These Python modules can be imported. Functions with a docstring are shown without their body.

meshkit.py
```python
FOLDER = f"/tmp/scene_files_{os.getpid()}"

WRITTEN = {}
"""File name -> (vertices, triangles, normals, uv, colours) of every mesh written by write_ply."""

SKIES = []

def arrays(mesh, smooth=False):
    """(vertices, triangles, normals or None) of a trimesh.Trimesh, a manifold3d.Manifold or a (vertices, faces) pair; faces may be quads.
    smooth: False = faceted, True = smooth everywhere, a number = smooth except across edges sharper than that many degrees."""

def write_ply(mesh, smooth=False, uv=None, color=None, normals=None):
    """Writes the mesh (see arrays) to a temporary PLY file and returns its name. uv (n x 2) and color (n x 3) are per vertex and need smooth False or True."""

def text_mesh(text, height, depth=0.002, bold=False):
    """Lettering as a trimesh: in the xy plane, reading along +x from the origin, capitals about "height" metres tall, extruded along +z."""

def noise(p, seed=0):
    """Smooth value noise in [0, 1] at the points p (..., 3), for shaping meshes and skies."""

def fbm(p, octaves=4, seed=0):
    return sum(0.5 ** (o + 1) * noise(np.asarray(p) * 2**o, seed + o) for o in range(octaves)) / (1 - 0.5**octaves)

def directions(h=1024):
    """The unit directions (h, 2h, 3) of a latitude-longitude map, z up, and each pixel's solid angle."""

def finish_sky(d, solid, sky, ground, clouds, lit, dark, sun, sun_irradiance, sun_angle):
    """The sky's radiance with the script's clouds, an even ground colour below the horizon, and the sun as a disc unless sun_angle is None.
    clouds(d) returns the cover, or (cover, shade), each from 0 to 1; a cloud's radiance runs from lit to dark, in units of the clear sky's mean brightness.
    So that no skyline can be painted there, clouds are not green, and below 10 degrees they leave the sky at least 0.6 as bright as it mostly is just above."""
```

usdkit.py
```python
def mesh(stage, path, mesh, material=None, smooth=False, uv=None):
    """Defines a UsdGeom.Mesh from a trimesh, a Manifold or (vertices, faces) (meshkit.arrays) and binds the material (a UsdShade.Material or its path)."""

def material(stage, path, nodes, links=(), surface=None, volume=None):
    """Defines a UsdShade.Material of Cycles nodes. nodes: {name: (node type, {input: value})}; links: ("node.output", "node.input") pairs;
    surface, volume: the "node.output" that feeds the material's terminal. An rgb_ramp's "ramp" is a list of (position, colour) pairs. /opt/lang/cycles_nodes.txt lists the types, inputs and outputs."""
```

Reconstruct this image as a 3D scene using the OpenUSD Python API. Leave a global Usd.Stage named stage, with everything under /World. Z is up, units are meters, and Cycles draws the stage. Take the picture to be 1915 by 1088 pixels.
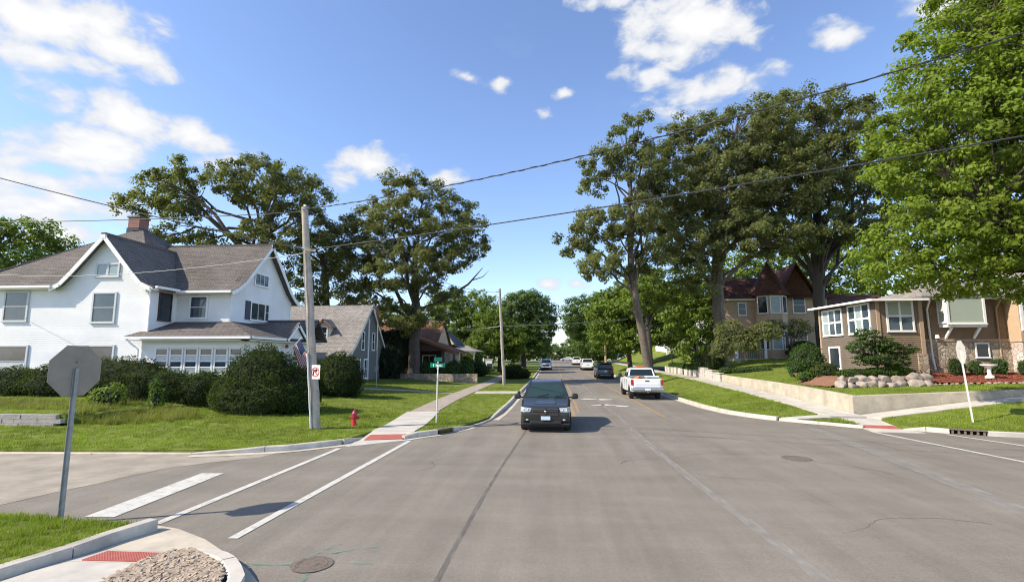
import math, random
import numpy as np, trimesh, manifold3d, usdkit, meshkit
from pxr import Usd, UsdGeom, UsdLux, UsdShade, Gf, Sdf, Vt
from shapely.geometry import Polygon, Point, LineString, box as sbox
from shapely.ops import unary_union
from scipy.spatial import Delaunay, cKDTree
import shapely

stage = Usd.Stage.CreateInMemory()
UsdGeom.SetStageUpAxis(stage, "Z"); UsdGeom.SetStageMetersPerUnit(stage, 1.0)
UsdGeom.Xform.Define(stage, "/World"); UsdGeom.Scope.Define(stage, "/World/Looks")

# ------------------------------------------------------------------ camera, sky, sun, exposure
YAW, PITCH, CAM_H = math.radians(4.696), math.radians(7.301), 2.6
cam = UsdGeom.Camera.Define(stage, "/World/camera")
cam.CreateHorizontalApertureAttr(36.0); cam.CreateVerticalApertureAttr(36.0 * 581 / 1024)
cam.CreateFocalLengthAttr(36.0 * 960 / 1915); cam.CreateClippingRangeAttr(Gf.Vec2f(0.1, 3000))
cam.CreateExposureAttr(0.92)
_R = np.array([math.cos(YAW), math.sin(YAW), 0]); _F = np.array([-math.sin(YAW) * math.cos(PITCH), math.cos(YAW) * math.cos(PITCH), math.sin(PITCH)]); _U = np.cross(_R, _F)
cam.AddTransformOp().Set(Gf.Matrix4d(*_R, 0, *_U, 0, *(-_F), 0, 0, 0, CAM_H, 1))

SUN_EL, SUN_PHI = math.radians(39), math.radians(21)          # sun from the left, a little behind the camera
S = np.array([-math.cos(SUN_PHI) * math.cos(SUN_EL), -math.sin(SUN_PHI) * math.cos(SUN_EL), math.sin(SUN_EL)])
sun = UsdLux.DistantLight.Define(stage, "/World/sun")
sun.CreateIntensityAttr(1.0); sun.CreateAngleAttr(0.53); sun.CreateNormalizeAttr(True); sun.CreateColorAttr(Gf.Vec3f(1.0, 0.91, 0.76))
_z = S; _x = np.cross([0, 0, 1], _z); _x /= np.linalg.norm(_x); _y = np.cross(_z, _x)
sun.AddTransformOp().Set(Gf.Matrix4d(*_x, 0, *_y, 0, *_z, 0, 0, 0, 60, 1))
SUN_ROT = math.atan2(S[0], S[1])

SKY_STRENGTH = 0.13
# clouds: (azimuth, elevation, half width, half height, tilt, density)
CLOUDS = [(-.856, .468, .135, .05, .19, 1.2), (-.761, .458, .07, .03, -.12, 1.0), (-.851, .418, .1, .026, .1, 1.0), (-.834, .373, .05, .025, -.11, 1), (-.742, .363, .09, .033, -.1, 1.1), (-.66, .358, .08, .026, -.07, 1.05), (-.803, .303, .125, .036, .23, 1.1), (-.823, .253, .1, .022, .14, .85), (-.837, .215, .13, .036, .18, 1.0), (-.816, .176, .066, .019, .15, .85), (-.61, .329, .054, .016, .17, .7),
          (-.364, .351, .08, .036, .27, .95), (-.217, .342, .042, .024, .04, .85), (-.168, .518, .037, .012, -.21, .75), (-.106, .508, .024, .014, 0, .75), (.027, .49, .026, .011, -.05, .8), (-.016, .459, .024, .011, -.03, .75), (.266, .578, .13, .054, -.23, 1.2), (.234, .542, .085, .032, -.16, 1.0), (.181, .511, .058, .023, -.13, .9), (.299, .464, .115, .03, .09, 1.0), (.111, .632, .085, .016, -.11, .85), (.518, .507, .045, .022, -.29, .8), (.642, .503, .046, .026, .04, .7), (-.009, .139, .028, .014, -.01, .85), (.046, .141, .026, .015, -.02, .85),
          (-1.3, .45, .2, .05, .1, 1.0), (-1.5, .3, .22, .05, .1, 1.0), (1.2, .5, .18, .05, .1, 1.0), (2.2, .4, .2, .06, 0, 1.0), (-2.4, .5, .22, .06, 0, 1.0), (3.0, .55, .2, .06, 0, 1.0)]
n = {"tc": ("texture_coordinate", {}), "sky": ("sky_texture", {"sky_type": "single_scattering", "sun_disc": False, "sun_elevation": SUN_EL, "sun_rotation": SUN_ROT, "air_density": 1.0, "aerosol_density": 0.6, "ozone_density": 2.0}),
     "sep": ("separate_xyz", {}), "az": ("math", {"math_type": "arctan2"}), "el": ("math", {"math_type": "arcsine"}), "q": ("combine_xyz", {}),
     "nz": ("noise_texture", {"scale": 15.0, "detail": 6.0, "roughness": 0.55, "distortion": 0.2}), "stretch": ("mapping", {"scale": (1.0, 1.7, 1.0)}),
     "nz2": ("noise_texture", {"scale": 7.0, "detail": 6.0, "roughness": 0.6}),
     "bg": ("background_shader", {"strength": SKY_STRENGTH})}
l = [("tc.generated", "sep.vector"), ("sep.x", "az.value1"), ("sep.y", "az.value2"), ("sep.z", "el.value1"), ("az.value", "q.x"), ("el.value", "q.y"), ("q.vector", "stretch.vector"), ("stretch.vector", "nz.vector"), ("stretch.vector", "nz2.vector")]
prev = None
for i, (az, el, ra, re, rot, st) in enumerate(CLOUDS):
    m, g, k = f"m{i}", f"g{i}", f"k{i}"
    n[m] = ("mapping", {"mapping_type": "texture", "location": (az, el, 0), "rotation": (0, 0, rot), "scale": (1.36 * ra, 1.36 * re, 1)})
    n[g] = ("gradient_texture", {"gradient_type": "spherical"})
    n[k] = ("math", {"math_type": "multiply", "value2": st})
    l += [("q.vector", m + ".vector"), (m + ".vector", g + ".vector"), (g + ".fac", k + ".value1")]
    if prev:
        n[f"x{i}"] = ("math", {"math_type": "smoothmin" if False else "maximum"})
        l += [(prev, f"x{i}.value1"), (k + ".value", f"x{i}.value2")]
        prev = f"x{i}.value"
    else:
        prev = k + ".value"
n["nsc"] = ("math", {"math_type": "multiply_add", "value2": 2.1, "value3": -1.08})
n["on"] = ("map_range", {"from_min": 0.0, "from_max": 0.10, "to_min": 0.0, "to_max": 1.0, "clamp": True})
n["nm"] = ("math", {"math_type": "multiply"})
n["sum"] = ("math", {"math_type": "add"})
n["cov"] = ("map_range", {"range_type": "smoothstep", "from_min": 0.07, "from_max": 0.66, "to_min": 0.0, "to_max": 0.95, "clamp": True})
n["shade"] = ("rgb_ramp", {"ramp": [(0.2, (2.7, 2.95, 3.4)), (0.55, (3.4, 3.5, 3.65)), (1.0, (4.3, 4.25, 4.2))]})
n["cap"] = ("math", {"math_type": "minimum", "value2": 0.42})
n["veil"] = ("map_range", {"range_type": "smoothstep", "from_min": 0.55, "from_max": 0.85, "to_min": 0.0, "to_max": 0.10, "clamp": True})
n["cv2"] = ("math", {"math_type": "maximum"})
n["mix"] = ("mix", {"mix_type": "mix"})
n["tint"] = ("mix", {"mix_type": "multiply", "fac": 1.0, "color2": (0.94, 0.95, 1.06)})
l += [("nz.fac", "nsc.value1"), (prev, "on.value"), ("on.result", "nm.value1"), ("nsc.value", "nm.value2"), (prev, "sum.value1"), ("nm.value", "sum.value2"), ("sum.value", "cov.value"), ("nz2.fac", "veil.value"), ("cov.result", "cv2.value1"), ("veil.result", "cv2.value2"),
      ("sum.value", "shade.fac"), ("sky.color", "tint.color1"), ("tint.color", "mix.color1"), ("shade.color", "mix.color2"), ("cv2.value", "mix.fac"), ("mix.color", "bg.color")]
dome = UsdLux.DomeLight.Define(stage, "/World/sky")
dome.GetPrim().SetCustomDataByKey("kind", "structure")
UsdShade.MaterialBindingAPI.Apply(dome.GetPrim()).Bind(usdkit.material(stage, "/World/Looks/sky", n, l, surface="bg.background"))

# ------------------------------------------------------------------ helpers
PI = math.pi
USED = {}
ORIGIN = {}
def path_for(name, parent="/World"):
    key = (parent, name); k = USED.get(key, 0); USED[key] = k + 1
    return f"{parent}/{name}" + (f"_{k:03d}" if k else "")
def tag(path, label=None, cat=None, group=None, kind=None):
    p = stage.GetPrimAtPath(path)
    for k, v in (("label", label), ("category", cat), ("group", group), ("kind", kind)):
        if v: p.SetCustomDataByKey(k, v)
    return path
def thing(name, label, cat, loc=(0, 0, 0), rotz=0.0, group=None, kind=None):
    path = path_for(name); x = UsdGeom.Xform.Define(stage, path)
    x.AddTranslateOp().Set(Gf.Vec3d(*map(float, loc)))
    if rotz: x.AddRotateZOp().Set(math.degrees(rotz))
    ORIGIN[path] = np.array(loc, float) if not rotz else np.zeros(3)
    return tag(path, label, cat, group, kind)
def setting(name):
    path = path_for(name); UsdGeom.Xform.Define(stage, path); ORIGIN[path] = np.zeros(3)
    return tag(path, kind="structure")
def copy_of(src, loc, rotz=0.0, label=None, cat=None, group=None):
    name = src.rpartition("/")[2]
    while name[-3:].isdigit() and name[-4] == "_": name = name[:-4]
    path = path_for(name); x = UsdGeom.Xform.Define(stage, path)
    x.AddTranslateOp().Set(Gf.Vec3d(*map(float, loc)))
    x.AddRotateZOp().Set(math.degrees(rotz))
    x.GetPrim().GetReferences().AddInternalReference(src); x.GetPrim().SetInstanceable(True)
    return tag(path, label, cat, group)

class MB:
    def __init__(s): s.v, s.f, s.n = [], [], 0
    def add(s, v, f):
        v = np.asarray(v, float); f = np.asarray(f, int)
        if f.ndim == 2 and f.shape[1] == 4: f = np.vstack([f[:, [0, 1, 2]], f[:, [0, 2, 3]]])
        s.v.append(v); s.f.append(f + s.n); s.n += len(v); return s
    def tm(s, m):
        if hasattr(m, "to_mesh"):
            m = m.to_mesh(); return s.add(np.array(m.vert_properties)[:, :3], np.array(m.tri_verts))
        return s.add(m.vertices, m.faces)
    def box(s, x0, x1, y0, y1, z0, z1):
        v = [(x, y, z) for z in (z0, z1) for y in (y0, y1) for x in (x0, x1)]
        return s.add(v, [(0, 2, 3, 1), (4, 5, 7, 6), (0, 1, 5, 4), (2, 6, 7, 3), (0, 4, 6, 2), (1, 3, 7, 5)])
    def obox(s, c, U, V, N, u, v, n):
        """box centred at c with half sizes u, v, n along unit axes U, V, N"""
        c, U, V, N = (np.asarray(a, float) for a in (c, U, V, N))
        p = [c + i * u * U + j * v * V + k * n * N for k in (-1, 1) for j in (-1, 1) for i in (-1, 1)]
        fs = [(0, 2, 3, 1), (4, 5, 7, 6), (0, 1, 5, 4), (2, 6, 7, 3), (0, 4, 6, 2), (1, 3, 7, 5)]
        if np.dot(np.cross(U, V), N) < 0: fs = [f[::-1] for f in fs]
        return s.add(p, fs)
    def beam(s, p, q, w, h):
        p, q = np.asarray(p, float), np.asarray(q, float); d = q - p; L = np.linalg.norm(d); d /= L
        a = np.cross([0, 0, 1], d); a = np.array([1.0, 0, 0]) if np.linalg.norm(a) < 1e-6 else a / np.linalg.norm(a)
        return s.obox((p + q) / 2, d, a, np.cross(d, a), L / 2, w / 2, h / 2)
    def tube(s, pts, radii, k=8, cap=True):
        pts = np.asarray(pts, float); r = np.broadcast_to(radii, len(pts))
        t = np.gradient(pts, axis=0); t /= np.maximum(np.linalg.norm(t, axis=1, keepdims=True), 1e-9)
        ref = np.array([0, 0, 1.0]) if abs(t[0][2]) < .9 else np.array([1.0, 0, 0])
        rings = []
        for i in range(len(pts)):
            a = np.cross(t[i], ref); a /= max(np.linalg.norm(a), 1e-9); b = np.cross(t[i], a); ref = np.cross(a, t[i])
            th = np.arange(k) * 2 * PI / k
            rings.append(pts[i] + r[i] * (np.cos(th)[:, None] * a + np.sin(th)[:, None] * b))
        v = np.vstack(rings); f = []
        for i in range(len(pts) - 1):
            for j in range(k):
                f.append((i * k + j, i * k + (j + 1) % k, (i + 1) * k + (j + 1) % k, (i + 1) * k + j))
        f = np.array(f); s.add(v, f)
        if cap:
            for o in (0, (len(pts) - 1) * k):
                s.add(v[o:o + k], [(0, j, j + 1) if o == 0 else (0, j, j + 1) for j in range(1, k - 1)])
        return s
    def cyl(s, p, q, r, k=14, r2=None): return s.tube([p, q], [r, r if r2 is None else r2], k)
    def lathe(s, prof, c=(0, 0, 0), k=16):
        prof = np.asarray(prof, float); th = np.arange(k) * 2 * PI / k
        v = np.vstack([np.c_[r * np.cos(th), r * np.sin(th), np.full(k, z)] for r, z in prof]) + np.asarray(c)
        f = [(i * k + j, i * k + (j + 1) % k, (i + 1) * k + (j + 1) % k, (i + 1) * k + j) for i in range(len(prof) - 1) for j in range(k)]
        return s.add(v, f)
    def quad(s, a, b, c, d): return s.add([a, b, c, d], [(0, 1, 2, 3)])
    def slab(s, poly, th):
        """planar polygon (3D points) thickened by th against its normal"""
        p = np.asarray(poly, float); nn = np.zeros(3)
        for i in range(len(p)): nn += np.cross(p[i], p[(i + 1) % len(p)])
        nn /= np.linalg.norm(nn); q = p - nn * th; k = len(p)
        f = [(0, i, i + 1) for i in range(1, k - 1)] + [(k, k + i + 1, k + i) for i in range(1, k - 1)]
        for i in range(k):
            j = (i + 1) % k; f += [(i, k + i, k + j), (i, k + j, j)]
        return s.add(np.vstack([p, q]), f)
    def prism(s, xy, z0, z1):
        m = trimesh.creation.extrude_polygon(Polygon(xy), z1 - z0, engine="earcut"); m.apply_translation((0, 0, z0)); return s.tm(m)
    def build(s, name, mat, parent="/World", smooth=False, label=None):
        path = path_for(name, parent)
        v = np.vstack(s.v); f = np.vstack(s.f)
        o = None
        for p in Sdf.Path(parent).GetPrefixes():
            if str(p) in ORIGIN: o = ORIGIN[str(p)]
        if o is not None: v = v - o
        usdkit.mesh(stage, path, (v, f), mat, smooth=smooth)
        if label: tag(path, label)
        return path
    def top(s, name, mat, label=None, cat=None, group=None, kind=None, smooth=False):
        return tag(s.build(name, mat, smooth=smooth), label, cat, group, kind)

def rbox(x0, x1, y0, y1, z0, z1, r=0.05, k=8):
    """rounded box as a hull of spheres"""
    return hull([((x, y, z), r) for x in (x0 + r, x1 - r) for y in (y0 + r, y1 - r) for z in (z0 + r, z1 - r)], k)
def hull(balls, k=10):
    return manifold3d.Manifold.batch_hull([manifold3d.Manifold.sphere(r, k).translate(tuple(map(float, c))) for c, r in balls])
def octa(r): return [(r * math.cos(PI / 8 + i * PI / 4) / math.cos(PI / 8) , r * math.sin(PI / 8 + i * PI / 4) / math.cos(PI / 8)) for i in range(8)]

# ------------------------------------------------------------------ materials
def mat(name, color, rough=0.6, spec=0.4, metal=0.0, noise=0.0, scale=5.0, bump=0.0, bscale=40.0, coat=0.0, detail=6, color2=None, island=0.0, obj=False):
    path = f"/World/Looks/{name}"
    nd = {"p": ("principled_bsdf", {"base_color": color, "roughness": rough, "specular_ior_level": spec, "metallic": metal, "coat_weight": coat})}
    lk = []
    last = None
    if noise or color2:
        c1 = color2 if color2 else tuple(c * (1 - noise) for c in color); c2 = color if color2 else tuple(min(1, c * (1 + noise)) for c in color)
        nd["g"] = ("geometry", {}) ; src = "g.position"
        if obj: nd["g"] = ("texture_coordinate", {}); src = "g.object"
        nd["n"] = ("noise_texture", {"scale": scale, "detail": float(detail), "roughness": 0.65})
        nd["r"] = ("rgb_ramp", {"ramp": [(0.3, c1), (0.7, c2)]})
        lk += [(src, "n.vector"), ("n.fac", "r.fac")]; last = "r.color"
    if island:
        nd["gi"] = ("geometry", {}); nd["mr"] = ("map_range", {"from_min": 0.0, "from_max": 1.0, "to_min": 1 - island, "to_max": 1 + island})
        nd["mm"] = ("mix", {"mix_type": "multiply", "fac": 1.0, "color1": color})
        lk += [("gi.random_per_island", "mr.value"), ("mr.result", "mm.color2")]
        if last: lk.append((last, "mm.color1"))
        last = "mm.color"
    if last: lk.append((last, "p.base_color"))
    if bump:
        nd["gb"] = ("geometry", {}) ; nd["nb"] = ("noise_texture", {"scale": bscale, "detail": 4.0}); nd["b"] = ("bump", {"strength": bump, "distance": 0.02})
        lk += [("gb.position", "nb.vector"), ("nb.fac", "b.height"), ("b.normal", "p.normal")]
    return usdkit.material(stage, path, nd, lk, surface="p.BSDF")

def leaf_mat(name, dark, light, accent=None, trans=0.35, rough=0.55):
    path = f"/World/Looks/{name}"
    ramp = [(0.0, dark), (0.85, light)] + ([(0.93, light), (0.97, accent), (1.0, accent)] if accent else [])
    nd = {"g": ("geometry", {}), "r": ("rgb_ramp", {"ramp": ramp}), "n": ("noise_texture", {"scale": 0.45, "detail": 3.0}), "mr": ("map_range", {"from_min": 0.3, "from_max": 0.7, "to_min": 0.66, "to_max": 1.3}),
          "mm": ("mix", {"mix_type": "multiply", "fac": 1.0}), "p": ("principled_bsdf", {"roughness": rough, "specular_ior_level": 0.18}), "t": ("translucent_bsdf", {}), "ty": ("mix", {"mix_type": "multiply", "fac": 1.0, "color2": (1.25, 1.3, 0.6)}), "x": ("mix_closure", {"fac": trans})}
    lk = [("g.random_per_island", "r.fac"), ("g.position", "n.vector"), ("n.fac", "mr.value"), ("r.color", "mm.color1"), ("mr.result", "mm.color2"), ("mm.color", "p.base_color"), ("mm.color", "ty.color1"), ("ty.color", "t.color"), ("p.BSDF", "x.closure1"), ("t.BSDF", "x.closure2")]
    return usdkit.material(stage, path, nd, lk, surface="x.closure")

def shingle_mat(name, c1, c2, mortar, sx=3.2, sz=6.5):
    """roof shingles: courses follow height, tabs follow the plan; no picture, only colour"""
    path = f"/World/Looks/{name}"
    nd = {"g": ("geometry", {}), "sp": ("separate_xyz", {}), "a": ("math", {"math_type": "add"}), "cb": ("combine_xyz", {}), "b": ("brick_texture", {"color1": c1, "color2": c2, "mortar": mortar, "scale": 1.0, "mortar_size": 0.012, "brick_width": 0.33, "row_height": 0.105, "bias": 0.0, "mortar_smooth": 0.2}),
          "n": ("noise_texture", {"scale": 9.0, "detail": 5.0, "roughness": 0.7}), "n2": ("noise_texture", {"scale": 0.7, "detail": 3.0}), "mr": ("map_range", {"from_min": 0.3, "from_max": 0.7, "to_min": 0.7, "to_max": 1.35}), "mr2": ("map_range", {"from_min": 0.3, "from_max": 0.7, "to_min": 0.85, "to_max": 1.15}),
          "m1": ("mix", {"mix_type": "multiply", "fac": 1.0}), "m2": ("mix", {"mix_type": "multiply", "fac": 1.0}), "bp": ("bump", {"strength": 0.5, "distance": 0.015}), "p": ("principled_bsdf", {"roughness": 0.9, "specular_ior_level": 0.2})}
    lk = [("g.position", "sp.vector"), ("sp.x", "a.value1"), ("sp.y", "a.value2"), ("a.value", "cb.x"), ("sp.z", "cb.y"), ("cb.vector", "b.vector"), ("g.position", "n.vector"), ("g.position", "n2.vector"), ("n.fac", "mr.value"), ("n2.fac", "mr2.value"),
          ("b.color", "m1.color1"), ("mr.result", "m1.color2"), ("m1.color", "m2.color1"), ("mr2.result", "m2.color2"), ("m2.color", "p.base_color"), ("b.fac", "bp.height"), ("bp.normal", "p.normal")]
    nd["bp"][1]["invert"] = True
    return usdkit.material(stage, path, nd, lk, surface="p.BSDF")

def brick_mat(name, c1, c2, mortar):
    path = f"/World/Looks/{name}"
    nd = {"g": ("geometry", {}), "sp": ("separate_xyz", {}), "a": ("math", {"math_type": "add"}), "cb": ("combine_xyz", {}), "b": ("brick_texture", {"color1": c1, "color2": c2, "mortar": mortar, "scale": 1.0, "mortar_size": 0.012, "brick_width": 0.22, "row_height": 0.075}),
          "bp": ("bump", {"strength": 0.6, "distance": 0.01, "invert": True}), "p": ("principled_bsdf", {"roughness": 0.85})}
    lk = [("g.position", "sp.vector"), ("sp.x", "a.value1"), ("sp.y", "a.value2"), ("a.value", "cb.x"), ("sp.z", "cb.y"), ("cb.vector", "b.vector"), ("b.color", "p.base_color"), ("b.fac", "bp.height"), ("bp.normal", "p.normal")]
    return usdkit.material(stage, path, nd, lk, surface="p.BSDF")

def stone_mat(name, ramp, scale=5.0, mortar=(0.3, 0.27, 0.22)):
    path = f"/World/Looks/{name}"
    nd = {"g": ("geometry", {}), "v": ("voronoi_texture", {"scale": scale, "randomness": 0.9}), "e": ("voronoi_texture", {"scale": scale, "feature": "distance_to_edge", "randomness": 0.9}), "sc": ("separate_color", {}), "r": ("rgb_ramp", {"ramp": ramp}),
          "em": ("map_range", {"from_min": 0.02, "from_max": 0.09, "to_min": 0.0, "to_max": 1.0, "clamp": True}), "m": ("mix", {"color1": mortar}), "n": ("noise_texture", {"scale": 30.0, "detail": 4.0}), "mr": ("map_range", {"from_min": 0.3, "from_max": 0.7, "to_min": 0.8, "to_max": 1.2}), "mm": ("mix", {"mix_type": "multiply", "fac": 1.0}),
          "bp": ("bump", {"strength": 0.9, "distance": 0.04}), "p": ("principled_bsdf", {"roughness": 0.85})}
    lk = [("g.position", "v.vector"), ("g.position", "e.vector"), ("v.color", "sc.color"), ("sc.r", "r.fac"), ("e.distance", "em.value"), ("em.result", "m.fac"), ("r.color", "m.color2"), ("g.position", "n.vector"), ("n.fac", "mr.value"), ("m.color", "mm.color1"), ("mr.result", "mm.color2"), ("mm.color", "p.base_color"), ("em.result", "bp.height"), ("bp.normal", "p.normal")]
    return usdkit.material(stage, path, nd, lk, surface="p.BSDF")

def asphalt_mat(name, dark, light, streak=True):
    path = f"/World/Looks/{name}"
    nd = {"g": ("geometry", {}), "mp": ("mapping", {"scale": (1.6, 0.09, 1.0)}), "mp2": ("mapping", {"scale": (0.09, 1.4, 1.0)}), "ns": ("noise_texture", {"scale": 1.0, "detail": 6.0, "roughness": 0.65}), "ns2": ("noise_texture", {"scale": 1.0, "detail": 6.0, "roughness": 0.65}),
          "nb": ("noise_texture", {"scale": 0.55, "detail": 7.0, "roughness": 0.68}), "nf": ("noise_texture", {"scale": 45.0, "detail": 3.0, "roughness": 0.7}), "v": ("voronoi_texture", {"scale": 95.0}), "vs": ("separate_color", {}),
          "a1": ("math", {"math_type": "multiply_add", "value2": 0.36}), "a2": ("math", {"math_type": "multiply_add", "value2": 0.3}), "a3": ("math", {"math_type": "multiply_add", "value2": 0.22}), "a4": ("math", {"math_type": "multiply", "value2": 0.14}), "r": ("rgb_ramp", {"ramp": [(0.34, dark), (0.66, light)]}),
          "sp": ("map_range", {"from_min": 0.0, "from_max": 1.0, "to_min": 0.8, "to_max": 1.2}), "mm": ("mix", {"mix_type": "multiply", "fac": 1.0}), "bp": ("bump", {"strength": 0.35, "distance": 0.006}), "p": ("principled_bsdf", {"roughness": 0.85, "specular_ior_level": 0.3})}
    lk = [("g.position", "mp.vector"), ("g.position", "mp2.vector"), ("mp.vector", "ns.vector"), ("mp2.vector", "ns2.vector"), ("g.position", "nb.vector"), ("g.position", "nf.vector"), ("g.position", "v.vector"),
          ("ns.fac", "a1.value1"), ("nb.fac", "a2.value1"), ("ns2.fac", "a3.value1"), ("nf.fac", "a4.value1"), ("a4.value", "a3.value3"), ("a3.value", "a2.value3"), ("a2.value", "a1.value3"), ("a1.value", "r.fac"), ("v.color", "vs.color"), ("vs.r", "sp.value"), ("r.color", "mm.color1"), ("sp.result", "mm.color2"), ("mm.color", "p.base_color"), ("nf.fac", "bp.height"), ("bp.normal", "p.normal")]
    return usdkit.material(stage, path, nd, lk, surface="p.BSDF")

def paint_mat(name, color, thr=0.42, soft=0.12, scale=14.0, stretch=(1, 1, 1), rough=0.7):
    """road paint worn through to the asphalt below"""
    path = f"/World/Looks/{name}"
    nd = {"g": ("geometry", {}), "mp": ("mapping", {"scale": stretch}), "n": ("noise_texture", {"scale": scale, "detail": 8.0, "roughness": 0.7}), "mr": ("map_range", {"from_min": thr - soft, "from_max": thr + soft, "to_min": 0.0, "to_max": 1.0, "clamp": True}),
          "n2": ("noise_texture", {"scale": 3.0, "detail": 4.0}), "r": ("rgb_ramp", {"ramp": [(0.3, tuple(c * 0.82 for c in color)), (0.7, color)]}),
          "p": ("principled_bsdf", {"roughness": rough}), "t": ("transparent_bsdf", {}), "x": ("mix_closure", {})}
    lk = [("g.position", "mp.vector"), ("mp.vector", "n.vector"), ("n.fac", "mr.value"), ("mr.result", "x.fac"), ("g.position", "n2.vector"), ("n2.fac", "r.fac"), ("r.color", "p.base_color"), ("t.BSDF", "x.closure1"), ("p.BSDF", "x.closure2")]
    return usdkit.material(stage, path, nd, lk, surface="x.closure")

M = {}
M["asphalt"] = asphalt_mat("asphalt", (0.125, 0.110, 0.088), (0.242, 0.214, 0.173))
M["tan_pavement"] = mat("tan_pavement", (0.275, 0.238, 0.185), 0.9, noise=0.3, scale=1.1, bump=0.3, bscale=25, detail=9)
M["dark_seam"] = paint_mat("dark_seam", (0.112, 0.099, 0.080), 0.55, 0.22, 5.0, (4, 0.5, 1))
M["pale_seam"] = paint_mat("pale_seam", (0.315, 0.288, 0.245), 0.47, 0.22, 2.5, (3, 0.7, 1))
M["white_paint"] = paint_mat("white_paint", (0.55, 0.53, 0.47), 0.345, 0.13, 7)
M["yellow_paint"] = paint_mat("yellow_paint", (0.56, 0.34, 0.12), 0.50, 0.18, 9, (2, 0.6, 1))
M["crack"] = paint_mat("crack", (0.055, 0.05, 0.044), 0.42, 0.14, 9)
M["green_paint"] = paint_mat("green_paint", (0.12, 0.27, 0.18), 0.57, 0.14, 6)
M["concrete"] = mat("concrete", (0.43, 0.395, 0.33), 0.85, noise=0.30, scale=2.2, bump=0.15, bscale=60, detail=9)
M["new_concrete"] = mat("new_concrete", (0.46, 0.425, 0.365), 0.85, noise=0.20, scale=1.6, bump=0.1, bscale=60, detail=9)
M["old_walk"] = mat("old_walk", (0.34, 0.285, 0.23), 0.9, noise=0.2, scale=1.7, bump=0.2, bscale=40, detail=9, island=0.08)
M["gutter"] = mat("gutter", (0.47, 0.41, 0.32), 0.9, noise=0.22, scale=1.6, bump=0.2, bscale=50, detail=9)
M["brick_red_tactile"] = mat("brick_red_tactile", (0.36, 0.10, 0.075), 0.8, noise=0.15, scale=6)
M["weathered_wall"] = mat("weathered_wall", (0.40, 0.35, 0.27), 0.9, noise=0.28, scale=1.4, bump=0.3, bscale=25, detail=10)
M["block_grey"] = mat("block_grey", (0.36, 0.33, 0.30), 0.95, noise=0.2, scale=4, bump=0.7, bscale=18, island=0.12)
M["grass_soil"] = mat("grass_soil", (0.135, 0.165, 0.030), 0.95, spec=0.1, noise=0.35, scale=1.3, bump=0.9, bscale=45, detail=10)
M["ground"] = mat("ground", (0.09, 0.13, 0.035), 0.95, spec=0.1, noise=0.3, scale=0.2)
M["blade"] = leaf_mat("blade", (0.19, 0.25, 0.028), (0.41, 0.45, 0.085), (0.42, 0.36, 0.12), 0.35)
M["weed"] = leaf_mat("weed", (0.20, 0.21, 0.05), (0.46, 0.41, 0.16), (0.58, 0.46, 0.24), 0.35)
M["chip"] = mat("chip", (0.74, 0.58, 0.42), 0.9, island=0.5)
M["chip_base"] = mat("chip_base", (0.22, 0.15, 0.10), 0.95, noise=0.3, scale=20)
M["mulch_red"] = mat("mulch_red", (0.38, 0.115, 0.065), 0.95, noise=0.3, scale=12, bump=1.0, bscale=40)
M["mulch_chip"] = mat("mulch_chip", (0.38, 0.115, 0.065), 0.9, island=0.45)
M["mulch_brown"] = mat("mulch_brown", (0.20, 0.10, 0.06), 0.95, noise=0.3, scale=12, bump=1.0, bscale=40)
M["boulder"] = mat("boulder", (0.40, 0.33, 0.28), 0.95, noise=0.42, scale=3.0, bump=0.8, bscale=14, island=0.28)
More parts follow.
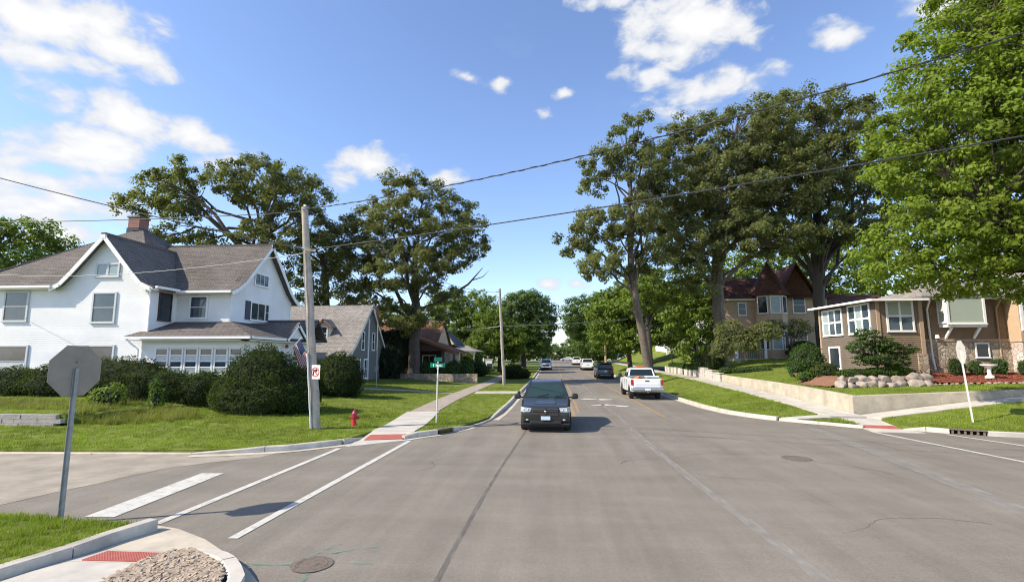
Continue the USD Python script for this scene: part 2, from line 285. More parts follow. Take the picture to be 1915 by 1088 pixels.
M["iron"] = mat("iron", (0.145, 0.115, 0.09), 0.8, metal=0.1, noise=0.3, scale=20)
M["dark_hole"] = mat("dark_hole", (0.012, 0.011, 0.01), 0.9)
# buildings
M["white_siding"] = mat("white_siding", (0.76, 0.755, 0.74), 0.6, noise=0.07, scale=0.9, detail=9)
M["white_trim"] = mat("white_trim", (0.80, 0.79, 0.76), 0.5, noise=0.04, scale=3)
M["grey_trim"] = mat("grey_trim", (0.55, 0.56, 0.56), 0.55)
M["glass"] = mat("glass", (0.018, 0.024, 0.03), 0.06, spec=0.6)
M["glass_blue"] = mat("glass_blue", (0.045, 0.065, 0.085), 0.07, spec=0.7, noise=0.35, scale=1.1, bump=0.10, bscale=1.6)
M["glass_blind"] = mat("glass_blind", (0.30, 0.36, 0.36), 0.2, spec=0.5, noise=0.12, scale=2)
M["curtain"] = mat("curtain", (0.55, 0.56, 0.54), 0.6, noise=0.1, scale=6)
M["green_blind"] = mat("green_blind", (0.36, 0.40, 0.32), 0.35, noise=0.04)
M["roof_grey_brown"] = shingle_mat("roof_grey_brown", (0.150, 0.130, 0.112), (0.118, 0.104, 0.092), (0.06, 0.05, 0.045))
M["roof_grey"] = shingle_mat("roof_grey", (0.30, 0.27, 0.235), (0.22, 0.20, 0.18), (0.11, 0.10, 0.09))
M["roof_pale"] = shingle_mat("roof_pale", (0.30, 0.28, 0.26), (0.24, 0.225, 0.21), (0.13, 0.12, 0.11))
M["roof_red"] = shingle_mat("roof_red", (0.125, 0.060, 0.042), (0.092, 0.044, 0.032), (0.05, 0.018, 0.013))
M["roof_orange"] = shingle_mat("roof_orange", (0.23, 0.12, 0.08), (0.18, 0.09, 0.06), (0.1, 0.05, 0.03))
M["roof_blue"] = shingle_mat("roof_blue", (0.10, 0.115, 0.14), (0.08, 0.09, 0.11), (0.04, 0.045, 0.05))
M["brick"] = brick_mat("brick", (0.30, 0.085, 0.05), (0.22, 0.06, 0.04), (0.22, 0.17, 0.14))
M["brick_dark"] = brick_mat("brick_dark", (0.16, 0.06, 0.045), (0.12, 0.05, 0.04), (0.13, 0.11, 0.09))
M["brown_siding"] = mat("brown_siding", (0.275, 0.195, 0.13), 0.75, island=0.13, noise=0.12, scale=3)
M["tan_trim"] = mat("tan_trim", (0.40, 0.28, 0.19), 0.7)
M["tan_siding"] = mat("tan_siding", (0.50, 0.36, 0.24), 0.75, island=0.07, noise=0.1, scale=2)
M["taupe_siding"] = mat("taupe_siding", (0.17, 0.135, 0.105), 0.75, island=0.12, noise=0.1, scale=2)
M["grey_stucco"] = mat("grey_stucco", (0.125, 0.13, 0.13), 0.85, noise=0.12, scale=2)
M["pale_yellow"] = mat("pale_yellow", (0.60, 0.55, 0.40), 0.7, noise=0.06, scale=2)
M["dark_brown"] = mat("dark_brown", (0.06, 0.045, 0.035), 0.8)
M["red_brown"] = mat("red_brown", (0.22, 0.08, 0.045), 0.7)
M["fieldstone"] = stone_mat("fieldstone", [(0, (0.42, 0.33, 0.24)), (0.35, (0.30, 0.20, 0.13)), (0.7, (0.50, 0.42, 0.33)), (1, (0.22, 0.15, 0.11))], 4.2)
M["pale_stone"] = stone_mat("pale_stone", [(0, (0.62, 0.55, 0.50)), (0.5, (0.45, 0.34, 0.29)), (1, (0.70, 0.64, 0.58))], 4.5, (0.5, 0.46, 0.42))
M["green_rail"] = mat("green_rail", (0.02, 0.10, 0.06), 0.6)
# street furniture and vehicles
M["pole_wood"] = mat("pole_wood", (0.33, 0.285, 0.235), 0.9, noise=0.25, scale=4, bump=0.6, bscale=30, detail=9)
M["pole_wood_tan"] = mat("pole_wood_tan", (0.42, 0.30, 0.17), 0.9, noise=0.2, scale=4)
M["wire"] = mat("wire", (0.035, 0.035, 0.038), 0.6)
M["wire_pale"] = mat("wire_pale", (0.30, 0.31, 0.30), 0.5)
M["galv"] = mat("galv", (0.27, 0.275, 0.26), 0.5, metal=0.35, noise=0.15, scale=9)
M["sign_back"] = mat("sign_back", (0.235, 0.205, 0.16), 0.65, metal=0.05, noise=0.14, scale=3.5)
M["pale_post"] = mat("pale_post", (0.60, 0.58, 0.54), 0.5, metal=0.2, noise=0.1)
M["red_sign"] = mat("red_sign", (0.45, 0.02, 0.02), 0.4)
M["white_sign"] = mat("white_sign", (0.75, 0.75, 0.73), 0.45, noise=0.06, scale=8)
M["black"] = mat("black", (0.015, 0.015, 0.015), 0.5)
M["green_sign"] = mat("green_sign", (0.0, 0.22, 0.12), 0.4)
M["hydrant_red"] = mat("hydrant_red", (0.42, 0.025, 0.03), 0.45, noise=0.15, scale=12)
M["hydrant_cap"] = mat("hydrant_cap", (0.30, 0.03, 0.07), 0.5)
M["flag_red"] = mat("flag_red", (0.45, 0.04, 0.06), 0.8)
M["flag_white"] = mat("flag_white", (0.62, 0.60, 0.60), 0.8)
M["flag_blue"] = mat("flag_blue", (0.03, 0.055, 0.14), 0.8)
M["car_black"] = mat("car_black", (0.014, 0.015, 0.014), 0.25, spec=0.5, coat=1.0)
M["car_dark"] = mat("car_dark", (0.016, 0.017, 0.015), 0.32, spec=0.4, coat=0.45)
M["car_white"] = mat("car_white", (0.78, 0.78, 0.77), 0.3, spec=0.5, coat=0.8)
M["car_silver"] = mat("car_silver", (0.55, 0.57, 0.60), 0.3, coat=0.8)
M["car_glass"] = mat("car_glass", (0.012, 0.018, 0.018), 0.04, spec=0.7)
M["car_glass_front"] = mat("car_glass_front", (0.022, 0.042, 0.038), 0.05, spec=0.35)
M["tyre"] = mat("tyre", (0.018, 0.018, 0.018), 0.85)
M["rim"] = mat("rim", (0.45, 0.45, 0.46), 0.3, metal=0.9)
M["chrome"] = mat("chrome", (0.62, 0.62, 0.62), 0.18, metal=1.0)
M["trim_black"] = mat("trim_black", (0.02, 0.02, 0.021), 0.6)
M["lamp_lens"] = mat("lamp_lens", (0.36, 0.38, 0.36), 0.12, spec=0.8, coat=1.0)
M["tail_red"] = mat("tail_red", (0.40, 0.015, 0.02), 0.2, coat=1.0)
M["plate"] = mat("plate", (0.50, 0.62, 0.72), 0.5, noise=0.1, scale=20)
M["orange"] = mat("orange", (0.55, 0.12, 0.03), 0.6)
# plants
M["bark"] = mat("bark", (0.068, 0.055, 0.044), 0.95, noise=0.4, scale=5, bump=1.0, bscale=14, detail=8)
M["bark_light"] = mat("bark_light", (0.115, 0.092, 0.068), 0.95, noise=0.4, scale=5, bump=1.0, bscale=12, detail=8)
M["oak_leaf"] = leaf_mat("oak_leaf", (0.15, 0.165, 0.060), (0.45, 0.44, 0.175), (0.48, 0.36, 0.18), 0.48)
M["oak_leaf_warm"] = leaf_mat("oak_leaf_warm", (0.15, 0.162, 0.056), (0.45, 0.42, 0.155), (0.54, 0.34, 0.16), 0.48)
M["maple_leaf"] = leaf_mat("maple_leaf", (0.17, 0.23, 0.028), (0.46, 0.50, 0.08), (0.56, 0.30, 0.07), 0.48)
M["street_leaf"] = leaf_mat("street_leaf", (0.13, 0.185, 0.028), (0.33, 0.40, 0.07), None, 0.35)
M["far_leaf"] = leaf_mat("far_leaf", (0.095, 0.145, 0.036), (0.25, 0.32, 0.08), None, 0.3)
M["bright_leaf"] = leaf_mat("bright_leaf", (0.07, 0.13, 0.015), (0.17, 0.25, 0.03), None, 0.4)
M["yew"] = leaf_mat("yew", (0.045, 0.065, 0.013), (0.23, 0.28, 0.055), None, 0.32, 0.8)
M["yew_core"] = mat("yew_core", (0.012, 0.018, 0.007), 1.0)  # shade deep inside the shrubs, put into the colour of their solid cores
M["shrub_leaf"] = leaf_mat("shrub_leaf", (0.05, 0.10, 0.016), (0.19, 0.26, 0.045), None, 0.3)
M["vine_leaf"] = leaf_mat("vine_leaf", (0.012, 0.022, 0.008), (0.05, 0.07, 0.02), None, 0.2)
M["flower"] = leaf_mat("flower", (0.06, 0.10, 0.02), (0.20, 0.24, 0.06), (0.5, 0.18, 0.16), 0.3)
# ------------------------------------------------------------------ terrain heights
def zr(y): return np.interp(y, [-100, 50, 60, 85, 115, 160, 200, 240, 330, 700], [0, 0, .06, .4, .7, .95, 1.1, 1.1, -0.5, -6])
def clamp(a, lo=0.0, hi=1.0): return np.minimum(np.maximum(a, lo), hi)
def h_left(x, y):
    return .12 + zr(y) + .65 * clamp((-7 - x) / 10) * clamp((y - 14.5) / 9)
def z_walk(y): return np.interp(y, [18, 22, 24, 26.4, 32, 38, 42, 49, 60], [.10, .12, .14, .27, .44, .58, .68, .78, .80]) + zr(y)
def h_right(x, y):
    t = clamp((x - 7.6) / 3.6); t = t * t * (3 - 2 * t)
    a = .12 + zr(y) + (z_walk(y) - .12 - zr(y)) * t
    side = .12 + .12 * np.maximum(x - 13.0, 0) * clamp((y - 19) / 4.5)
    return np.where((x > 12.8) & (y < 24.6), side, a)
def z_walltop(y): return np.interp(y, [23, 23.6, 28.5, 33, 40, 42.2, 47.6, 60, 80], [.88, .90, 1.05, 1.12, 1.17, 1.24, 1.5, 1.45, 1.6])
def h_terrace(x, y):
    w = z_walltop(y); t = clamp((x - 12.9) / 7)
    up = np.maximum(.85 + .05 * (y - 23), w)
    return w + (up - w) * t + .035 * np.maximum(x - 13.5, 0) * clamp((32 - y) / 8)
def fill(poly, hf, step, edge=None, z_off=0.0, skirt=0.0):
    """a sheet over the polygon at the height given by hf, a triangle mesh with its own edge"""
    edge = edge or step
    pts = []
    for g in getattr(poly, "geoms", [poly]):
        for ring in [g.exterior, *g.interiors]:
            k = max(3, int(ring.length / edge)); pts += [ring.interpolate(i / k, normalized=True).coords[0] for i in range(k)]
            pts += list(ring.coords)[:-1]
    x0, y0, x1, y1 = poly.bounds
    gx, gy = np.meshgrid(np.arange(x0, x1, step), np.arange(y0, y1, step)); gx = gx + (np.arange(gx.shape[0]) % 2)[:, None] * step / 2
    inner = poly.buffer(-0.35 * min(step, edge)); ok = shapely.contains_xy(inner, gx.ravel(), gy.ravel())
    p = np.unique(np.round(np.vstack([np.array(pts), np.c_[gx.ravel(), gy.ravel()][ok]]), 4), axis=0)
    t = Delaunay(p).simplices; c = p[t].mean(1); t = t[shapely.contains_xy(poly, c[:, 0], c[:, 1])]
    a, b, cc = p[t[:, 0]], p[t[:, 1]], p[t[:, 2]]; s = (b[:, 0] - a[:, 0]) * (cc[:, 1] - a[:, 1]) - (b[:, 1] - a[:, 1]) * (cc[:, 0] - a[:, 0])
    t = t[np.abs(s) > 1e-7]; s = s[np.abs(s) > 1e-7]; t[s < 0] = t[s < 0][:, ::-1]
    v = np.c_[p, hf(p[:, 0], p[:, 1]) + z_off]
    if skirt:
        e = np.vstack([t[:, [0, 1]], t[:, [1, 2]], t[:, [2, 0]]]); key = np.sort(e, 1); _, inv, cnt = np.unique(key, axis=0, return_inverse=True, return_counts=True); be = e[cnt[inv.ravel()] == 1]
        k = len(v); low = v.copy(); low[:, 2] -= skirt; v = np.vstack([v, low]); t = np.vstack([t, np.c_[be[:, 1], be[:, 0], be[:, 0] + k], np.c_[be[:, 1], be[:, 0] + k, be[:, 1] + k]])
    return v, t

# ground out to the horizon, roads
m = MB(); gx, gy = np.meshgrid(np.linspace(-700, 700, 57), np.concatenate([np.linspace(-200, 100, 31), np.linspace(120, 900, 40)]))
gz = -.35 + np.minimum(zr(gy), 1.2) ; gz[gy > 260] = np.maximum(gz[gy > 260], -3.0)
ny, nx = gx.shape; idx = np.arange(nx * ny).reshape(ny, nx)
m.add(np.c_[gx.ravel(), gy.ravel(), gz.ravel()], np.stack([idx[:-1, :-1], idx[:-1, 1:], idx[1:, 1:], idx[1:, :-1]], -1).reshape(-1, 4)); m.top("ground", M["ground"], kind="structure")
def strip(x0, x1, ys, off):
    v = []
    for y in ys: v += [(x0, y, zr(y) + off), (x1, y, zr(y) + off)]
    return np.array(v), [(2 * i, 2 * i + 1, 2 * i + 3, 2 * i + 2) for i in range(len(ys) - 1)]
m = MB(); m.add(*strip(-2.9, 7.95, list(np.arange(-30, 50, 10.0)) + list(np.arange(50, 332, 4.0)), 0)); m.top("main_road", M["asphalt"], kind="structure")
m = MB(); m.quad((-70, 2, -.004), (-2.9, 2, -.004), (-2.9, 22, -.004), (-70, 22, -.004)); m.top("side_street", M["asphalt"], kind="structure")
m = MB(); m.quad((7.95, -30, -.004), (70, -30, -.004), (70, 26, -.004), (7.95, 26, -.004)); m.top("side_street", M["asphalt"], kind="structure")
m = MB(); m.quad((-60, 184, 1.085), (-2.9, 184, 1.085), (-2.9, 204, 1.115), (-60, 204, 1.115)); m.quad((7.95, 184, 1.085), (60, 184, 1.085), (60, 204, 1.115), (7.95, 204, 1.115)); m.top("cross_street", M["asphalt"], kind="structure")
v, f = fill(Polygon([(-60, 8.3), (-9.9, 8.6), *[(float(np.interp(s_, [8.8, 10, 11.1, 12, 12.75, 13.3], [-9.85, -9.56, -9.33, -9.0, -8.3, -7.6])) + .16 * (meshkit.fbm(np.array([s_ * 2.3, 1.7, .3]), 4, 2) - .5) * 2, s_) for s_ in np.arange(8.8, 13.3, .06)], (-7.55, 13.9), (-60, 13.9)]), lambda x, y: 0 * x + .0005, 1.5)
MB().add(v, f).top("side_street_concrete", M["tan_pavement"], kind="structure")

# road markings (each stroke a strip of its own)
marks = setting("road_marking")
def stroke(pts, w, name, mt, off=.0045, parent=marks):
    p = np.asarray(pts, float); d = np.gradient(p, axis=0); d /= np.linalg.norm(d, axis=1, keepdims=True); nn = np.c_[-d[:, 1], d[:, 0]]
    w = np.broadcast_to(w, len(p))[:, None] / 2; a, b = p + nn * w, p - nn * w
    v = np.vstack([np.c_[a, zr(a[:, 1]) + off], np.c_[b, zr(b[:, 1]) + off]]); k = len(p)
    MB().add(v, [(k + i, k + i + 1, i + 1, i) for i in range(k - 1)]).build(name, mt, parent)
def lin(a, b, k): return np.linspace(a, b, k)
stroke(lin((-6.26, 7.98), (-6.17, 14.72), 8), .15, "crosswalk_line", M["white_paint"])
stroke(lin((-4.66, 7.45), (-4.54, 16.2), 8), .15, "crosswalk_line", M["white_paint"])
stroke(lin((-7.46, 8.22), (-7.70, 11.4), 6), .50, "stop_line", M["white_paint"])
stroke(lin((11.05, 19.3), (11.8, 13.0), 6), .15, "crosswalk_line", M["white_paint"])
stroke(lin((13.18, 18.95), (14.1, 15.5), 6), .15, "crosswalk_line", M["white_paint"])
stroke(np.array([(.84, y) for y in np.arange(23.3, 185, 4)]), .13, "lane_line", M["yellow_paint"])
stroke(np.array([(1.12, y) for y in np.arange(25.0, 60, 4)]), .11, "lane_line", M["yellow_paint"])
stroke(np.array([(4.74, y) for y in np.arange(23.2, 185, 4)]), .15, "lane_line", M["yellow_paint"])
m = MB()
def arrow(cx, cy, s, fl):
    """a left-turn arrow: a shaft that bends over into a broad head, two of them facing each other in the turn lane"""
    mm = MB(); z = .005
    p = [(-.06, -1.1), (.10, -1.1), (.10, -.2), (.30, .35), (.75, .62), (.75, .50), (1.0, .78), (.75, 1.05), (.75, .84), (.20, .62), (-.06, -.05)]
    P = Polygon([(cx + fl * s * a, cy + fl * s * b) for a, b in p]); v, f = fill(P, lambda x, y: 0 * x + z, .5); mm.add(v, f).build("turn_arrow", M["white_paint"], marks)
arrow(2.15, 32.6, 1.0, -1) if False else None
stroke(np.array([(1.70, 33.0), (2.0, 32.75), (2.4, 32.6), (2.9, 32.5), (3.5, 32.5)]), [.55, .75, .42, .95, .22], "turn_arrow", M["white_paint"])
stroke(np.array([(1.95, 28.75), (2.4, 28.8), (2.85, 28.85), (3.0, 28.75), (3.35, 28.5), (3.6, 28.2), (3.8, 27.95)]), [.16, .55, .80, .28, .35, .75, .3], "turn_arrow", M["white_paint"])
stroke(np.array([(-1.01, 19.5), (-1.15, 16), (-1.28, 12.8), (-1.36, 10), (-1.40, 7.5), (-1.40, 4.5)]), .075, "sealed_joint", M["dark_seam"])
stroke(np.array([(2.6, y) for y in np.arange(70, 27, -6.0)] + [(2.80, 24), (2.78, 19.7), (2.81, 14.9), (2.92, 11.5), (3.03, 9.3), (3.12, 7), (3.15, 4)]), .20, "worn_joint", M["pale_seam"])
stroke(np.array([(9.4, 20.2), (8.85, 16), (8.5, 13.5), (8.1, 11.0), (7.6, 8)]), .42, "worn_joint", M["pale_seam"])
for pts, w in (([(-3.95, 6.60), (-3.55, 6.59), (-3.2, 6.66)], .05), ([(-3.28, 6.72), (-3.17, 7.05), (-3.02, 7.42)], .06), ([(-3.02, 7.02), (-2.75, 7.18), (-2.45, 7.32)], .05), ([(-2.86, 6.70), (-2.5, 6.72), (-2.2, 6.72)], .05), ([(-3.0, 6.38), (-2.98, 6.2), (-3.02, 6.0)], .06)):
    stroke(np.array(pts), w, "utility_mark", M["green_paint"])

# cracks wandering over the asphalt
rc = np.random.default_rng(77)
for (x, y, a, L) in [(4.6, 11.5, 1.9, 4), (-3.2, 12.0, 1.2, 4), (5.5, 17.5, 2.7, 6), (7.5, 12.5, 1.7, 4.5), (9.5, 15.5, .9, 5), (1.6, 13.2, 1.4, 4), (6.8, 9.0, 2.2, 3)]:
    p = [(x, y)]
    while len(p) < L / .14:
        a += rc.normal() * .26; p.append((p[-1][0] + .14 * math.cos(a), p[-1][1] + .14 * math.sin(a)))
        a = a * .97 + .03 * (a if rc.random() > .1 else a + rc.normal())
    stroke(np.array(p), rc.uniform(.006, .016, len(p)) * np.linspace(1, .4, len(p)), "crack", M["crack"], off=.0042)
# kerbs: stones butted with open joints, gutters of pale concrete
def offset(p, d):
    p = np.asarray(p, float); t = np.gradient(p, axis=0); t /= np.linalg.norm(t, axis=1, keepdims=True); return p + np.c_[-t[:, 1], t[:, 0]] * d
def resample(p, step):
    p = np.asarray(p, float); L = np.r_[0, np.cumsum(np.linalg.norm(np.diff(p, axis=0), axis=1))]; k = max(2, int(round(L[-1] / step)) + 1); s = np.linspace(0, L[-1], k)
    return np.c_[np.interp(s, L, p[:, 0]), np.interp(s, L, p[:, 1])]
def kerb(pts, h=.15, w=.16, seg=2.4, mt="concrete", parent=None, ends=(None, None), gutter=0.0, z0=None):
    """pts: face line of the kerb, road on the right-hand side of the walk"""
    parent = parent or setting("kerb")
    q = resample(pts, .3); k = max(1, int(round(len(q) * .3 / seg)))
    cut = np.linspace(0, len(q) - 1, k + 1).round().astype(int)
    for a, b in zip(cut[:-1], cut[1:]):
        f = q[a:b + 1].copy(); d = (f[1] - f[0]); f[0] += d / np.linalg.norm(d) * .008; d = (f[-1] - f[-2]); f[-1] -= d / np.linalg.norm(d) * .008
        i = offset(f, w); fb = offset(f, .025); zb = zr(f[:, 1]); hh = np.full(len(f), h)
        if ends[0] is not None and a == 0: hh = np.linspace(ends[0], h, len(f))
        if ends[1] is not None and b == cut[-1]: hh = np.minimum(hh, np.linspace(h, ends[1], len(f)))
        n = len(f); V = np.vstack([np.c_[f, zb - .1], np.c_[f, zb + np.maximum(hh - .02, .01)], np.c_[fb, zb + hh], np.c_[i, zb + hh], np.c_[i, zb - .1]])
        F = [(r * n + j, r * n + j + 1, (r + 1) * n + j + 1, (r + 1) * n + j) for r in range(4) for j in range(n - 1)]
        F += [(0, n, 2 * n, 3 * n), (0, 3 * n, 4 * n, 4 * n)][:1] + [(n - 1, 4 * n - 1, 3 * n - 1, 2 * n - 1), (0, 3 * n, 4 * n, 0)][:1]
        MB().add(V, np.array(F)).build("kerb_stone", M[mt], parent)
    if gutter:
        g = resample(pts, .6); o = offset(g, -gutter); n = len(g)
        V = np.vstack([np.c_[g, zr(g[:, 1]) + .006], np.c_[o, zr(o[:, 1]) + .006]])
        MB().add(V, [(n + j, n + j + 1, j + 1, j) for j in range(n - 1)]).build("gutter", M["gutter"], parent)
# far-left corner: side street round to the main road (walked with the road on the right = from west to east, then north)
kerb([(-60, 13.35), (-14.8, 13.05), (-9.7, 13.4)], h=.05, mt="gutter", seg=2.6)
kerb([(-9.7, 13.4), (-8.4, 13.75), (-7.4, 14.25), (-6.85, 14.8), (-6.35, 15.3)], h=.15, seg=2.2, ends=(.05, None), gutter=.3)
kerb([(-6.3, 15.35), (-6.2, 15.9), (-6.12, 16.6)], h=.16, ends=(None, .03), seg=1.4)
kerb([(-4.78, 16.45), (-4.45, 16.95), (-3.95, 17.55)], h=.16, seg=1.0, mt="concrete", ends=(.10, None), gutter=.25)
kerb([(-3.55, 18.2), (-3.25, 18.9), (-3.1, 19.4)], h=.16, seg=1.4, ends=(None, .06), gutter=.2)
kerb([(-3.1, 19.4), (-2.8, 20.5), (-2.62, 21.6)], h=.05, seg=1.5, mt="new_concrete")
kerb([(-2.62, 21.6), (-2.5, 24), (-2.45, 28), (-2.45, 35.5)], h=.15, seg=2.6, ends=(.06, None), gutter=.3)
kerb([(-2.45, 38.2), (-2.45, 60), (-2.5, 110)], h=.15, seg=6, gutter=.3)
# storm drain mouth in the left kerb
dr = thing("storm_drain", "dark curb inlet slot beside the street name sign post", "drain", (-3.75, 17.88, 0))
a, b = np.array([-3.95, 17.55]), np.array([-3.55, 18.2]); t = (b - a) / np.linalg.norm(b - a); nn = np.array([-t[1], t[0]])
T3, N3 = np.r_[t, 0], np.r_[nn, 0]
MB().obox(np.r_[(a + b) / 2 + nn * .18, .06], T3, N3, (0, 0, 1), .38, .03, .06).build("opening", M["dark_hole"], dr)
MB().obox(np.r_[(a + b) / 2 + nn * .10, .145], T3, N3, (0, 0, 1), .38, .12, .02).build("hood", M["iron"], dr)
MB().obox(np.r_[(a + b) / 2 + nn * .05, .012], T3, N3, (0, 0, 1), .37, .10, .010).build("grate", M["iron"], dr)
# near-left corner
kerb([(-6.75, 3.6), (-6.41, 5.8), (-6.22, 6.4), (-6.13, 7.1), (-5.98, 7.66)], h=.17, seg=1.25, w=.19, mt="concrete")
kerb([(-60, 8.2), (-9, 8.1), (-6.35, 7.78)][::-1], h=.03, w=.12, seg=4, mt="gutter")
# right side (walked with the road on the right = from north to south)
kerb([(7.6, 110), (7.55, 37), (7.5, 31), (7.62, 27.5), (7.95, 25)], h=.15, seg=3.0, mt="concrete", gutter=.25)
kerb([(7.95, 25), (8.4, 23.7), (9.1, 22.5)], h=.15, seg=1.5, mt="new_concrete", gutter=.25)
kerb([(9.15, 22.4), (9.9, 21.7), (10.6, 21.0), (11.25, 20.3)], h=.10, seg=1.6, mt="new_concrete", gutter=.2)
kerb([(12.45, 20.0), (12.9, 19.7), (13.45, 19.2)], h=.15, seg=1.0, mt="new_concrete", ends=(.03, None))
kerb([(14.3, 18.72), (15.2, 18.45), (16.2, 18.35)], h=.15, seg=1.0, mt="new_concrete")
kerb([(16.2, 18.35), (30, 18.2), (60, 18.2)], h=.15, seg=3, mt="concrete")
dr2 = thing("storm_drain", "dark iron curb inlet below the pale leaning stop sign post", "drain", (13.9, 18.95, 0))
a, b = np.array([13.45, 19.2]), np.array([14.3, 18.72]); t = (b - a) / np.linalg.norm(b - a); nn = np.array([-t[1], t[0]]); T3, N3 = np.r_[t, 0], np.r_[nn, 0]
MB().obox(np.r_[(a + b) / 2 + nn * .18, .06], T3, N3, (0, 0, 1), .47, .03, .06).build("opening", M["dark_hole"], dr2)
for k in range(6):
    MB().obox(np.r_[a + (b - a) * (k + .5) / 6 + nn * .06, .075], T3, N3, (0, 0, 1), .03, .05, .07).build("bar", M["iron"], dr2)
MB().obox(np.r_[(a + b) / 2 + nn * .10, .15], T3, N3, (0, 0, 1), .48, .12, .018).build("hood", M["iron"], dr2)

# pavements of slabs
def slabs(center, width, step, hf, mt, name="pavement", lift=.025, part="slab"):
    s = setting(name); c = resample(center, step); l, r = offset(c, width / 2), offset(c, -width / 2)
    for i in range(len(c) - 1):
        u = (c[i + 1] - c[i]) / np.linalg.norm(c[i + 1] - c[i]) * .008
        q = np.array([r[i] + u, r[i + 1] - u, l[i + 1] - u, l[i] + u]); z = hf(q[:, 0], q[:, 1]) + lift
        V = np.vstack([np.c_[q, z], np.c_[q, z - .14]])
        MB().add(V, [(0, 1, 2, 3), (0, 4, 5, 1), (1, 5, 6, 2), (2, 6, 7, 3), (3, 7, 4, 0)]).build(part, M[mt], s)
slabs([(-5.42, 17.3), (-5.45, 19.0), (-5.95, 23.4)], 1.45, 1.45, h_left, "new_concrete")
slabs([(-5.95, 23.42), (-6.25, 30), (-6.3, 36.0), (-6.3, 110)], 1.25, 1.35, h_left, "old_walk")
slabs([(-30, 33.6), (-13.1, 33.7), (-10, 34.8), (-7.0, 35.3)], 1.1, 1.5, h_left, "old_walk", "driveway")
slabs([(-5.55, 36.2), (-2.6, 36.4)], 2.3, 1.4, lambda x, y: h_left(x, y), "concrete", "driveway")
slabs([(12.15, 22.9), (12.15, 24), (12.1, 31)], 1.45, 1.5, lambda x, y: z_walk(y), "new_concrete")
slabs([(12.1, 31.02), (12.1, 40), (12.05, 60), (12.0, 112)], 1.4, 1.5, lambda x, y: z_walk(y), "concrete")
slabs([(13.1, 22.95), (14.6, 23.15), (17, 23.3), (22, 23.4), (34, 23.4)], 1.2, 1.5, lambda x, y: .12 + .12 * np.maximum(x - 13.0, 0), "new_concrete")
# corner ramps: right
rp = setting("ramp")
def flat(poly, z, th, name, mt, parent):
    MB().prism(poly, z - th, z).build(name, M[mt], parent)
MB().slab([(11.25, 20.3, .015), (12.45, 20.0, .015), (12.85, 22.2, .15), (11.45, 22.2, .15)], .12).build("slab", M["new_concrete"], rp)
MB().slab([(11.05, 19.35, .012), (12.7, 19.2, .012), (12.47, 20.0, .016), (11.25, 20.3, .016)], .1).build("slab", M["new_concrete"], rp)
MB().slab([(9.3, 22.55, .12), (9.75, 22.05, .12), (11.35, 22.55, .15), (11.3, 23.4, .16)], .1).build("slab", M["new_concrete"], rp)
def tactile(corners, label_parent, nx, ny, mt="brick_red_tactile"):
    c = [np.array(p, float) for p in corners]; up = np.cross(c[1] - c[0], c[3] - c[0]); up /= np.linalg.norm(up)
    t = [p + up * .012 for p in c]; p_ = MB().slab(t, .03).build("tactile_panel", M[mt], label_parent)
    d = MB()
    for i in range(nx):
        for j in range(ny):
            u, w = (i + .5) / nx, (j + .5) / ny; p = t[0] * (1 - u) * (1 - w) + t[1] * u * (1 - w) + t[2] * u * w + t[3] * (1 - u) * w
            th = np.arange(6) * PI / 3; r = np.array([np.cos(th), np.sin(th)]).T * .014
            v = np.vstack([np.c_[p[0] + r[:, 0], p[1] + r[:, 1], np.full(6, p[2])], [p + up * .007]]); d.add(v, [(k, (k + 1) % 6, 6) for k in range(6)])
    d.build("dome", M[mt], label_parent)
    tag(p_ .rpartition("/")[0] + "/" + p_.rpartition("/")[2])
tactile([(11.30, 20.32, .018), (12.42, 20.04, .018), (12.50, 20.62, .055), (11.36, 20.85, .055)], rp, 22, 11)
# left far ramp
rl = setting("ramp")
MB().slab([(-6.1, 16.0, .015), (-4.85, 16.35, .015), (-4.7, 17.35, .13), (-6.12, 17.3, .13)], .12).build("slab", M["new_concrete"], rl)
MB().slab([(-6.5, 15.15, .010), (-6.0, 15.05, .010), (-4.6, 16.3, .012), (-4.85, 16.36, .014), (-6.1, 16.0, .014)], .08).build("slab", M["new_concrete"], rl)
tactile([(-5.95, 16.05, .022), (-4.82, 16.37, .022), (-4.86, 16.95, .085), (-5.98, 16.68, .085)], rl, 22, 11)
# near-left ramp
rn = setting("ramp")
MB().slab([(-6.40, 5.0, .10), (-4.95, 5.0, .10), (-5.0, 6.38, .05), (-6.2, 6.36, .05)], .15).build("slab", M["new_concrete"], rn)
MB().slab([(-6.2, 6.37, .05), (-5.0, 6.39, .05), (-4.82, 6.82, .03), (-6.12, 6.80, .03)], .15).build("slab", M["new_concrete"], rn)
MB().slab([(-6.12, 6.81, .03), (-4.82, 6.83, .03), (-4.62, 7.0, .02), (-5.2, 7.35, .012), (-6.0, 7.7, .012)], .15).build("slab", M["gutter"], rn)
tactile([(-5.98, 6.40, .052), (-5.02, 6.42, .052), (-5.02, 6.74, .036), (-5.95, 6.74, .036)], rn, 26, 9)
ap = setting("gutter_apron")
q = np.array([(-6.2, 7.9), (-5.75, 7.78), (-5.03, 7.38), (-4.26, 6.8), (-3.75, 6.38), (-3.4, 6.02), (-3.1, 5.5), (-2.95, 4.6)]); o = np.array([(-6.05, 7.68), (-5.6, 7.5), (-5.0, 7.15), (-4.5, 6.72), (-4.12, 6.38), (-3.78, 6.0), (-3.5, 5.5), (-3.35, 4.6)])
for i in range(len(q) - 1): MB().add([(*o[i], .014), (*q[i], .006), (*q[i + 1], .006), (*o[i + 1], .014)], [(0, 1, 2, 3)]).build("gutter", M["gutter"], ap)
kerb([(-3.42, 4.4), (-3.5, 5.3), (-3.68, 5.85), (-3.98, 6.22), (-4.35, 6.55), (-4.66, 6.74), (-4.86, 6.74)][::-1], h=.14, w=.17, seg=1.1, mt="new_concrete", ends=(.05, None))
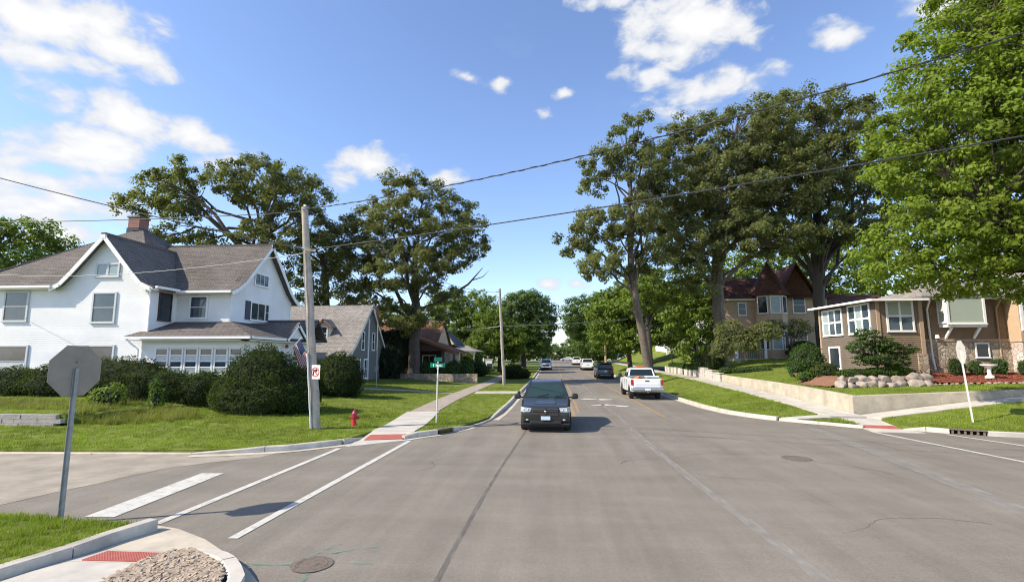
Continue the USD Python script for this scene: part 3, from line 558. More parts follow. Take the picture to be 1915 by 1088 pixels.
# wood chip bed in the corner
rng = np.random.default_rng(11)
bed = Polygon([(-4.95, 4.2), (-5.0, 5.6), (-5.02, 6.3), (-4.86, 6.58), (-4.62, 6.58), (-4.3, 6.38), (-3.95, 6.12), (-3.74, 5.82), (-3.6, 5.2), (-3.55, 4.2)])
hb = lambda x, y: .05 + .06 * meshkit.fbm(np.c_[x * 1.7, y * 1.7, 0 * x], 3, 5) + .05
v, f = fill(bed, hb, .12, skirt=.2); MB().add(v, f).top("mulch_bed", M["chip_base"], kind="structure")
m = MB(); P = np.c_[rng.uniform(-5.1, -3.5, 9000), rng.uniform(4.6, 6.7, 9000)]; P = P[shapely.contains_xy(bed, P[:, 0], P[:, 1])]
for (x, y), z in zip(P, hb(P[:, 0], P[:, 1])):
    a, b = rng.uniform(0, PI), rng.uniform(-.5, .5); U = np.array([math.cos(a) * math.cos(b * .6), math.sin(a) * math.cos(b * .6), math.sin(b * .6)]); V = np.cross([0, 0, 1], U) + [0, 0, rng.uniform(-.3, .3)]; V -= U * (V @ U); V /= np.linalg.norm(V)
    m.obox((x, y, z + rng.uniform(0, .03)), U, V, np.cross(U, V), rng.uniform(.014, .055), rng.uniform(.009, .026), rng.uniform(.002, .008))
m.top("wood_chips", M["chip"], "tan wood chips heaped in the corner bed beside the ramp", "wood chips", kind="stuff")
# manholes
def manhole(name, c, r, label):
    t = thing(name, label, "manhole cover", (*c, 0))
    MB().lathe([(r + .07, .004), (r + .07, .010), (r + .005, .012), (r + .005, .004)], (*c, 0), 28).build("frame", M["iron"], t)
    MB().lathe([(r, .004), (r, .012), (r * .9, .012), (r * .88, .009), (r * .45, .009), (r * .43, .013), (.001, .013)], (*c, 0), 28).build("lid", M["iron"], t)
manhole("manhole_cover", (6.2, 14.25), .29, "round rusty manhole cover alone in the right hand lane")
manhole("manhole_cover", (-3.08, 6.64), .19, "small round manhole cover among the green spray marks")
t = thing("utility_hatch", "flat pale concrete hatch in the grass beside the right stop sign", "hatch", (14.75, 22.8, .2))
for k, zz in ((0, 0), ):
    MB().slab([(14.1, 21.85, .19), (15.35, 22.0, .26), (15.35, 22.65, .32), (14.15, 22.5, .23)], .1).build("frame", M["concrete"], t)
    MB().slab([(14.2, 21.93, .206), (15.27, 22.06, .274), (15.27, 22.58, .322), (14.23, 22.43, .240)], .02).build("lid", M["new_concrete"], t)

# lawns
LL = Polygon([(-70, 13.5), (-14.8, 13.2), (-9.7, 13.52), (-8.45, 13.88), (-7.48, 14.4), (-6.95, 14.95), (-6.45, 15.45), (-6.33, 15.95), (-6.24, 16.7), (-6.2, 17.3), (-4.65, 17.35), (-4.85, 16.6), (-4.55, 17.05), (-4.05, 17.68), (-3.65, 18.3), (-3.4, 19.0), (-3.25, 19.5), (-2.95, 20.6), (-2.76, 21.7), (-2.6, 28), (-2.6, 112), (-70, 112)])
v, f = fill(LL, h_left, 1.1, .5, skirt=.3); MB().add(v, f).top("lawn", M["grass_soil"], kind="structure")
LN = Polygon([(-40, -3), (-6.98, 3.6), (-6.58, 5.85), (-6.4, 6.45), (-6.3, 7.15), (-6.2, 7.6), (-6.4, 7.72), (-9, 7.98), (-40, 8.05)])
hn = lambda x, y: .13 + .03 * np.sin(x * 1.3) * np.sin(y * 1.7) + .05 * clamp((-6.5 - x) / 3) - .13 * clamp((y - 7.5) / .5)
v, f = fill(LN, hn, .6, .4, skirt=.3); MB().add(v, f).top("lawn", M["grass_soil"], kind="structure")
RP = Polygon([(7.75, 112), (7.7, 38), (7.65, 31), (7.78, 27.6), (8.1, 25.1), (8.55, 23.8), (9.2, 22.65), (10.6, 23.1), (11.4, 23.9), (11.42, 31), (11.4, 112)])
v, f = fill(RP, h_right, .9, .5, skirt=.3); MB().add(v, f).top("lawn", M["grass_soil"], kind="structure")
RI = Polygon([(10.0, 21.85), (10.72, 21.12), (11.28, 20.5), (11.42, 21.9), (11.35, 22.3)])
v, f = fill(RI, lambda x, y: 0 * x + .115, .4); MB().add(v, f).top("lawn", M["grass_soil"], kind="structure")
RS = Polygon([(12.55, 20.15), (13.0, 19.8), (13.5, 19.35), (14.35, 18.88), (15.2, 18.62), (16.2, 18.52), (60, 18.4), (60, 23.0), (22, 22.85), (17, 22.72), (14.6, 22.55), (13.1, 22.3), (12.85, 21.9)])
hs = lambda x, y: .13 + .12 * np.maximum(x - 13.0, 0) * clamp((y - 18.9) / 3.9)
v, f = fill(RS, hs, .6, .4, skirt=.3); MB().add(v, f).top("lawn", M["grass_soil"], kind="structure")
TER = Polygon([(13.05, 24.15), (20, 24.3), (34, 24.35), (60, 24.4), (60, 112), (13.05, 112)])
v, f = fill(TER, h_terrace, .8, .5); MB().add(v, f).top("terrace_lawn", M["grass_soil"], kind="structure")
TLp = Polygon([(-60, 16.72), (-16.75, 16.72), (-16.3, 18.5), (-15.5, 21), (-15, 26), (-60, 26)])
hl = lambda x, y: h_left(x, y) + .012 + clamp((-15.0 - x) / 1.75) * np.where(x > -16.7, clamp((y - 16.7) / 1.3), 1.0) * np.maximum(0, .62 + .02 * (y - 16.7) - h_left(x, y))
v, f = fill(TLp, hl, .7, .4, skirt=.3); MB().add(v, f).top("terrace_lawn", M["grass_soil"], kind="structure")

# walls that hold the lawns
def wall_run(name, label, pts, zb, zt, th, mt, joint=3.0, group=None, cap=None):
    t = thing(name, label, "wall", (*pts[0], float(zb(*pts[0]))), group=group)
    q = resample(pts, .6); k = max(1, int(round(len(q) * .6 / joint))); cut = np.linspace(0, len(q) - 1, k + 1).round().astype(int)
    for a, b in zip(cut[:-1], cut[1:]):
        f = q[a:b + 1].copy(); d = f[1] - f[0]; f[0] += d / np.linalg.norm(d) * .006; d = f[-1] - f[-2]; f[-1] -= d / np.linalg.norm(d) * .006
        g = offset(f, th); n = len(f); z0 = np.array([zb(*p) for p in f]) - .15; z1 = np.array([zt(*p) for p in f]); fb, gb = offset(f, .02), offset(f, th - .02)
        V = np.vstack([np.c_[f, z0], np.c_[f, z1 - .02], np.c_[fb, z1], np.c_[gb, z1], np.c_[g, z1 - .02], np.c_[g, z0]])
        F = [(r * n + j, r * n + j + 1, (r + 1) * n + j + 1, (r + 1) * n + j) for r in range(5) for j in range(n - 1)] + [(5 * n, 4 * n, n, 0), (4 * n, 3 * n, 2 * n, n), (n - 1, 2 * n - 1, 5 * n - 1, 6 * n - 1), (2 * n - 1, 3 * n - 1, 4 * n - 1, 5 * n - 1)]
        MB().add(V, F).build("section", M[mt], t)
        if cap: MB().add(V[2 * n:4 * n] + np.r_[0, 0, .001], [(j, j + 1, n + j + 1, n + j) for j in range(n - 1)])
    return t
wall_run("retaining_wall", "low weathered concrete retaining wall along the right pavement up to the corner", [(12.9, 41.5), (12.9, 33), (12.9, 23.9)], lambda x, y: z_walk(y), lambda x, y: z_walltop(y) + .02, .22, "weathered_wall", 4.0)
wall_run("retaining_wall", "low stained concrete retaining wall facing the side street on the right", [(12.905, 23.88), (20, 23.98), (40, 24.05)], lambda x, y: .12 + .12 * max(x - 13, 0), lambda x, y: max(.92 + .042 * (x - 13), .16 + .12 * max(x - 13, 0)), .25, "weathered_wall", 3.4)
# stepped pale blocks and upright slabs farther up the right pavement
t = thing("block_wall", "stepped pale block wall holding the bed below the big oak", "wall", (12.9, 42, .7))
for (y0, y1, top_) in ((41.6, 43.6, 1.30), (43.6, 45.7, 1.48), (45.7, 47.7, 1.62)):
    k = 0; z = float(z_walk(y0)) - .05
    while z < top_ - .05:
        for j in range(3):
            a = y0 + (y1 - y0) * (j + (.25 if k % 2 else 0)) / 3; b = min(a + (y1 - y0) / 3, y1)
            MB().box(12.82 + .01 * ((j + k) % 2), 13.1, a + .01, b - .01, z + .006, min(z + .2, top_) - .006).build("block", M["new_concrete"], t)
        z += .2; k += 1
    MB().box(12.78, 13.12, y0 + .01, y1 - .01, top_, top_ + .06).build("cap", M["new_concrete"], t)
t = thing("slab_wall", "row of upright pale concrete slabs with dark gaps along the right pavement", "wall", (12.9, 48.5, .7))
rr = random.Random(3)
for k in range(9):
    y = 48.6 + k * 1.55
    MB().box(12.8 + rr.uniform(0, .12), 13.1, y, y + rr.uniform(.9, 1.2), .6, 1.40 + rr.uniform(-.06, .06) + zr(y)).build("slab", M["new_concrete" if k % 3 else "weathered_wall"], t)
MB().box(13.15, 13.3, 48.2, 62.6, .6, 1.38).build("backing", M["dark_brown"], t)
# left block wall, block by block
t = thing("block_wall", "low wall of rough grey blocks in front of the white house hedge", "wall", (-18, 16.5, .1))
rr = random.Random(5)
for row in range(4):
    x = -16.75 - (row % 2) * .22; zb = .06 + row * .145
    first = True
    while x > -24.5:
        L = .44
        MB().box(x - L + .008, x - .004, 16.5 + row * .025 + rr.uniform(-.012, .012), 16.78, zb + .004, zb + .14).build("block", M["block_grey"], t); x -= L
# low wall in front of the bungalow beyond the driveway
wall_run("garden_wall", "low shaded stone wall in front of the bungalow flower bed", [(-17, 48), (-7.2, 48)], lambda x, y: .2, lambda x, y: 1.02, .3, "fieldstone", 2.5)
# ------------------------------------------------------------------ houses
X3, Y3, Z3 = np.eye(3)
class Face:
    """a wall face: origin O (z absolute), U along it (left to right seen from outside), N outward"""
    def __init__(s, O, U): s.O = np.asarray(O, float); s.U = np.asarray(U, float); s.N = np.cross(s.U, Z3)
    def p(s, u, z, n=0.0): return s.O * (1, 1, 0) + s.U * u + s.N * n + Z3 * z
def siding(face, poly, mt, parent, expo=.115, name="siding", n0=0.0):
    st = .016 if mt == "white_siding" else .028
    """lapped boards clipped to the outline poly [(u, z)], a real step at every board"""
    P = Polygon(poly); z0, z1 = P.bounds[1], P.bounds[3]; m = MB(); z = z0
    while z < z1 - .01:
        zt = min(z + expo, z1); g = P.intersection(LineString([(-999, (z + zt) / 2), (999, (z + zt) / 2)]))
        for s in getattr(g, "geoms", [g]):
            if s.is_empty: continue
            a, b = s.bounds[0], s.bounds[2]
            m.quad(face.p(a, z, n0 + st), face.p(b, z, n0 + st), face.p(b, zt, n0 + .004), face.p(a, zt, n0 + .004))
            m.quad(face.p(a, z, n0), face.p(b, z, n0), face.p(b, z, n0 + st), face.p(a, z, n0 + st))
        z = zt
    return m.build(name, M[mt], parent)
def trim(face, parent, u0, u1, z0, z1, mt="white_trim", n0=0.0, n1=.045, name="trim"):
    c = face.p((u0 + u1) / 2, (z0 + z1) / 2, (n0 + n1) / 2)
    return MB().obox(c, face.U, Z3, face.N, (u1 - u0) / 2, (z1 - z0) / 2, (n1 - n0) / 2).build(name, M[mt], parent)
def window(face, parent, u0, u1, z0, z1, cols=1, rows=2, frame="white_trim", pane="glass", fw=.10, bar=.035, n0=.0, blind=None, sill=True, name="window", casing=.055):
    m = MB(); B = lambda a, b, c, d, n: m.obox(face.p((a + b) / 2, (c + d) / 2, n0 + n / 2), face.U, Z3, face.N, abs(b - a) / 2, (d - c) / 2, n / 2)
    B(u0 - fw, u0, z0 - fw * .6, z1 + fw, casing); B(u1, u1 + fw, z0 - fw * .6, z1 + fw, casing); B(u0, u1, z1, z1 + fw, casing + .004); B(u0, u1, z0 - fw * .6, z0, casing + .004)
    if sill: B(u0 - fw - .03, u1 + fw + .03, z0 - fw * .6 - .045, z0 - fw * .6, casing + .03)
    w = m.build(name, M[frame], parent)
    for i in range(1, cols):
        u = u0 + (u1 - u0) * i / cols; MB().obox(face.p(u, (z0 + z1) / 2, n0 + .035), face.U, Z3, face.N, bar / 2, (z1 - z0) / 2, .012).build("sash_bar", M[frame], w)
    for j in range(1, rows):
        z = z0 + (z1 - z0) * j / rows; MB().obox(face.p((u0 + u1) / 2, z, n0 + .033), face.U, Z3, face.N, (u1 - u0) / 2, bar / 2, .013).build("sash_bar", M[frame], w)
    for i in range(cols):
        for j in range(rows):
            a, c = u0 + (u1 - u0) * i / cols, u0 + (u1 - u0) * (i + 1) / cols; d, e = z0 + (z1 - z0) * j / rows, z0 + (z1 - z0) * (j + 1) / rows
            mt = pane if isinstance(pane, str) else pane[(i + j * cols) % len(pane)]
            nn = n0 + .024 + .002 * ((i * 7 + j * 3) % 3) - .002
            MB().obox(face.p((a + c) / 2, (d + e) / 2, nn - .008), face.U, Z3, face.N, (c - a) / 2 - .003, (e - d) / 2 - .003, .008).build("pane", M[mt], w)
    return w
def roof_sheet(parent, profile, a, b, axis, mt, th=.10, name="roof"):
    """profile [(u, z)] swept from a to b along the axis ('x' or 'y'); each fold a slab"""
    for (u0, z0), (u1, z1) in zip(profile[:-1], profile[1:]):
        q = [(a, u0, z0), (b, u0, z0), (b, u1, z1), (a, u1, z1)] if axis == "x" else [(u0, a, z0), (u0, b, z0), (u1, b, z1), (u1, a, z1)]
        n = np.cross(np.subtract(q[1], q[0]), np.subtract(q[2], q[1]))
        if n[2] < 0: q = q[::-1]
        MB().slab(q, th).build(name, M[mt], parent)
def rake(parent, profile, at, axis, mt="white_trim", w=.2, th=.05, drop=.02):
    m = MB()
    for (u0, z0), (u1, z1) in zip(profile[:-1], profile[1:]):
        p, q = ((at, u0, z0), (at, u1, z1)) if axis == "x" else ((u0, at, z0), (u1, at, z1))
        p, q = np.array(p), np.array(q); d = (q - p) / np.linalg.norm(q - p); N = X3 if axis == "x" else Y3; V = np.cross(N, d); V = V if V[2] > 0 else -V
        m.obox((p + q) / 2 - V * (w / 2 + drop), d, V, N, np.linalg.norm(q - p) / 2 + .01, w / 2, th / 2)
    m.build("rake_board", M[mt], parent)
def downspout(parent, pts, mt="white_trim", r=.045): MB().tube(pts, r, 6).build("downspout", M[mt], parent)

# --- white house on the left
W = thing("white_house", "large white clapboard house with grey brown roofs behind the hedge on the left", "house", (-25, 30, .6))
MB().box(-33.0, -21.85, 26.0, 36.0, .3, 6.42).build("wall", M["white_siding"], W)
MB().box(-24.5, -18.6, 28.0, 34.8, .3, 6.42).build("wall", M["white_siding"], W)
SF = Face((0, 26.0, 0), X3)
siding(SF, [(-33, .7), (-21.85, .7), (-21.85, 6.35), (-22.0, 6.45), (-24.58, 9.15), (-27.2, 6.45), (-33, 6.45)], "white_siding", W)
EFm = Face((-21.85, 0, 0), Y3); siding(EFm, [(26.0, .7), (28.0, .7), (28.0, 6.4), (26.0, 6.4)], "white_siding", W)
SW = Face((0, 28.0, 0), X3); siding(SW, [(-21.8, 3.2), (-18.6, 3.2), (-18.6, 6.4), (-21.8, 6.4)], "white_siding", W)
EW = Face((-18.6, 0, 0), Y3)
wing = [(27.45, 6.32), (28.0, 6.55), (28.7, 7.05), (31.4, 9.85), (34.1, 7.05), (34.8, 6.55), (35.35, 6.32)]
siding(EW, [(28, 3.2), (34.8, 3.2)] + [(u, z - .12) for u, z in wing[::-1][1:-1]], "white_siding", W)
m = MB(); m.slab([(-18.62, 28, 6.4), (-18.62, 34.8, 6.4), (-18.62, 34.1, 6.93), (-18.62, 31.4, 9.7), (-18.62, 28.7, 6.93)], .15); m.slab([(-27.1, 26.03, 6.4), (-22.05, 26.03, 6.4), (-24.58, 9.12 + 26 * 0 - 0 + 0 * 1, 0)] if False else [(-27.1, 26.02, 6.4), (-22.05, 26.02, 6.4), (-24.58, 26.02, 9.1)], .15); m.build("gable_wall", M["white_siding"], W)
for u in (-33, -21.95): trim(SF, W, u, u + .1, .7, 6.35, n1=.05, name="corner_board")
trim(EW, W, 28.0, 28.1, 3.2, 6.4, n1=.05, name="corner_board"); trim(EW, W, 34.7, 34.8, 3.2, 6.4, n1=.05, name="corner_board")
# main hip roof with the chimney, south gable and east wing
E0 = 6.45
hip = {"S": [(-33.6, 25.62, E0), (-21.25, 25.4, E0), (-26.6, 30.6, 10.75), (-27.3, 30.6, 10.75)], "E": [(-26.6, 31.4, 10.75), (-26.6, 30.6, 10.75), (-24.6, 28.62, 9.095), (-24.2, 29.7, 8.765), (-21.4, 30.0, E0), (-21.25, 36.6, E0)], "N": [(-21.25, 36.6, E0), (-33.6, 36.6, E0), (-27.3, 31.4, 10.75), (-26.6, 31.4, 10.75)], "W": [(-33.6, 36.6, E0), (-33.6, 25.4, E0), (-27.3, 30.6, 10.75), (-27.3, 31.4, 10.75)]}
# the south slope stops at the gable: two pieces left and right of it
MB().slab([(-33.6, 25.62, E0), (-27.2, 25.62, E0), (-24.62, 28.6, 9.1), (-26.6, 30.6, 10.75), (-27.3, 30.6, 10.75)], .1).build("roof", M["roof_grey_brown"], W)
for k in "ENW": MB().slab(hip[k], .1).build("roof", M["roof_grey_brown"], W)
MB().slab([(-27.3, 30.55, 10.76), (-26.6, 30.55, 10.76), (-26.6, 31.45, 10.76), (-27.3, 31.45, 10.76)], .1).build("roof", M["roof_grey_brown"], W)
sg = [(-27.55, 6.35), (-27.0, 6.62), (-26.4, 7.25), (-24.58, 9.35), (-22.75, 7.25), (-22.15, 6.62), (-21.45, 6.3)]
roof_sheet(W, sg, 25.62, 31.0, "y", "roof_grey_brown"); rake(W, sg, 25.63, "y", w=.22); MB().box(-24.72, -24.44, 25.60, 31.0, 9.22, 9.36).build("ridge_cap", M["roof_grey_brown"], W); MB().box(-24.70, -24.46, 25.59, 25.66, 9.04, 9.26).build("rake_board", M["white_trim"], W); MB().box(-27.0, -18.13, 31.28, 31.52, 9.74, 9.87).build("ridge_cap", M["roof_grey_brown"], W)
roof_sheet(W, wing, -27.0, -18.15, "x", "roof_grey_brown"); rake(W, wing, -18.16, "x", w=.22)
def gutterbar(p, q): MB().beam(p, q, .13, .13).build("gutter", M["white_trim"], W)
gutterbar((-33.6, 25.58, 6.40), (-27.35, 25.58, 6.40)); gutterbar((-21.75, 27.42, 6.27), (-18.2, 27.42, 6.27)); gutterbar((-21.3, 25.7, 6.33), (-21.3, 27.4, 6.33))
MB().box(-33.5, -27.4, 25.64, 25.97, 6.26, 6.32).build("soffit", M["white_trim"], W); MB().box(-21.8, -18.3, 27.5, 27.98, 6.18, 6.22).build("soffit", M["white_trim"], W)
MB().box(-22.2, -21.35, 25.64, 25.97, 6.16, 6.22).build("soffit", M["white_trim"], W)
ch = MB().box(-27.72, -26.95, 30.6, 31.4, 10.4, 11.62).build("chimney", M["brick"], W); MB().box(-27.78, -26.89, 30.54, 31.46, 11.62, 11.74).build("cap", M["brick_dark"], ch); MB().box(-27.76, -26.91, 30.55, 31.45, 10.5, 10.95).build("flashing", M["roof_blue"], ch)
window(SF, W, -30.35, -29.05, 4.60, 6.12, frame="grey_trim", pane="glass_blue", n0=.02); window(SF, W, -25.08, -23.86, 4.50, 6.02, frame="grey_trim", pane="glass_blue", n0=.02)
window(SF, W, -30.4, -28.75, 1.55, 3.15, frame="grey_trim", pane=("curtain", "glass_blue"), n0=.02); window(SF, W, -25.2, -23.7, 1.6, 3.15, frame="grey_trim", pane=("curtain", "glass_blue"), n0=.02)
window(SF, W, -25.05, -23.85, 7.02, 7.62, cols=2, rows=1, frame="grey_trim", pane="glass_blind", n0=.02, bar=.14)
window(EFm, W, 26.65, 27.5, 4.65, 6.1, frame="dark_brown", pane="glass", n0=.02, fw=.06); window(SW, W, -20.95, -20.0, 4.85, 6.02, frame="white_trim", pane="glass_blue", n0=.02)
window(EW, W, 30.05, 31.5, 4.9, 5.9, cols=2, rows=1, n0=.02); window(EW, W, 31.62, 31.95, 4.9, 5.9, cols=1, rows=2, n0=.02, fw=.05); trim(EW, W, 29.45, 29.93, 4.85, 5.98, mt="roof_blue", n0=.03, n1=.07, name="shutter"); window(EW, W, 30.3, 31.7, 7.1, 7.75, cols=3, rows=1, n0=.02)
downspout(W, [(-21.5, 25.5, 6.3), (-21.72, 25.8, 6.0), (-21.78, 25.93, 5.6), (-21.78, 25.93, 3.9)])
# porch
MB().box(-21.75, -15.95, 25.6, 33.2, .5, 3.62).build("porch_wall", M["white_siding"], W)
PS = Face((0, 25.6, 0), X3); PE = Face((-15.95, 0, 0), Y3)
siding(PS, [(-21.75, .6), (-15.95, .6), (-15.95, 3.5), (-21.75, 3.5)], "white_siding", W); siding(PE, [(25.6, 1.7), (33.2, 1.7), (33.2, 3.5), (25.6, 3.5)], "white_siding", W)
trim(PE, W, 25.6, 33.2, .5, 1.7, mt="brick_dark", n1=.06, name="brick_base")
ZT = 4.62
MB().slab([(-22.35, 25.05, 3.66), (-15.4, 25.05, 3.66), (-18.5, 28.05, ZT), (-20.7, 28.05, ZT)], .1).build("porch_roof", M["roof_grey_brown"], W)
MB().slab([(-15.4, 25.05, 3.66), (-15.4, 33.7, 3.66), (-18.5, 33.7, ZT), (-18.5, 28.05, ZT)], .1).build("porch_roof", M["roof_grey_brown"], W)
MB().slab([(-22.35, 25.05, 3.66), (-20.7, 28.05, ZT), (-22.0, 28.05, ZT), (-22.35, 26.0, 3.7)], .08).build("porch_roof", M["roof_grey_brown"], W)
ped = [(28.45, 3.62), (29.7, 4.62), (30.95, 3.62)]; roof_sheet(W, ped, -18.3, -15.25, "x", "roof_grey_brown"); rake(W, ped, -15.26, "x", w=.16); MB().slab([(-15.42, 28.7, 3.62), (-15.42, 30.7, 3.62), (-15.42, 29.7, 4.42)], .1).build("pediment", M["white_siding"], W)
ent = [(31.0, 4.1), (31.9, 4.95), (33.3, 3.6)]; roof_sheet(W, ent, -18.5, -15.1, "x", "roof_grey_brown")
gutterbar((-22.35, 25.0, 3.58), (-15.4, 25.0, 3.58)); gutterbar((-15.36, 25.1, 3.58), (-15.36, 28.4, 3.58))
MB().box(-22.25, -15.5, 25.1, 25.6, 3.42, 3.47).build("soffit", M["white_trim"], W); MB().box(-15.95, -15.45, 25.1, 33.6, 3.42, 3.47).build("soffit", M["white_trim"], W)
for k in range(6):
    u = -20.85 + k * .82; window(PS, W, u, u + .60, 1.75, 3.0, cols=1, rows=4, n0=.02, fw=.07, bar=.06, pane=("glass_blind", "glass_blue", "curtain", "glass_blue"), sill=False)
trim(PS, W, -20.98, -16.05, 1.6, 1.72, n0=.02, n1=.09, name="sill_band"); trim(PS, W, -20.98, -16.05, 3.08, 3.2, n0=.02, n1=.06, name="head_band")
window(PE, W, 30.35, 32.2, 1.75, 2.95, cols=3, rows=4, n0=.02, bar=.045); window(PE, W, 28.6, 29.25, 1.2, 2.9, cols=1, rows=2, n0=.02, pane="glass"); window(PE, W, 26.2, 27.9, 1.75, 2.95, cols=3, rows=4, n0=.02, bar=.045)
downspout(W, [(-22.2, 25.05, 3.55), (-22.05, 25.2, 3.3), (-21.85, 25.5, 3.0), (-21.82, 25.52, .7)])
MB().lathe([(.001, 0), (.09, .02), (.10, .12), (.06, .2), (.001, .22)], (-15.7, 29.2, 3.1), 10).build("porch_lamp", M["red_brown"], W)

# flag on a staff at the porch
fl = thing("flag", "striped red and white flag with a blue canton hanging by the white porch", "flag", (-15.9, 28.9, 2.3))
MB().tube([(-15.9, 29.0, 2.35), (-14.3, 28.2, 3.72)], .02, 8).build("staff", M["white_trim"], fl)
h0, hv, fv = np.array([-14.95, 28.5, 3.10]), np.array([.56, -.28, .48]), np.array([.62, .12, -1.55])
def cloth(u0, u1, v0, v1, mt, name, nu=10, off=0.0):
    g = []
    for i in range(nu + 1):
        for j in range(2):
            u = u0 + (u1 - u0) * i / nu; w = v0 + (v1 - v0) * j
            g.append(h0 + hv * w + fv * u * (1 - .05 * u) + np.array([.3, -.8, 0]) * (.06 * math.sin(u * 7 + w * 2) * u) + np.array([.05, .14, 0]) * w * u)
    f = [(2 * i, 2 * i + 2, 2 * i + 3, 2 * i + 1) for i in range(nu)]
    MB().add(np.array(g) + off, f).build(name, M[mt], fl, smooth=True)
for k in range(13):
    u0 = .42 if k >= 6 else 0.0
    cloth(u0, 1.0, k / 13, (k + 1) / 13, "flag_red" if k % 2 == 0 else "flag_white", "stripe")
cloth(0, .42, 6 / 13, 1.0, "flag_blue", "canton")

# generic gabled house used for the ones farther back
def block(parent, x0, x1, y0, y1, z0, z1, mt, name="wall"): return MB().box(x0, x1, y0, y1, z0, z1).build(name, M[mt], parent)

# --- grey house with the sweeping roof
Gh = thing("grey_house", "dark grey house with a steep sweeping pale grey roof and one dormer", "house", (-19, 42, .4))
block(Gh, -23.5, -15.7, 38.4, 46.6, .2, 3.0, "grey_stucco")
gp = [(37.6, 2.55), (38.4, 2.95), (39.3, 3.6), (40.4, 4.7), (42.7, 7.0), (45.2, 4.5), (46.2, 3.5), (47.2, 2.8)]
roof_sheet(Gh, gp, -24.5, -15.45, "x", "roof_grey"); rake(Gh, gp, -15.46, "x", "grey_trim", w=.18)
EG = Face((-15.7, 0, 0), Y3)
MB().slab([(-15.69, 38.4, 2.7), (-15.69, 46.6, 2.7), (-15.69, 46.2, 3.3), (-15.69, 45.2, 4.3), (-15.69, 42.7, 6.8), (-15.69, 40.4, 4.5), (-15.69, 39.3, 3.4)], .2).build("gable_wall", M["grey_stucco"], Gh)
for u in (39.9, 41.7): window(EG, Gh, u, u + .85, .9, 2.35, cols=2, rows=2, n0=.0)
window(EG, Gh, 41.0, 41.5, 3.2, 4.6, n0=0, fw=.07); window(EG, Gh, 43.4, 43.9, 3.2, 4.6, n0=0, fw=.07)
trim(EG, Gh, 42.35, 42.6, .5, 5.8, mt="grey_trim", n1=.07, name="post")
dz = 4.25
MB().box(-18.95, -17.95, 39.9, 41.8, 3.6, 5.05).build("dormer", M["pale_yellow"], Gh)
DF = Face((0, 39.9, 0), X3); window(DF, Gh, -18.72, -18.18, 3.95, 4.95, rows=2, n0=.0, fw=.08)
dp = [(-19.2, 4.98), (-18.45, 5.62), (-17.7, 4.98)]; roof_sheet(Gh, dp, 39.65, 42.2, "y", "roof_grey"); rake(Gh, dp, 39.66, "y", "red_brown", w=.12); MB().slab([(-18.9, 39.88, 5.0), (-18.0, 39.88, 5.0), (-18.45, 39.88, 5.42)], .05).build("dormer_gable", M["pale_yellow"], Gh)
c = block(Gh, -16.5, -15.85, 44.6, 45.3, 3.0, 6.95, "brick", "chimney"); MB().box(-16.56, -15.79, 44.54, 45.36, 6.95, 7.08).build("cap", M["brick_dark"], c)
block(Gh, -23.0, -17.0, 36.6, 38.4, .2, 2.5, "grey_stucco", "front_room"); MB().slab([(-23.4, 36.1, 2.45), (-16.7, 36.1, 2.45), (-16.7, 38.6, 3.05), (-23.4, 38.6, 3.05)], .1).build("porch_roof", M["roof_grey"], Gh)

# --- bungalow with the orange brown roof
Bu = thing("bungalow", "bungalow with an orange brown roof half hidden by the broad oak", "house", (-15, 57, .4))
block(Bu, -21, -12, 54, 62, .3, 3.4, "dark_brown")
bp = [(53.0, 3.25), (57.8, 6.7), (62.8, 3.2)]; roof_sheet(Bu, bp, -21.8, -12.4, "x", "roof_orange")
MB().slab([(-12.6, 53.6, 3.2), (-12.6, 62.0, 3.2), (-12.6, 57.8, 6.4)], .2).build("gable_wall", M["tan_siding"], Bu)
bp2 = [(-21.5, 3.3), (-16.2, 5.4), (-9.4, 3.05)]; roof_sheet(Bu, bp2, 50.6, 57.0, "y", "roof_orange"); rake(Bu, bp2, 50.62, "y", "red_brown", w=.22)
MB().slab([(-20.6, 50.9, 3.2), (-10.4, 50.9, 3.2), (-16.2, 50.9, 5.1)], .15).build("gable_wall", M["dark_brown"], Bu)
for x in (-19.6, -14.6, -10.6):
    MB().box(x - .35, x + .35, 51.0, 51.7, .3, 3.1).build("pillar", M["fieldstone"], Bu)
BF = Face((0, 54.0, 0), X3); window(BF, Bu, -18.6, -17.2, 1.3, 2.7, cols=2, n0=0); window(BF, Bu, -13.9, -12.6, 1.3, 2.7, cols=2, n0=0)
MB().box(-20.2, -10.2, 50.9, 54, .25, .75).build("porch_floor", M["concrete"], Bu)

# --- pale house with the blue grey roof and white porch
Pa = thing("pale_house", "pale yellow house with a white columned porch beyond the bungalow", "house", (-14, 71, .5))
block(Pa, -21.5, -14.2, 68.5, 77, .4, 4.6, "pale_yellow")
pg = [(-22.3, 4.3), (-17.8, 8.0), (-13.3, 4.3)]; roof_sheet(Pa, pg, 68.0, 77.5, "y", "roof_blue"); rake(Pa, pg, 68.02, "y", w=.22); MB().slab([(-21.5, 68.4, 4.5), (-14.2, 68.4, 4.5), (-17.8, 68.4, 7.6)], .2).build("gable_wall", M["pale_yellow"], Pa)
MB().slab([(-20.5, 64.6, 3.5), (-9.8, 64.6, 3.3), (-11.6, 68.5, 4.1), (-20.5, 68.5, 4.2)], .12).build("porch_roof", M["roof_pale"], Pa); MB().slab([(-9.8, 64.6, 3.3), (-9.8, 74, 3.3), (-12.0, 74, 4.0), (-11.6, 68.5, 4.1)], .12).build("porch_roof", M["roof_pale"], Pa)
MB().beam((-20.4, 64.8, 3.3), (-10, 64.8, 3.15), .2, .28).build("fascia", M["white_trim"], Pa)
for x in (-18.5, -15.6, -13.0, -10.2): MB().cyl((x, 65.0, .5), (x, 65.0, 3.2), .12, 10).build("column", M["white_trim"], Pa)
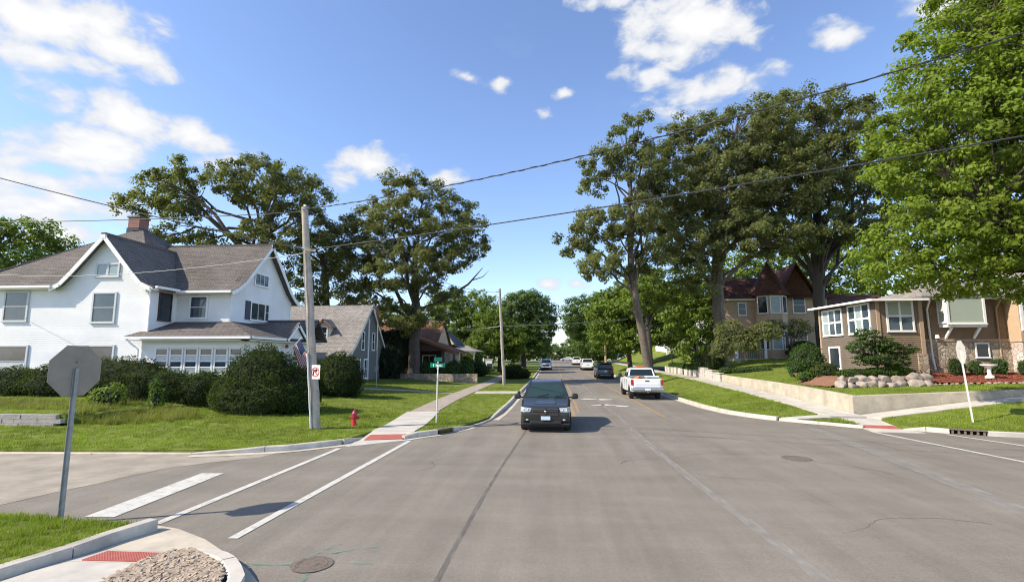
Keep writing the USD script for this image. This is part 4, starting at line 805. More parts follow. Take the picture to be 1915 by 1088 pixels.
MB().box(-20, -10, 64.8, 68.5, .35, .8).build("porch_floor", M["grey_trim"], Pa)
PF = Face((0, 68.5, 0), X3); window(PF, Pa, -18.8, -17.6, 1.5, 3.0, n0=0); window(PF, Pa, -14.6, -13.4, 1.5, 3.0, n0=0); window(PF, Pa, -18.4, -17.2, 5.2, 6.4, n0=.12)
# dormer-like blue gable in front
MB().slab([(-15.2, 66.6, 4.3), (-13.0, 66.6, 4.2), (-14.2, 66.6, 5.8)], .2).build("dormer", M["pale_yellow"], Pa)
dq = [(-15.6, 4.1), (-14.2, 6.0), (-12.7, 4.0)]; roof_sheet(Pa, dq, 66.3, 69.5, "y", "roof_blue")

# --- far hip roofed house
Hf = thing("hip_roof_house", "far pale house with a grey hipped roof and small porch", "house", (-15.5, 90, .6))
block(Hf, -19, -12.6, 86, 94, .5, 4.4, "white_siding")
for q in ([(-19.7, 85.4, 4.2), (-11.9, 85.4, 4.2), (-14.3, 89, 7.0), (-17.3, 89, 7.0)], [(-11.9, 85.4, 4.2), (-11.9, 94.6, 4.2), (-14.3, 91, 7.0), (-14.3, 89, 7.0)], [(-11.9, 94.6, 4.2), (-19.7, 94.6, 4.2), (-17.3, 91, 7.0), (-14.3, 91, 7.0)], [(-19.7, 94.6, 4.2), (-19.7, 85.4, 4.2), (-17.3, 89, 7.0), (-17.3, 91, 7.0)], [(-17.3, 89, 7.0), (-14.3, 89, 7.0), (-14.3, 91, 7.0), (-17.3, 91, 7.0)]): MB().slab(q, .12).build("roof", M["roof_pale"], Hf)
MB().slab([(-14.6, 84.0, 2.9), (-9.8, 84.0, 2.9), (-10.4, 87.5, 3.6), (-14.6, 87.5, 3.6)], .1).build("porch_roof", M["roof_pale"], Hf)
for x in (-14.4, -12.2, -10.1): MB().cyl((x, 84.3, .6), (x, 84.3, 2.85), .10, 8).build("column", M["white_trim"], Hf)
HF = Face((0, 86, 0), X3); window(HF, Hf, -18.2, -17.2, 1.8, 3.3, n0=0); window(HF, Hf, -13.9, -12.9, 1.5, 2.8, n0=0)

# --- brown house on the right
B = thing("brown_house", "brown clapboard house with white windows on the raised corner lot", "house", (20, 32, 1.7))
ZB = 1.45
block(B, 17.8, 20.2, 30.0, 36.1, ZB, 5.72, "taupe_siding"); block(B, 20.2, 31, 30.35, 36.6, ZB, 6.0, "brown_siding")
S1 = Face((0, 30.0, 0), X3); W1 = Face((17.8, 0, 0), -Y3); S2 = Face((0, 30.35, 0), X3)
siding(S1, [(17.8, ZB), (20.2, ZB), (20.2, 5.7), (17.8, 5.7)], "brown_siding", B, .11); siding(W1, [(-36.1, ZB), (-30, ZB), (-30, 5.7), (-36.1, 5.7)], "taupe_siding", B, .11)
siding(S2, [(20.2, 3.55), (31, 3.55), (31, 6.0), (20.2, 6.0)], "brown_siding", B, .11)
trim(S1, B, 20.02, 20.22, ZB + .5, 5.7, "tan_trim", n1=.06, name="corner_board"); trim(S1, B, 17.8, 17.98, ZB, 5.7, "tan_trim", n1=.06, name="corner_board"); trim(W1, B, -36.1, -35.95, ZB, 5.7, "tan_trim", n1=.06, name="corner_board")
trim(S2, B, 20.2, 31, ZB, 3.45, "fieldstone", n1=.10, name="foundation"); trim(S2, B, 20.2, 31, 3.45, 3.56, "tan_trim", n1=.13, name="water_table")
trim(S1, B, 19.75, 20.25, ZB, 2.75, "fieldstone", n0=.03, n1=.12, name="foundation")
window(S1, B, 18.42, 19.66, 4.05, 5.62, cols=2, rows=2, n0=.02, bar=.1, pane=("glass_blue", "glass_blue", "green_blind", "green_blind")); 
window(W1, B, -35.55, -33.4, 4.0, 5.5, cols=3, rows=2, n0=.02, bar=.11, pane=("glass_blind", "glass_blue", "glass_blue")); window(W1, B, -32.55, -30.55, 4.0, 5.55, cols=3, rows=2, n0=.02, bar=.11, pane=("glass_blue", "glass_blind", "glass_blue"))
window(W1, B, -35.0, -33.9, 1.9, 3.15, cols=1, rows=1, n0=.02)
# low sunroom roof, main cross gables
MB().slab([(17.35, 29.55, 5.76), (20.4, 29.55, 5.80), (20.4, 36.5, 6.02), (17.35, 36.5, 5.84)], .12).build("sunroom_roof", M["roof_grey"], B)
MB().beam((17.33, 29.5, 5.70), (17.33, 36.5, 5.78), .12, .12).build("gutter", M["white_trim"], B); MB().beam((17.3, 29.5, 5.70), (20.3, 29.5, 5.70), .12, .12).build("gutter", M["white_trim"], B)
gb = [(29.7, 5.9), (33.4, 7.15), (37.0, 5.9)]; [MB().slab(q, .1).build("roof", M["roof_grey"], B) for q in ([(20.1, 29.7, 5.9), (31.6, 29.7, 5.9), (31.6, 33.4, 7.15), (22.9, 33.4, 7.15)], [(20.1, 37.0, 5.9), (20.1, 29.7, 5.9), (22.9, 33.4, 7.15)], [(31.6, 37.0, 5.9), (20.1, 37.0, 5.9), (22.9, 33.4, 7.15), (31.6, 33.4, 7.15)])]
gc = [(26.0, 5.9), (28.8, 8.2), (31.6, 5.9)]; roof_sheet(B, gc, 29.2, 36.8, "y", "roof_grey"); rake(B, gc, 29.22, "y", w=.24); MB().slab([(26.2, 29.6, 5.95), (31.2, 29.6, 5.95), (28.8, 29.6, 8.0)], .2).build("gable_wall", M["white_siding"], B)
MB().beam((20.3, 29.9, 5.78), (31.5, 29.9, 5.78), .12, .12).build("gutter", M["white_trim"], B)
# box bay window on brackets
bw = MB().box(21.28, 23.3, 29.72, 30.35, 4.2, 4.34).build("bay_base", M["white_trim"], B)
MB().box(21.28, 23.3, 29.74, 30.35, 4.34, 5.98).build("bay", M["white_trim"], B)
BFc = Face((0, 29.74, 0), X3); BWs = Face((21.28, 0, 0), -Y3)
window(BFc, B, 21.42, 23.16, 4.45, 5.8, cols=1, rows=1, n0=0, pane="green_blind", fw=.12); window(BWs, B, -30.24, -29.84, 4.5, 5.75, cols=1, rows=2, n0=0, pane=("green_blind", "curtain"), fw=.08)
MB().slab([(21.15, 29.6, 5.98), (23.43, 29.6, 5.98), (23.3, 30.35, 6.3), (21.28, 30.35, 6.3)], .08).build("bay_roof", M["roof_grey"], B)
for x in (21.55, 23.0):
    MB().beam((x, 29.82, 4.18), (x, 30.33, 3.62), .1, .1).build("bracket", M["white_trim"], B)
downspout(B, [(20.62, 29.86, 5.75), (20.66, 30.1, 5.45), (20.68, 30.27, 5.2), (20.72, 30.25, 2.6), (20.75, 30.15, 1.9)], r=.055); downspout(B, [(24.3, 29.86, 5.75), (24.28, 30.1, 5.5), (24.26, 30.27, 5.2), (24.24, 30.25, 1.9)], "tan_trim")
# projecting bay at the right edge
block(B, 24.75, 27.6, 29.5, 30.35, 3.4, 6.0, "tan_siding", "bay_wall"); block(B, 24.8, 27.55, 29.55, 30.35, ZB, 3.4, "pale_stone", "bay_foundation")
BB = Face((0, 29.5, 0), X3); siding(BB, [(24.75, 3.4), (27.6, 3.4), (27.6, 3.95), (24.75, 3.95)], "tan_siding", B, .11); window(BB, B, 24.95, 27.4, 4.1, 5.85, cols=3, rows=2, n0=0, pane="curtain", bar=.08, fw=.14)
MB().lathe([(.001, 0), (.10, .0), (.11, .09), (.07, .2), (.001, .22)], (21.0, 30.15, 3.6), 10).build("wall_lamp", M["white_trim"], B)
window(S2, B, 23.0, 23.6, 2.6, 3.3, cols=1, rows=1, n0=.1, fw=.06)

# --- tan Victorian behind the oaks
V = thing("turret_house", "tan two storey house with a turret and dark red roofs behind the oaks", "house", (22, 58, 2.2))
block(V, 17.9, 28.5, 56.0, 61, 1.9, 8.8, "tan_siding")
SV = Face((0, 56, 0), X3)
siding(SV, [(17.9, 2.3), (28.5, 2.3), (28.5, 8.8), (17.9, 8.8)], "tan_siding", V, .16)
cx, cy, rad = 22.6, 55.9, 1.5
oc = [(cx + x, cy + y) for x, y in octa(rad)]
MB().prism(oc, 2.0, 9.1).build("turret_wall", M["tan_siding"], V)
m = MB(); ring = [(cx + x * 1.28, cy + y * 1.28, 8.95) for x, y in octa(rad)]
for i in range(8): m.slab([ring[i], ring[(i + 1) % 8], (cx, cy, 12.7)], .08)
m.build("turret_roof", M["roof_red"], V)
for i in range(8):
    a = np.array(oc[i]); b = np.array(oc[(i + 1) % 8]); U = (b - a) / np.linalg.norm(b - a)
    if np.cross(np.r_[U, 0], Z3)[1] < -.2:
        fc = Face((a[0], a[1], 0), np.r_[U, 0]); L = np.linalg.norm(b - a)
        siding(fc, [(0, 2.3), (L, 2.3), (L, 8.9), (0, 8.9)], "tan_siding", V, .16)
        window(fc, V, .18, L - .18, 7.1, 8.75, rows=1, n0=.02, pane="glass_blind" if i == 5 else "glass", fw=.08); window(fc, V, .18, L - .18, 3.4, 5.1, rows=1, n0=.02, pane="glass_blind" if i == 5 else "glass", fw=.08)
window(SV, V, 19.5, 20.2, 7.0, 8.2, n0=.02, fw=.1); window(SV, V, 25.1, 26.2, 7.2, 8.8, n0=.02); window(SV, V, 25.1, 26.2, 3.5, 5.2, n0=.02)
MB().slab([(17.2, 55.3, 8.75), (29.2, 55.3, 8.75), (27, 58.6, 11.3), (18.6, 58.6, 11.3)], .12).build("roof", M["roof_red"], V); MB().slab([(29.2, 61.6, 8.75), (17.2, 61.6, 8.75), (18.6, 58.6, 11.3), (27, 58.6, 11.3)], .12).build("roof", M["roof_red"], V)
MB().slab([(17.2, 61.6, 8.75), (17.2, 55.3, 8.75), (18.6, 58.6, 11.3)], .12).build("roof", M["roof_red"], V); MB().slab([(29.2, 55.3, 8.75), (29.2, 61.6, 8.75), (27, 58.6, 11.3)], .12).build("roof", M["roof_red"], V)
g2 = [(23.7, 9.2), (25.4, 12.4), (27.3, 9.2)]; roof_sheet(V, g2, 55.4, 61, "y", "roof_red"); MB().slab([(23.9, 55.75, 9.0), (27.1, 55.75, 9.0), (25.4, 55.75, 12.0)], .15).build("gable_wall", M["roof_red"], V)
MB().slab([(17.5, 55.35, 8.62), (21, 55.35, 8.62), (21, 55.95, 8.62), (17.5, 55.95, 8.62)], .12).build("soffit", M["white_trim"], V)
block(V, 28.5, 36, 57, 61, 1.9, 7.0, "tan_siding"); MB().slab([(28, 56.3, 7.0), (36.6, 56.3, 7.0), (36.6, 61, 9.6), (28, 61, 9.6)], .12).build("roof", M["roof_red"], V)
# entry porch with green railing
MB().slab([(18.0, 53.4, 4.6), (21.4, 53.4, 4.6), (21.4, 56, 5.3), (18.0, 56, 5.3)], .12).build("porch_roof", M["roof_red"], V)
for x in (18.3, 21.1): MB().box(x - .1, x + .1, 53.6, 53.8, 1.9, 4.5).build("column", M["white_trim"], V)
MB().box(18.1, 21.3, 53.5, 56, 1.9, 2.45).build("porch_floor", M["concrete"], V)
for k in range(14): MB().box(18.3 + k * .21, 18.34 + k * .21, 53.66, 53.7, 2.45, 3.25).build("baluster", M["green_rail"], V)
MB().box(18.2, 21.2, 53.62, 53.74, 3.25, 3.33).build("railing", M["green_rail"], V)
for k in range(9): MB().box(22.0 + k * .2, 22.3 + k * .2, 54.1, 54.5, 2.05, 2.35 + .1 * (k % 3)).build("stone", M["pale_stone"], V)

# --- white house far right behind the trees
WR = thing("white_house", "small white house with a dark porch half hidden behind the trees right of the road", "house", (20, 86, 1.6))
block(WR, 18, 26, 84, 94, 1.6, 7.2, "white_siding")
wg = [(17.2, 6.9), (22, 10.5), (26.8, 6.9)]; roof_sheet(WR, wg, 83.4, 94.6, "y", "roof_pale"); rake(WR, wg, 83.42, "y"); MB().slab([(18, 83.95, 7.1), (26, 83.95, 7.1), (22, 83.95, 10.1)], .2).build("gable_wall", M["white_siding"], WR)
MB().slab([(16.9, 80.6, 4.6), (25, 80.6, 4.6), (25, 84, 5.6), (16.9, 84, 5.6)], .12).build("porch_roof", M["roof_pale"], WR)
for x in (17.3, 19.4, 22, 24.6): MB().box(x - .15, x + .15, 80.9, 81.2, 1.6, 4.5).build("column", M["white_trim"], WR)
MB().box(17, 25, 80.8, 84, 1.4, 2.1).build("porch_floor", M["grey_trim"], WR); MB().box(17.4, 22, 80.95, 81.05, 2.1, 3.0).build("railing", M["grey_trim"], WR)
FW = Face((0, 84, 0), X3); window(FW, WR, 18.8, 20, 2.9, 4.4, n0=0); window(FW, WR, 21.4, 22.6, 7.6, 9.0, n0=0)

# garden pieces on the right lot
t = thing("boulder_wall", "two rows of rounded pale boulders below the brown house planting", "boulder wall", (16, 27.6, 1.1))
rg = np.random.default_rng(8)
def boulder(c, sx, sy, sz, parent, seed):
    s = trimesh.creation.icosphere(2, 1.0); v = s.vertices.copy(); n = meshkit.fbm(v * 1.3 + seed * 7.1, 3, seed); v *= (.62 + .72 * n)[:, None]; v[:, 2] += .12 * v[:, 0] * np.sin(seed * 2.3)
    rs = np.random.default_rng(seed + 500)
    for _ in range(9):
        d = rs.normal(size=3); d /= np.linalg.norm(d); k = np.maximum(0, v @ d - rs.uniform(.52, .80)); v -= k[:, None] * d
    v = v * (sx, sy, sz) * 1.18 + c
    MB().add(v, s.faces).build("boulder", M["boulder"], parent, smooth=35)
for row in range(2):
    x = 14.15 + .2 * row; k = 0
    while x < 18.3:
        sx = rg.uniform(.16, .38); z = float(h_terrace(x, 27.5)) + .12 + .27 * row
        boulder((x + sx, 27.45 + .26 * row + rg.uniform(-.09, .09), z + rg.uniform(-.05, .05)), sx * 1.12, rg.uniform(.22, .32), rg.uniform(.17, .27), t, row * 20 + k); x += 2 * sx * rg.uniform(.92, 1.05); k += 1
t = thing("stone_edging", "row of small pale stones along the front of the red mulch bed", "edging", (20, 27.6, 1.3))
x = 18.4; k = 0
while x < 30:
    s = rg.uniform(.07, .13); boulder((x, 27.75 - .02 * (x - 18) + rg.uniform(-.04, .04), float(h_terrace(x, 27.7)) + .05), s, s * .8, s * .6, t, 70 + k); x += 2 * s + rg.uniform(.0, .1); k += 1
bedp = Polygon([(18.2, 27.85), (31, 27.6), (31, 30.3), (20.2, 30.3), (20.2, 29.95), (18.6, 29.95)]); v, f = fill(bedp, lambda x, y: np.maximum(h_terrace(x, y), 1.25) + .08 + .35 * clamp((y - 27.8) / 2.2), .35); MB().add(v, f).top("mulch_bed", M["mulch_red"], kind="structure")
m = MB(); P = np.c_[rg.uniform(18.2, 27, 3600), rg.uniform(27.7, 30.2, 3600)]; P = P[shapely.contains_xy(bedp, P[:, 0], P[:, 1])]; PZ = np.maximum(h_terrace(P[:, 0], P[:, 1]), 1.25) + .08 + .35 * clamp((P[:, 1] - 27.8) / 2.2)
for (x, y), z in zip(P, PZ):
    a = rg.uniform(0, PI); U = np.array([math.cos(a), math.sin(a), rg.uniform(-.4, .4)]); U /= np.linalg.norm(U); V_ = np.cross(Z3, U); V_ /= np.linalg.norm(V_); m.obox((x, y, z + rg.uniform(0, .04)), U, V_, np.cross(U, V_), rg.uniform(.03, .09), rg.uniform(.012, .03), .008)
m.top("red_mulch", M["mulch_chip"], "loose red mulch chips in front of the stone foundation", "mulch", kind="stuff")
bedg = Polygon([(13.9, 27.75), (18.3, 27.85), (18.4, 29.95), (17.75, 30.0), (17.75, 36), (14.5, 33), (13.3, 29)]); hbg = lambda x, y: np.maximum(h_terrace(x, y) + .05, h_terrace(x, y) + .48 * clamp((x - 13.6) / .9) * clamp((y - 27.6) / .4)); v, f = fill(bedg, hbg, .4); MB().add(v, f).top("mulch_bed", M["mulch_brown"], kind="structure")
t = thing("bird_bath", "white pedestal bird bath standing in the red mulch", "bird bath", (22.25, 28.6, 1.6))
MB().lathe([(.001, 1.52), (.2, 1.52), (.2, 1.60), (.10, 1.68), (.07, 1.85), (.10, 2.02), (.07, 2.06)], (22.25, 28.6, 0), 14).build("pedestal", M["white_trim"], t, smooth=40); MB().lathe([(.07, 2.05), (.24, 2.12), (.34, 2.16), (.35, 2.22), (.30, 2.20), (.15, 2.14), (.001, 2.13)], (22.25, 28.6, 0), 18).build("bowl", M["white_trim"], t, smooth=40)
# ------------------------------------------------------------------ trees and shrubs
def leaves(centers, normals, size, rng, aspect=.62, droop=.0):
    n = len(centers); nn = normals / np.maximum(np.linalg.norm(normals, axis=1, keepdims=True), 1e-9)
    r = rng.normal(size=(n, 3)); t = np.cross(nn, r); t /= np.maximum(np.linalg.norm(t, axis=1, keepdims=True), 1e-9); t[:, 2] -= droop; t /= np.linalg.norm(t, axis=1, keepdims=True); b = np.cross(nn, t); b /= np.maximum(np.linalg.norm(b, axis=1, keepdims=True), 1e-9)
    s = size * rng.uniform(.5, 1.35, n)[:, None]
    p0, p2 = centers - t * s * .5, centers + t * s * .5; fold = nn * s * rng.uniform(-.12, .18, n)[:, None]
    p1, p3 = centers + b * s * aspect * .5 + t * s * .06 + fold, centers - b * s * aspect * .5 + t * s * .06 + fold
    v = np.stack([p0, p1, p2, p3], 1).reshape(-1, 3); i = np.arange(n) * 4
    f = np.concatenate([np.c_[i, i + 1, i + 2], np.c_[i, i + 2, i + 3]]); return v, f
def poisson(cand, s, rng, limit=100000):
    keep = []; grid = {}
    for p in cand:
        c = tuple((p // s).astype(int)); ok = True
        for dx in (-1, 0, 1):
            for dy in (-1, 0, 1):
                for dz in (-1, 0, 1):
                    for q in grid.get((c[0] + dx, c[1] + dy, c[2] + dz), ()):
                        if ((p - q) ** 2).sum() < s * s: ok = False; break
                    if not ok: break
                if not ok: break
            if not ok: break
        if ok: grid.setdefault(c, []).append(p); keep.append(p)
        if len(keep) >= limit: break
    return np.array(keep)
def crown_points(ells, s, rng, gap=.33, inner=.45, gscale=.42):
    """clump centres in the union of the ellipsoids, mostly near the outside, with gaps"""
    c = []
    vol = np.array([e[3] * e[4] * e[5] for e in ells]); N = int(60 * vol.sum() / s ** 3) + 200
    for e, w in zip(ells, vol / vol.sum()):
        d = rng.normal(size=(max(40, int(N * w)), 3)); d /= np.linalg.norm(d, axis=1, keepdims=True); r = (inner + (1 - inner) * rng.uniform(0, 1, len(d)) ** .55)
        d *= r[:, None]; lump = .86 + .30 * meshkit.noise(d * 2.6 + np.array(e[:3]))[:, None]; c.append(np.array(e[:3]) + d * lump * np.array(e[3:6]))
    c = np.vstack(c); rng.shuffle(c); g = meshkit.fbm(c * gscale + 17.3, 3, 7); c = c[g > gap]
    return poisson(c, s, rng)
def tree(name, label, trunk, ells, leaf_m, bark_m, seed, s=1.05, leaf=.27, per=110, cr=.72, limbs=12, group=None, gap=.36, flat=.75, inner=.45, attach=(.45, 1.0), extra=(), sub=0):
    rng = np.random.default_rng(seed); T = np.array(trunk, float)
    t = thing(name, label, "tree", T[0, :3], group=group)
    if sub: ells = [tuple(e[:3]) + tuple(max(.6, q - .30) for q in e[3:6]) for e in ells]
    cl = crown_points(ells, s, rng, gap, inner)
    wood = MB()
    # trunk with a flared foot
    k = max(6, len(T) * 4); u = np.linspace(0, len(T) - 1, k); P = np.c_[[np.interp(u, np.arange(len(T)), T[:, i]) for i in range(4)]].T
    P[1:-1, :2] += rng.normal(size=(k - 2, 2)) * T[0, 3] * .06
    wood.tube(np.vstack([P[0, :3] - (0, 0, .4), P[0, :3], P[0, :3] + (P[1, :3] - P[0, :3]) * .35, P[1:, :3]]), np.r_[P[0, 3] * 1.55, P[0, 3] * 1.32, P[0, 3] * 1.06, P[1:, 3]], 10)
    # limbs to farthest-point centres, twigs to every clump
    cen = [cl[np.argmax(np.linalg.norm(cl - T[-1, :3], axis=1))]]
    for _ in range(limbs - 1): cen.append(cl[np.argmax(np.min([np.linalg.norm(cl - c, axis=1) for c in cen], axis=0))])
    cen = np.array(cen); own = np.argmin(np.linalg.norm(cl[:, None] - cen[None], axis=2), axis=1)
    for j in range(limbs):
        mem = cl[own == j]
        if not len(mem): continue
        tgt = mem.mean(0); d = np.linalg.norm(tgt - T[-1, :3])
        a = rng.uniform(*attach); st = np.array([np.interp(a * (k - 1), np.arange(k), P[:, i]) for i in range(4)])
        if st[2] > tgt[2] + .5:
            a = .42; st = np.array([np.interp(a * (k - 1), np.arange(k), P[:, i]) for i in range(4)])
        L = np.linalg.norm(tgt - st[:3]); mid = st[:3] * .5 + tgt * .5 + np.array([0, 0, .10 * L]) + rng.normal(size=3) * .07 * L
        w = np.linspace(0, 1, 7)[:, None]; c = (1 - w) ** 2 * st[:3] + 2 * w * (1 - w) * mid + w ** 2 * tgt; c[1:-1] += rng.normal(size=(5, 3)) * .025 * L
        r0 = min(st[3] * .5, .04 + .017 * L); wood.tube(c, np.linspace(r0, max(.02, r0 * .3), 7), 6, cap=False)
        for p in mem:
            i = 2 + np.argmin(np.linalg.norm(c[2:] - p, axis=1)); i = max(1, i - 1); q = c[i]; mm = (q + p) / 2 + rng.normal(size=3) * .12 + (0, 0, .1)
            wood.tube([q, mm, p], [max(.018, r0 * .28), max(.014, r0 * .18), .008], 4, cap=False)
    for pts, r in extra: wood.tube(pts, r, 6)
    wood.build("trunk", M[bark_m], t, smooth=40)
    cen_all = np.mean(cl, axis=0)
    if sub:                                                          # every clump breaks up into uneven sprays
        o = rng.normal(size=(len(cl), sub, 3)); o /= np.linalg.norm(o, axis=2, keepdims=True); o *= rng.uniform(.3, 1.0, (len(cl), sub, 1)) * cr * np.array([1, 1, .7]); cl = (cl[:, None] + o).reshape(-1, 3); cr, per = cr * .62, per / sub
    n = len(cl)
    idx = np.repeat(np.arange(n), (per * rng.uniform(.55, 1.35, n)).astype(int))
    d = rng.normal(size=(len(idx), 3)); d /= np.linalg.norm(d, axis=1, keepdims=True); d *= (rng.uniform(0, 1, len(idx)) ** .45)[:, None]
    rad = cr * rng.uniform(.65, 1.3, n)[idx][:, None]; off = d * rad * (1, 1, flat); pos = cl[idx] + off
    out = cl[idx] - cen_all; out /= np.maximum(np.linalg.norm(out, axis=1, keepdims=True), 1e-9)
    nor = d * 1.15 + out * .45 + np.array([0, 0, .55]) + rng.normal(size=d.shape) * .5
    v, f = leaves(pos, nor, leaf, rng, droop=.25)
    MB().add(v, f).build("crown", M[leaf_m], t)
    return t
def shrub(name, label, ells, leaf_m, seed, leaf=.10, dens=260, core=.86, group=None, cat="shrub", boxes=(), rough=.30, base=None, shade_core=True):
    """leaves over the skin of the shapes; a solid near-black core behind them paints the shade inside"""
    rng = np.random.default_rng(seed); b = base if base is not None else (ells[0][:3] if ells else boxes[0][:3])
    allp = np.array([e[:3] for e in ells] + [x[:3] for x in boxes]); t = thing(name, label, cat, (b[0], b[1], min(e[2] - e[5] for e in list(ells) + list(boxes))), group=group)
    pos, nor = [], []; cores = []
    def inside(p, skip):
        o = np.zeros(len(p), bool)
        for i, e in enumerate(ells):
            if i != skip: o |= ((((p - e[:3]) / np.array(e[3:6])) ** 2).sum(1) < .75)
        return o
    for i, e in enumerate(ells):
        A = 4 * PI * ((e[3] * e[4]) ** 1.6 / 3 + (e[3] * e[5]) ** 1.6 / 3 + (e[4] * e[5]) ** 1.6 / 3) ** (1 / 1.6); n = int(A * dens)
        d = rng.normal(size=(n, 3)); d /= np.linalg.norm(d, axis=1, keepdims=True); d = d[d[:, 2] > -.75]
        lump = 1 + rough * (meshkit.fbm(d * 3.1 * max(e[3:6]) ** .6 + np.array(e[:3]), 4, seed) - .5) * 2; r = lump * rng.uniform(.86, 1.05, len(d))
        p = e[:3] + d * np.array(e[3:6]) * r[:, None]; k = ~inside(p, i); pos.append(p[k]); nor.append((d / np.array(e[3:6]))[k])
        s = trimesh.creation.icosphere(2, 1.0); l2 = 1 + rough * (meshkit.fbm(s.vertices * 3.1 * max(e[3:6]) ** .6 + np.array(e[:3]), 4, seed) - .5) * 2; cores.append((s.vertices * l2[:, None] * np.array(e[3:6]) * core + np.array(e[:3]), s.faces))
    for e in boxes:
        c, h = np.array(e[:3]), np.array(e[3:6])
        for ax in range(3):
            for sg in (-1, 1):
                if ax == 2 and sg < 0: continue
                o = [a for a in range(3) if a != ax]; A = 4 * h[o[0]] * h[o[1]]; n = int(A * dens); p = rng.uniform(-1, 1, (n, 3)) * h; p[:, ax] = sg * h[ax]; q = p + c
                dsp = rough * (meshkit.fbm(q * 1.5, 4, seed) - .5) * 2 * 0.9 - rng.uniform(0, .12, n); p *= (1 + np.clip(dsp, -.5, .5)[:, None] * (.25 / h)); nn = np.zeros((n, 3)); nn[:, ax] = sg; edge = (np.abs(p / h) ** 6); nn += edge * np.sign(p) * .8; p -= edge * np.sign(p) * .10
                pos.append(p + c); nor.append(nn)
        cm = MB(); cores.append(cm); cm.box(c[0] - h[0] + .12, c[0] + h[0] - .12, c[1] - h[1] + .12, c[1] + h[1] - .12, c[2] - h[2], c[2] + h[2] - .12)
    pos = np.vstack(pos); nor = np.vstack(nor); nor /= np.linalg.norm(nor, axis=1, keepdims=True); nor = nor * .8 + (0, 0, .35) + rng.normal(size=nor.shape) * .6
    v, f = leaves(pos, nor, leaf, rng); [(q if isinstance(q, MB) else MB().add(*q)).build("shade_core", M["yew_core"], t) for q in cores]; MB().add(v, f).build("foliage", M[leaf_m], t); return t

# left side
tree("oak_tree", "broad oak with a thick dark trunk rising behind the driveway on the left",
     [(-13.5, 49, .4, .62), (-13.5, 49, 3.5, .52), (-13.4, 49, 6.5, .44), (-13.6, 49, 10, .30), (-13.7, 49, 14, .16)],
     [(-14.6, 49, 17.2, 3.6, 3.4, 3.9), (-17.4, 48.5, 14.2, 3.9, 3.6, 4.0), (-11.0, 49.5, 15.0, 3.9, 3.6, 4.2), (-8.6, 49, 14.0, 2.5, 2.6, 2.6), (-19.8, 49, 11.6, 2.6, 2.6, 2.6), (-14.5, 48, 11.3, 5.0, 4.0, 2.8), (-17.5, 48.5, 7.7, 2.2, 2.2, 1.7), (-10.5, 48.5, 8.7, 2.0, 2.0, 1.6), (-14.0, 48, 6.3, 2.4, 2.0, 1.4), (-16.6, 47.5, 6.0, 1.9, 1.8, 1.3), (-11.6, 47.5, 6.2, 1.9, 1.8, 1.3)], "oak_leaf_warm", "bark", 21, s=1.4, leaf=.25, per=340, cr=1.0, limbs=18, gap=.35, sub=4, attach=(.3, .95),
     extra=[([(-13.5, 49, 7), (-10.8, 49, 8.0), (-8.3, 49, 9.6), (-6.9, 49, 11.2)], [.2, .16, .10, .03]), ([(-7.9, 49, 10), (-6.9, 49, 10.3), (-6.3, 49, 10.9)], [.06, .04, .01])])
tree("oak_tree", "tall twin crowned oak spreading above the roof of the white house",
     [(-28.3, 46, .6, .75), (-28.4, 46, 6, .6), (-28.2, 46, 10.5, .52), (-27.6, 46, 13, .42), (-27.0, 46, 16.5, .25)],
     [(-37.3, 46, 19.3, 3.0, 3.0, 2.6), (-40.5, 46, 17.6, 2.2, 2.2, 1.6), (-35.6, 45, 16.6, 2.4, 2.4, 1.9), (-37.4, 46, 13.9, 3.0, 2.6, 1.4), (-33.6, 46, 13.4, 1.9, 2.0, 1.2), (-28.6, 46, 19.4, 4.6, 3.8, 2.8), (-24.6, 46, 18.0, 3.4, 3.4, 3.0), (-31.6, 45, 19.0, 1.9, 2.0, 1.3), (-22.6, 46, 15.0, 2.6, 2.6, 2.0), (-26.8, 45, 14.2, 3.2, 2.8, 1.6)], "oak_leaf", "bark", 22, s=1.4, leaf=.25, per=340, cr=1.0, limbs=18, gap=.36, sub=4, attach=(.5, 1.0))
tree("oak_tree", "dark drooping oak between the white house gable and the utility pole",
     [(-22.6, 50, .6, .5), (-22.8, 50, 6, .42), (-23.2, 50, 10, .3), (-23.6, 50, 13, .2)],
     [(-24.5, 50, 13.6, 3.4, 3.2, 2.4), (-21.2, 49.5, 11.6, 2.8, 2.6, 2.2), (-24.6, 49, 10.2, 3.0, 2.6, 2.0), (-20.5, 49, 8.6, 2.0, 2.0, 1.5), (-24.0, 49, 7.4, 2.4, 2.2, 1.6)], "oak_leaf", "bark", 23, s=1.35, leaf=.25, per=320, cr=.98, limbs=14, gap=.36, sub=4)
tree("tree", "rounded green tree at the far left edge beyond the white house",
     [(-63, 56, .5, .5), (-63, 56, 7, .4), (-63, 56, 12, .2)], [(-65.5, 56, 14.0, 6.5, 5.5, 5.2), (-61.0, 56, 11.5, 4.5, 4.0, 3.4), (-67, 56, 9, 6, 5, 4)], "street_leaf", "bark", 24, s=1.4, leaf=.42, per=95, cr=1.05, limbs=12, gap=.3)
tree("tree", "small lighter tree top showing left of the white house roof",
     [(-56, 58, .5, .35), (-56, 58, 6, .25), (-56, 58, 10, .15)], [(-57.0, 58, 11.6, 4.0, 3.5, 3.2), (-53.0, 58, 10.8, 2.6, 2.6, 2.2)], "far_leaf", "bark", 25, s=1.3, leaf=.40, per=95, cr=1.0, limbs=9, gap=.3)
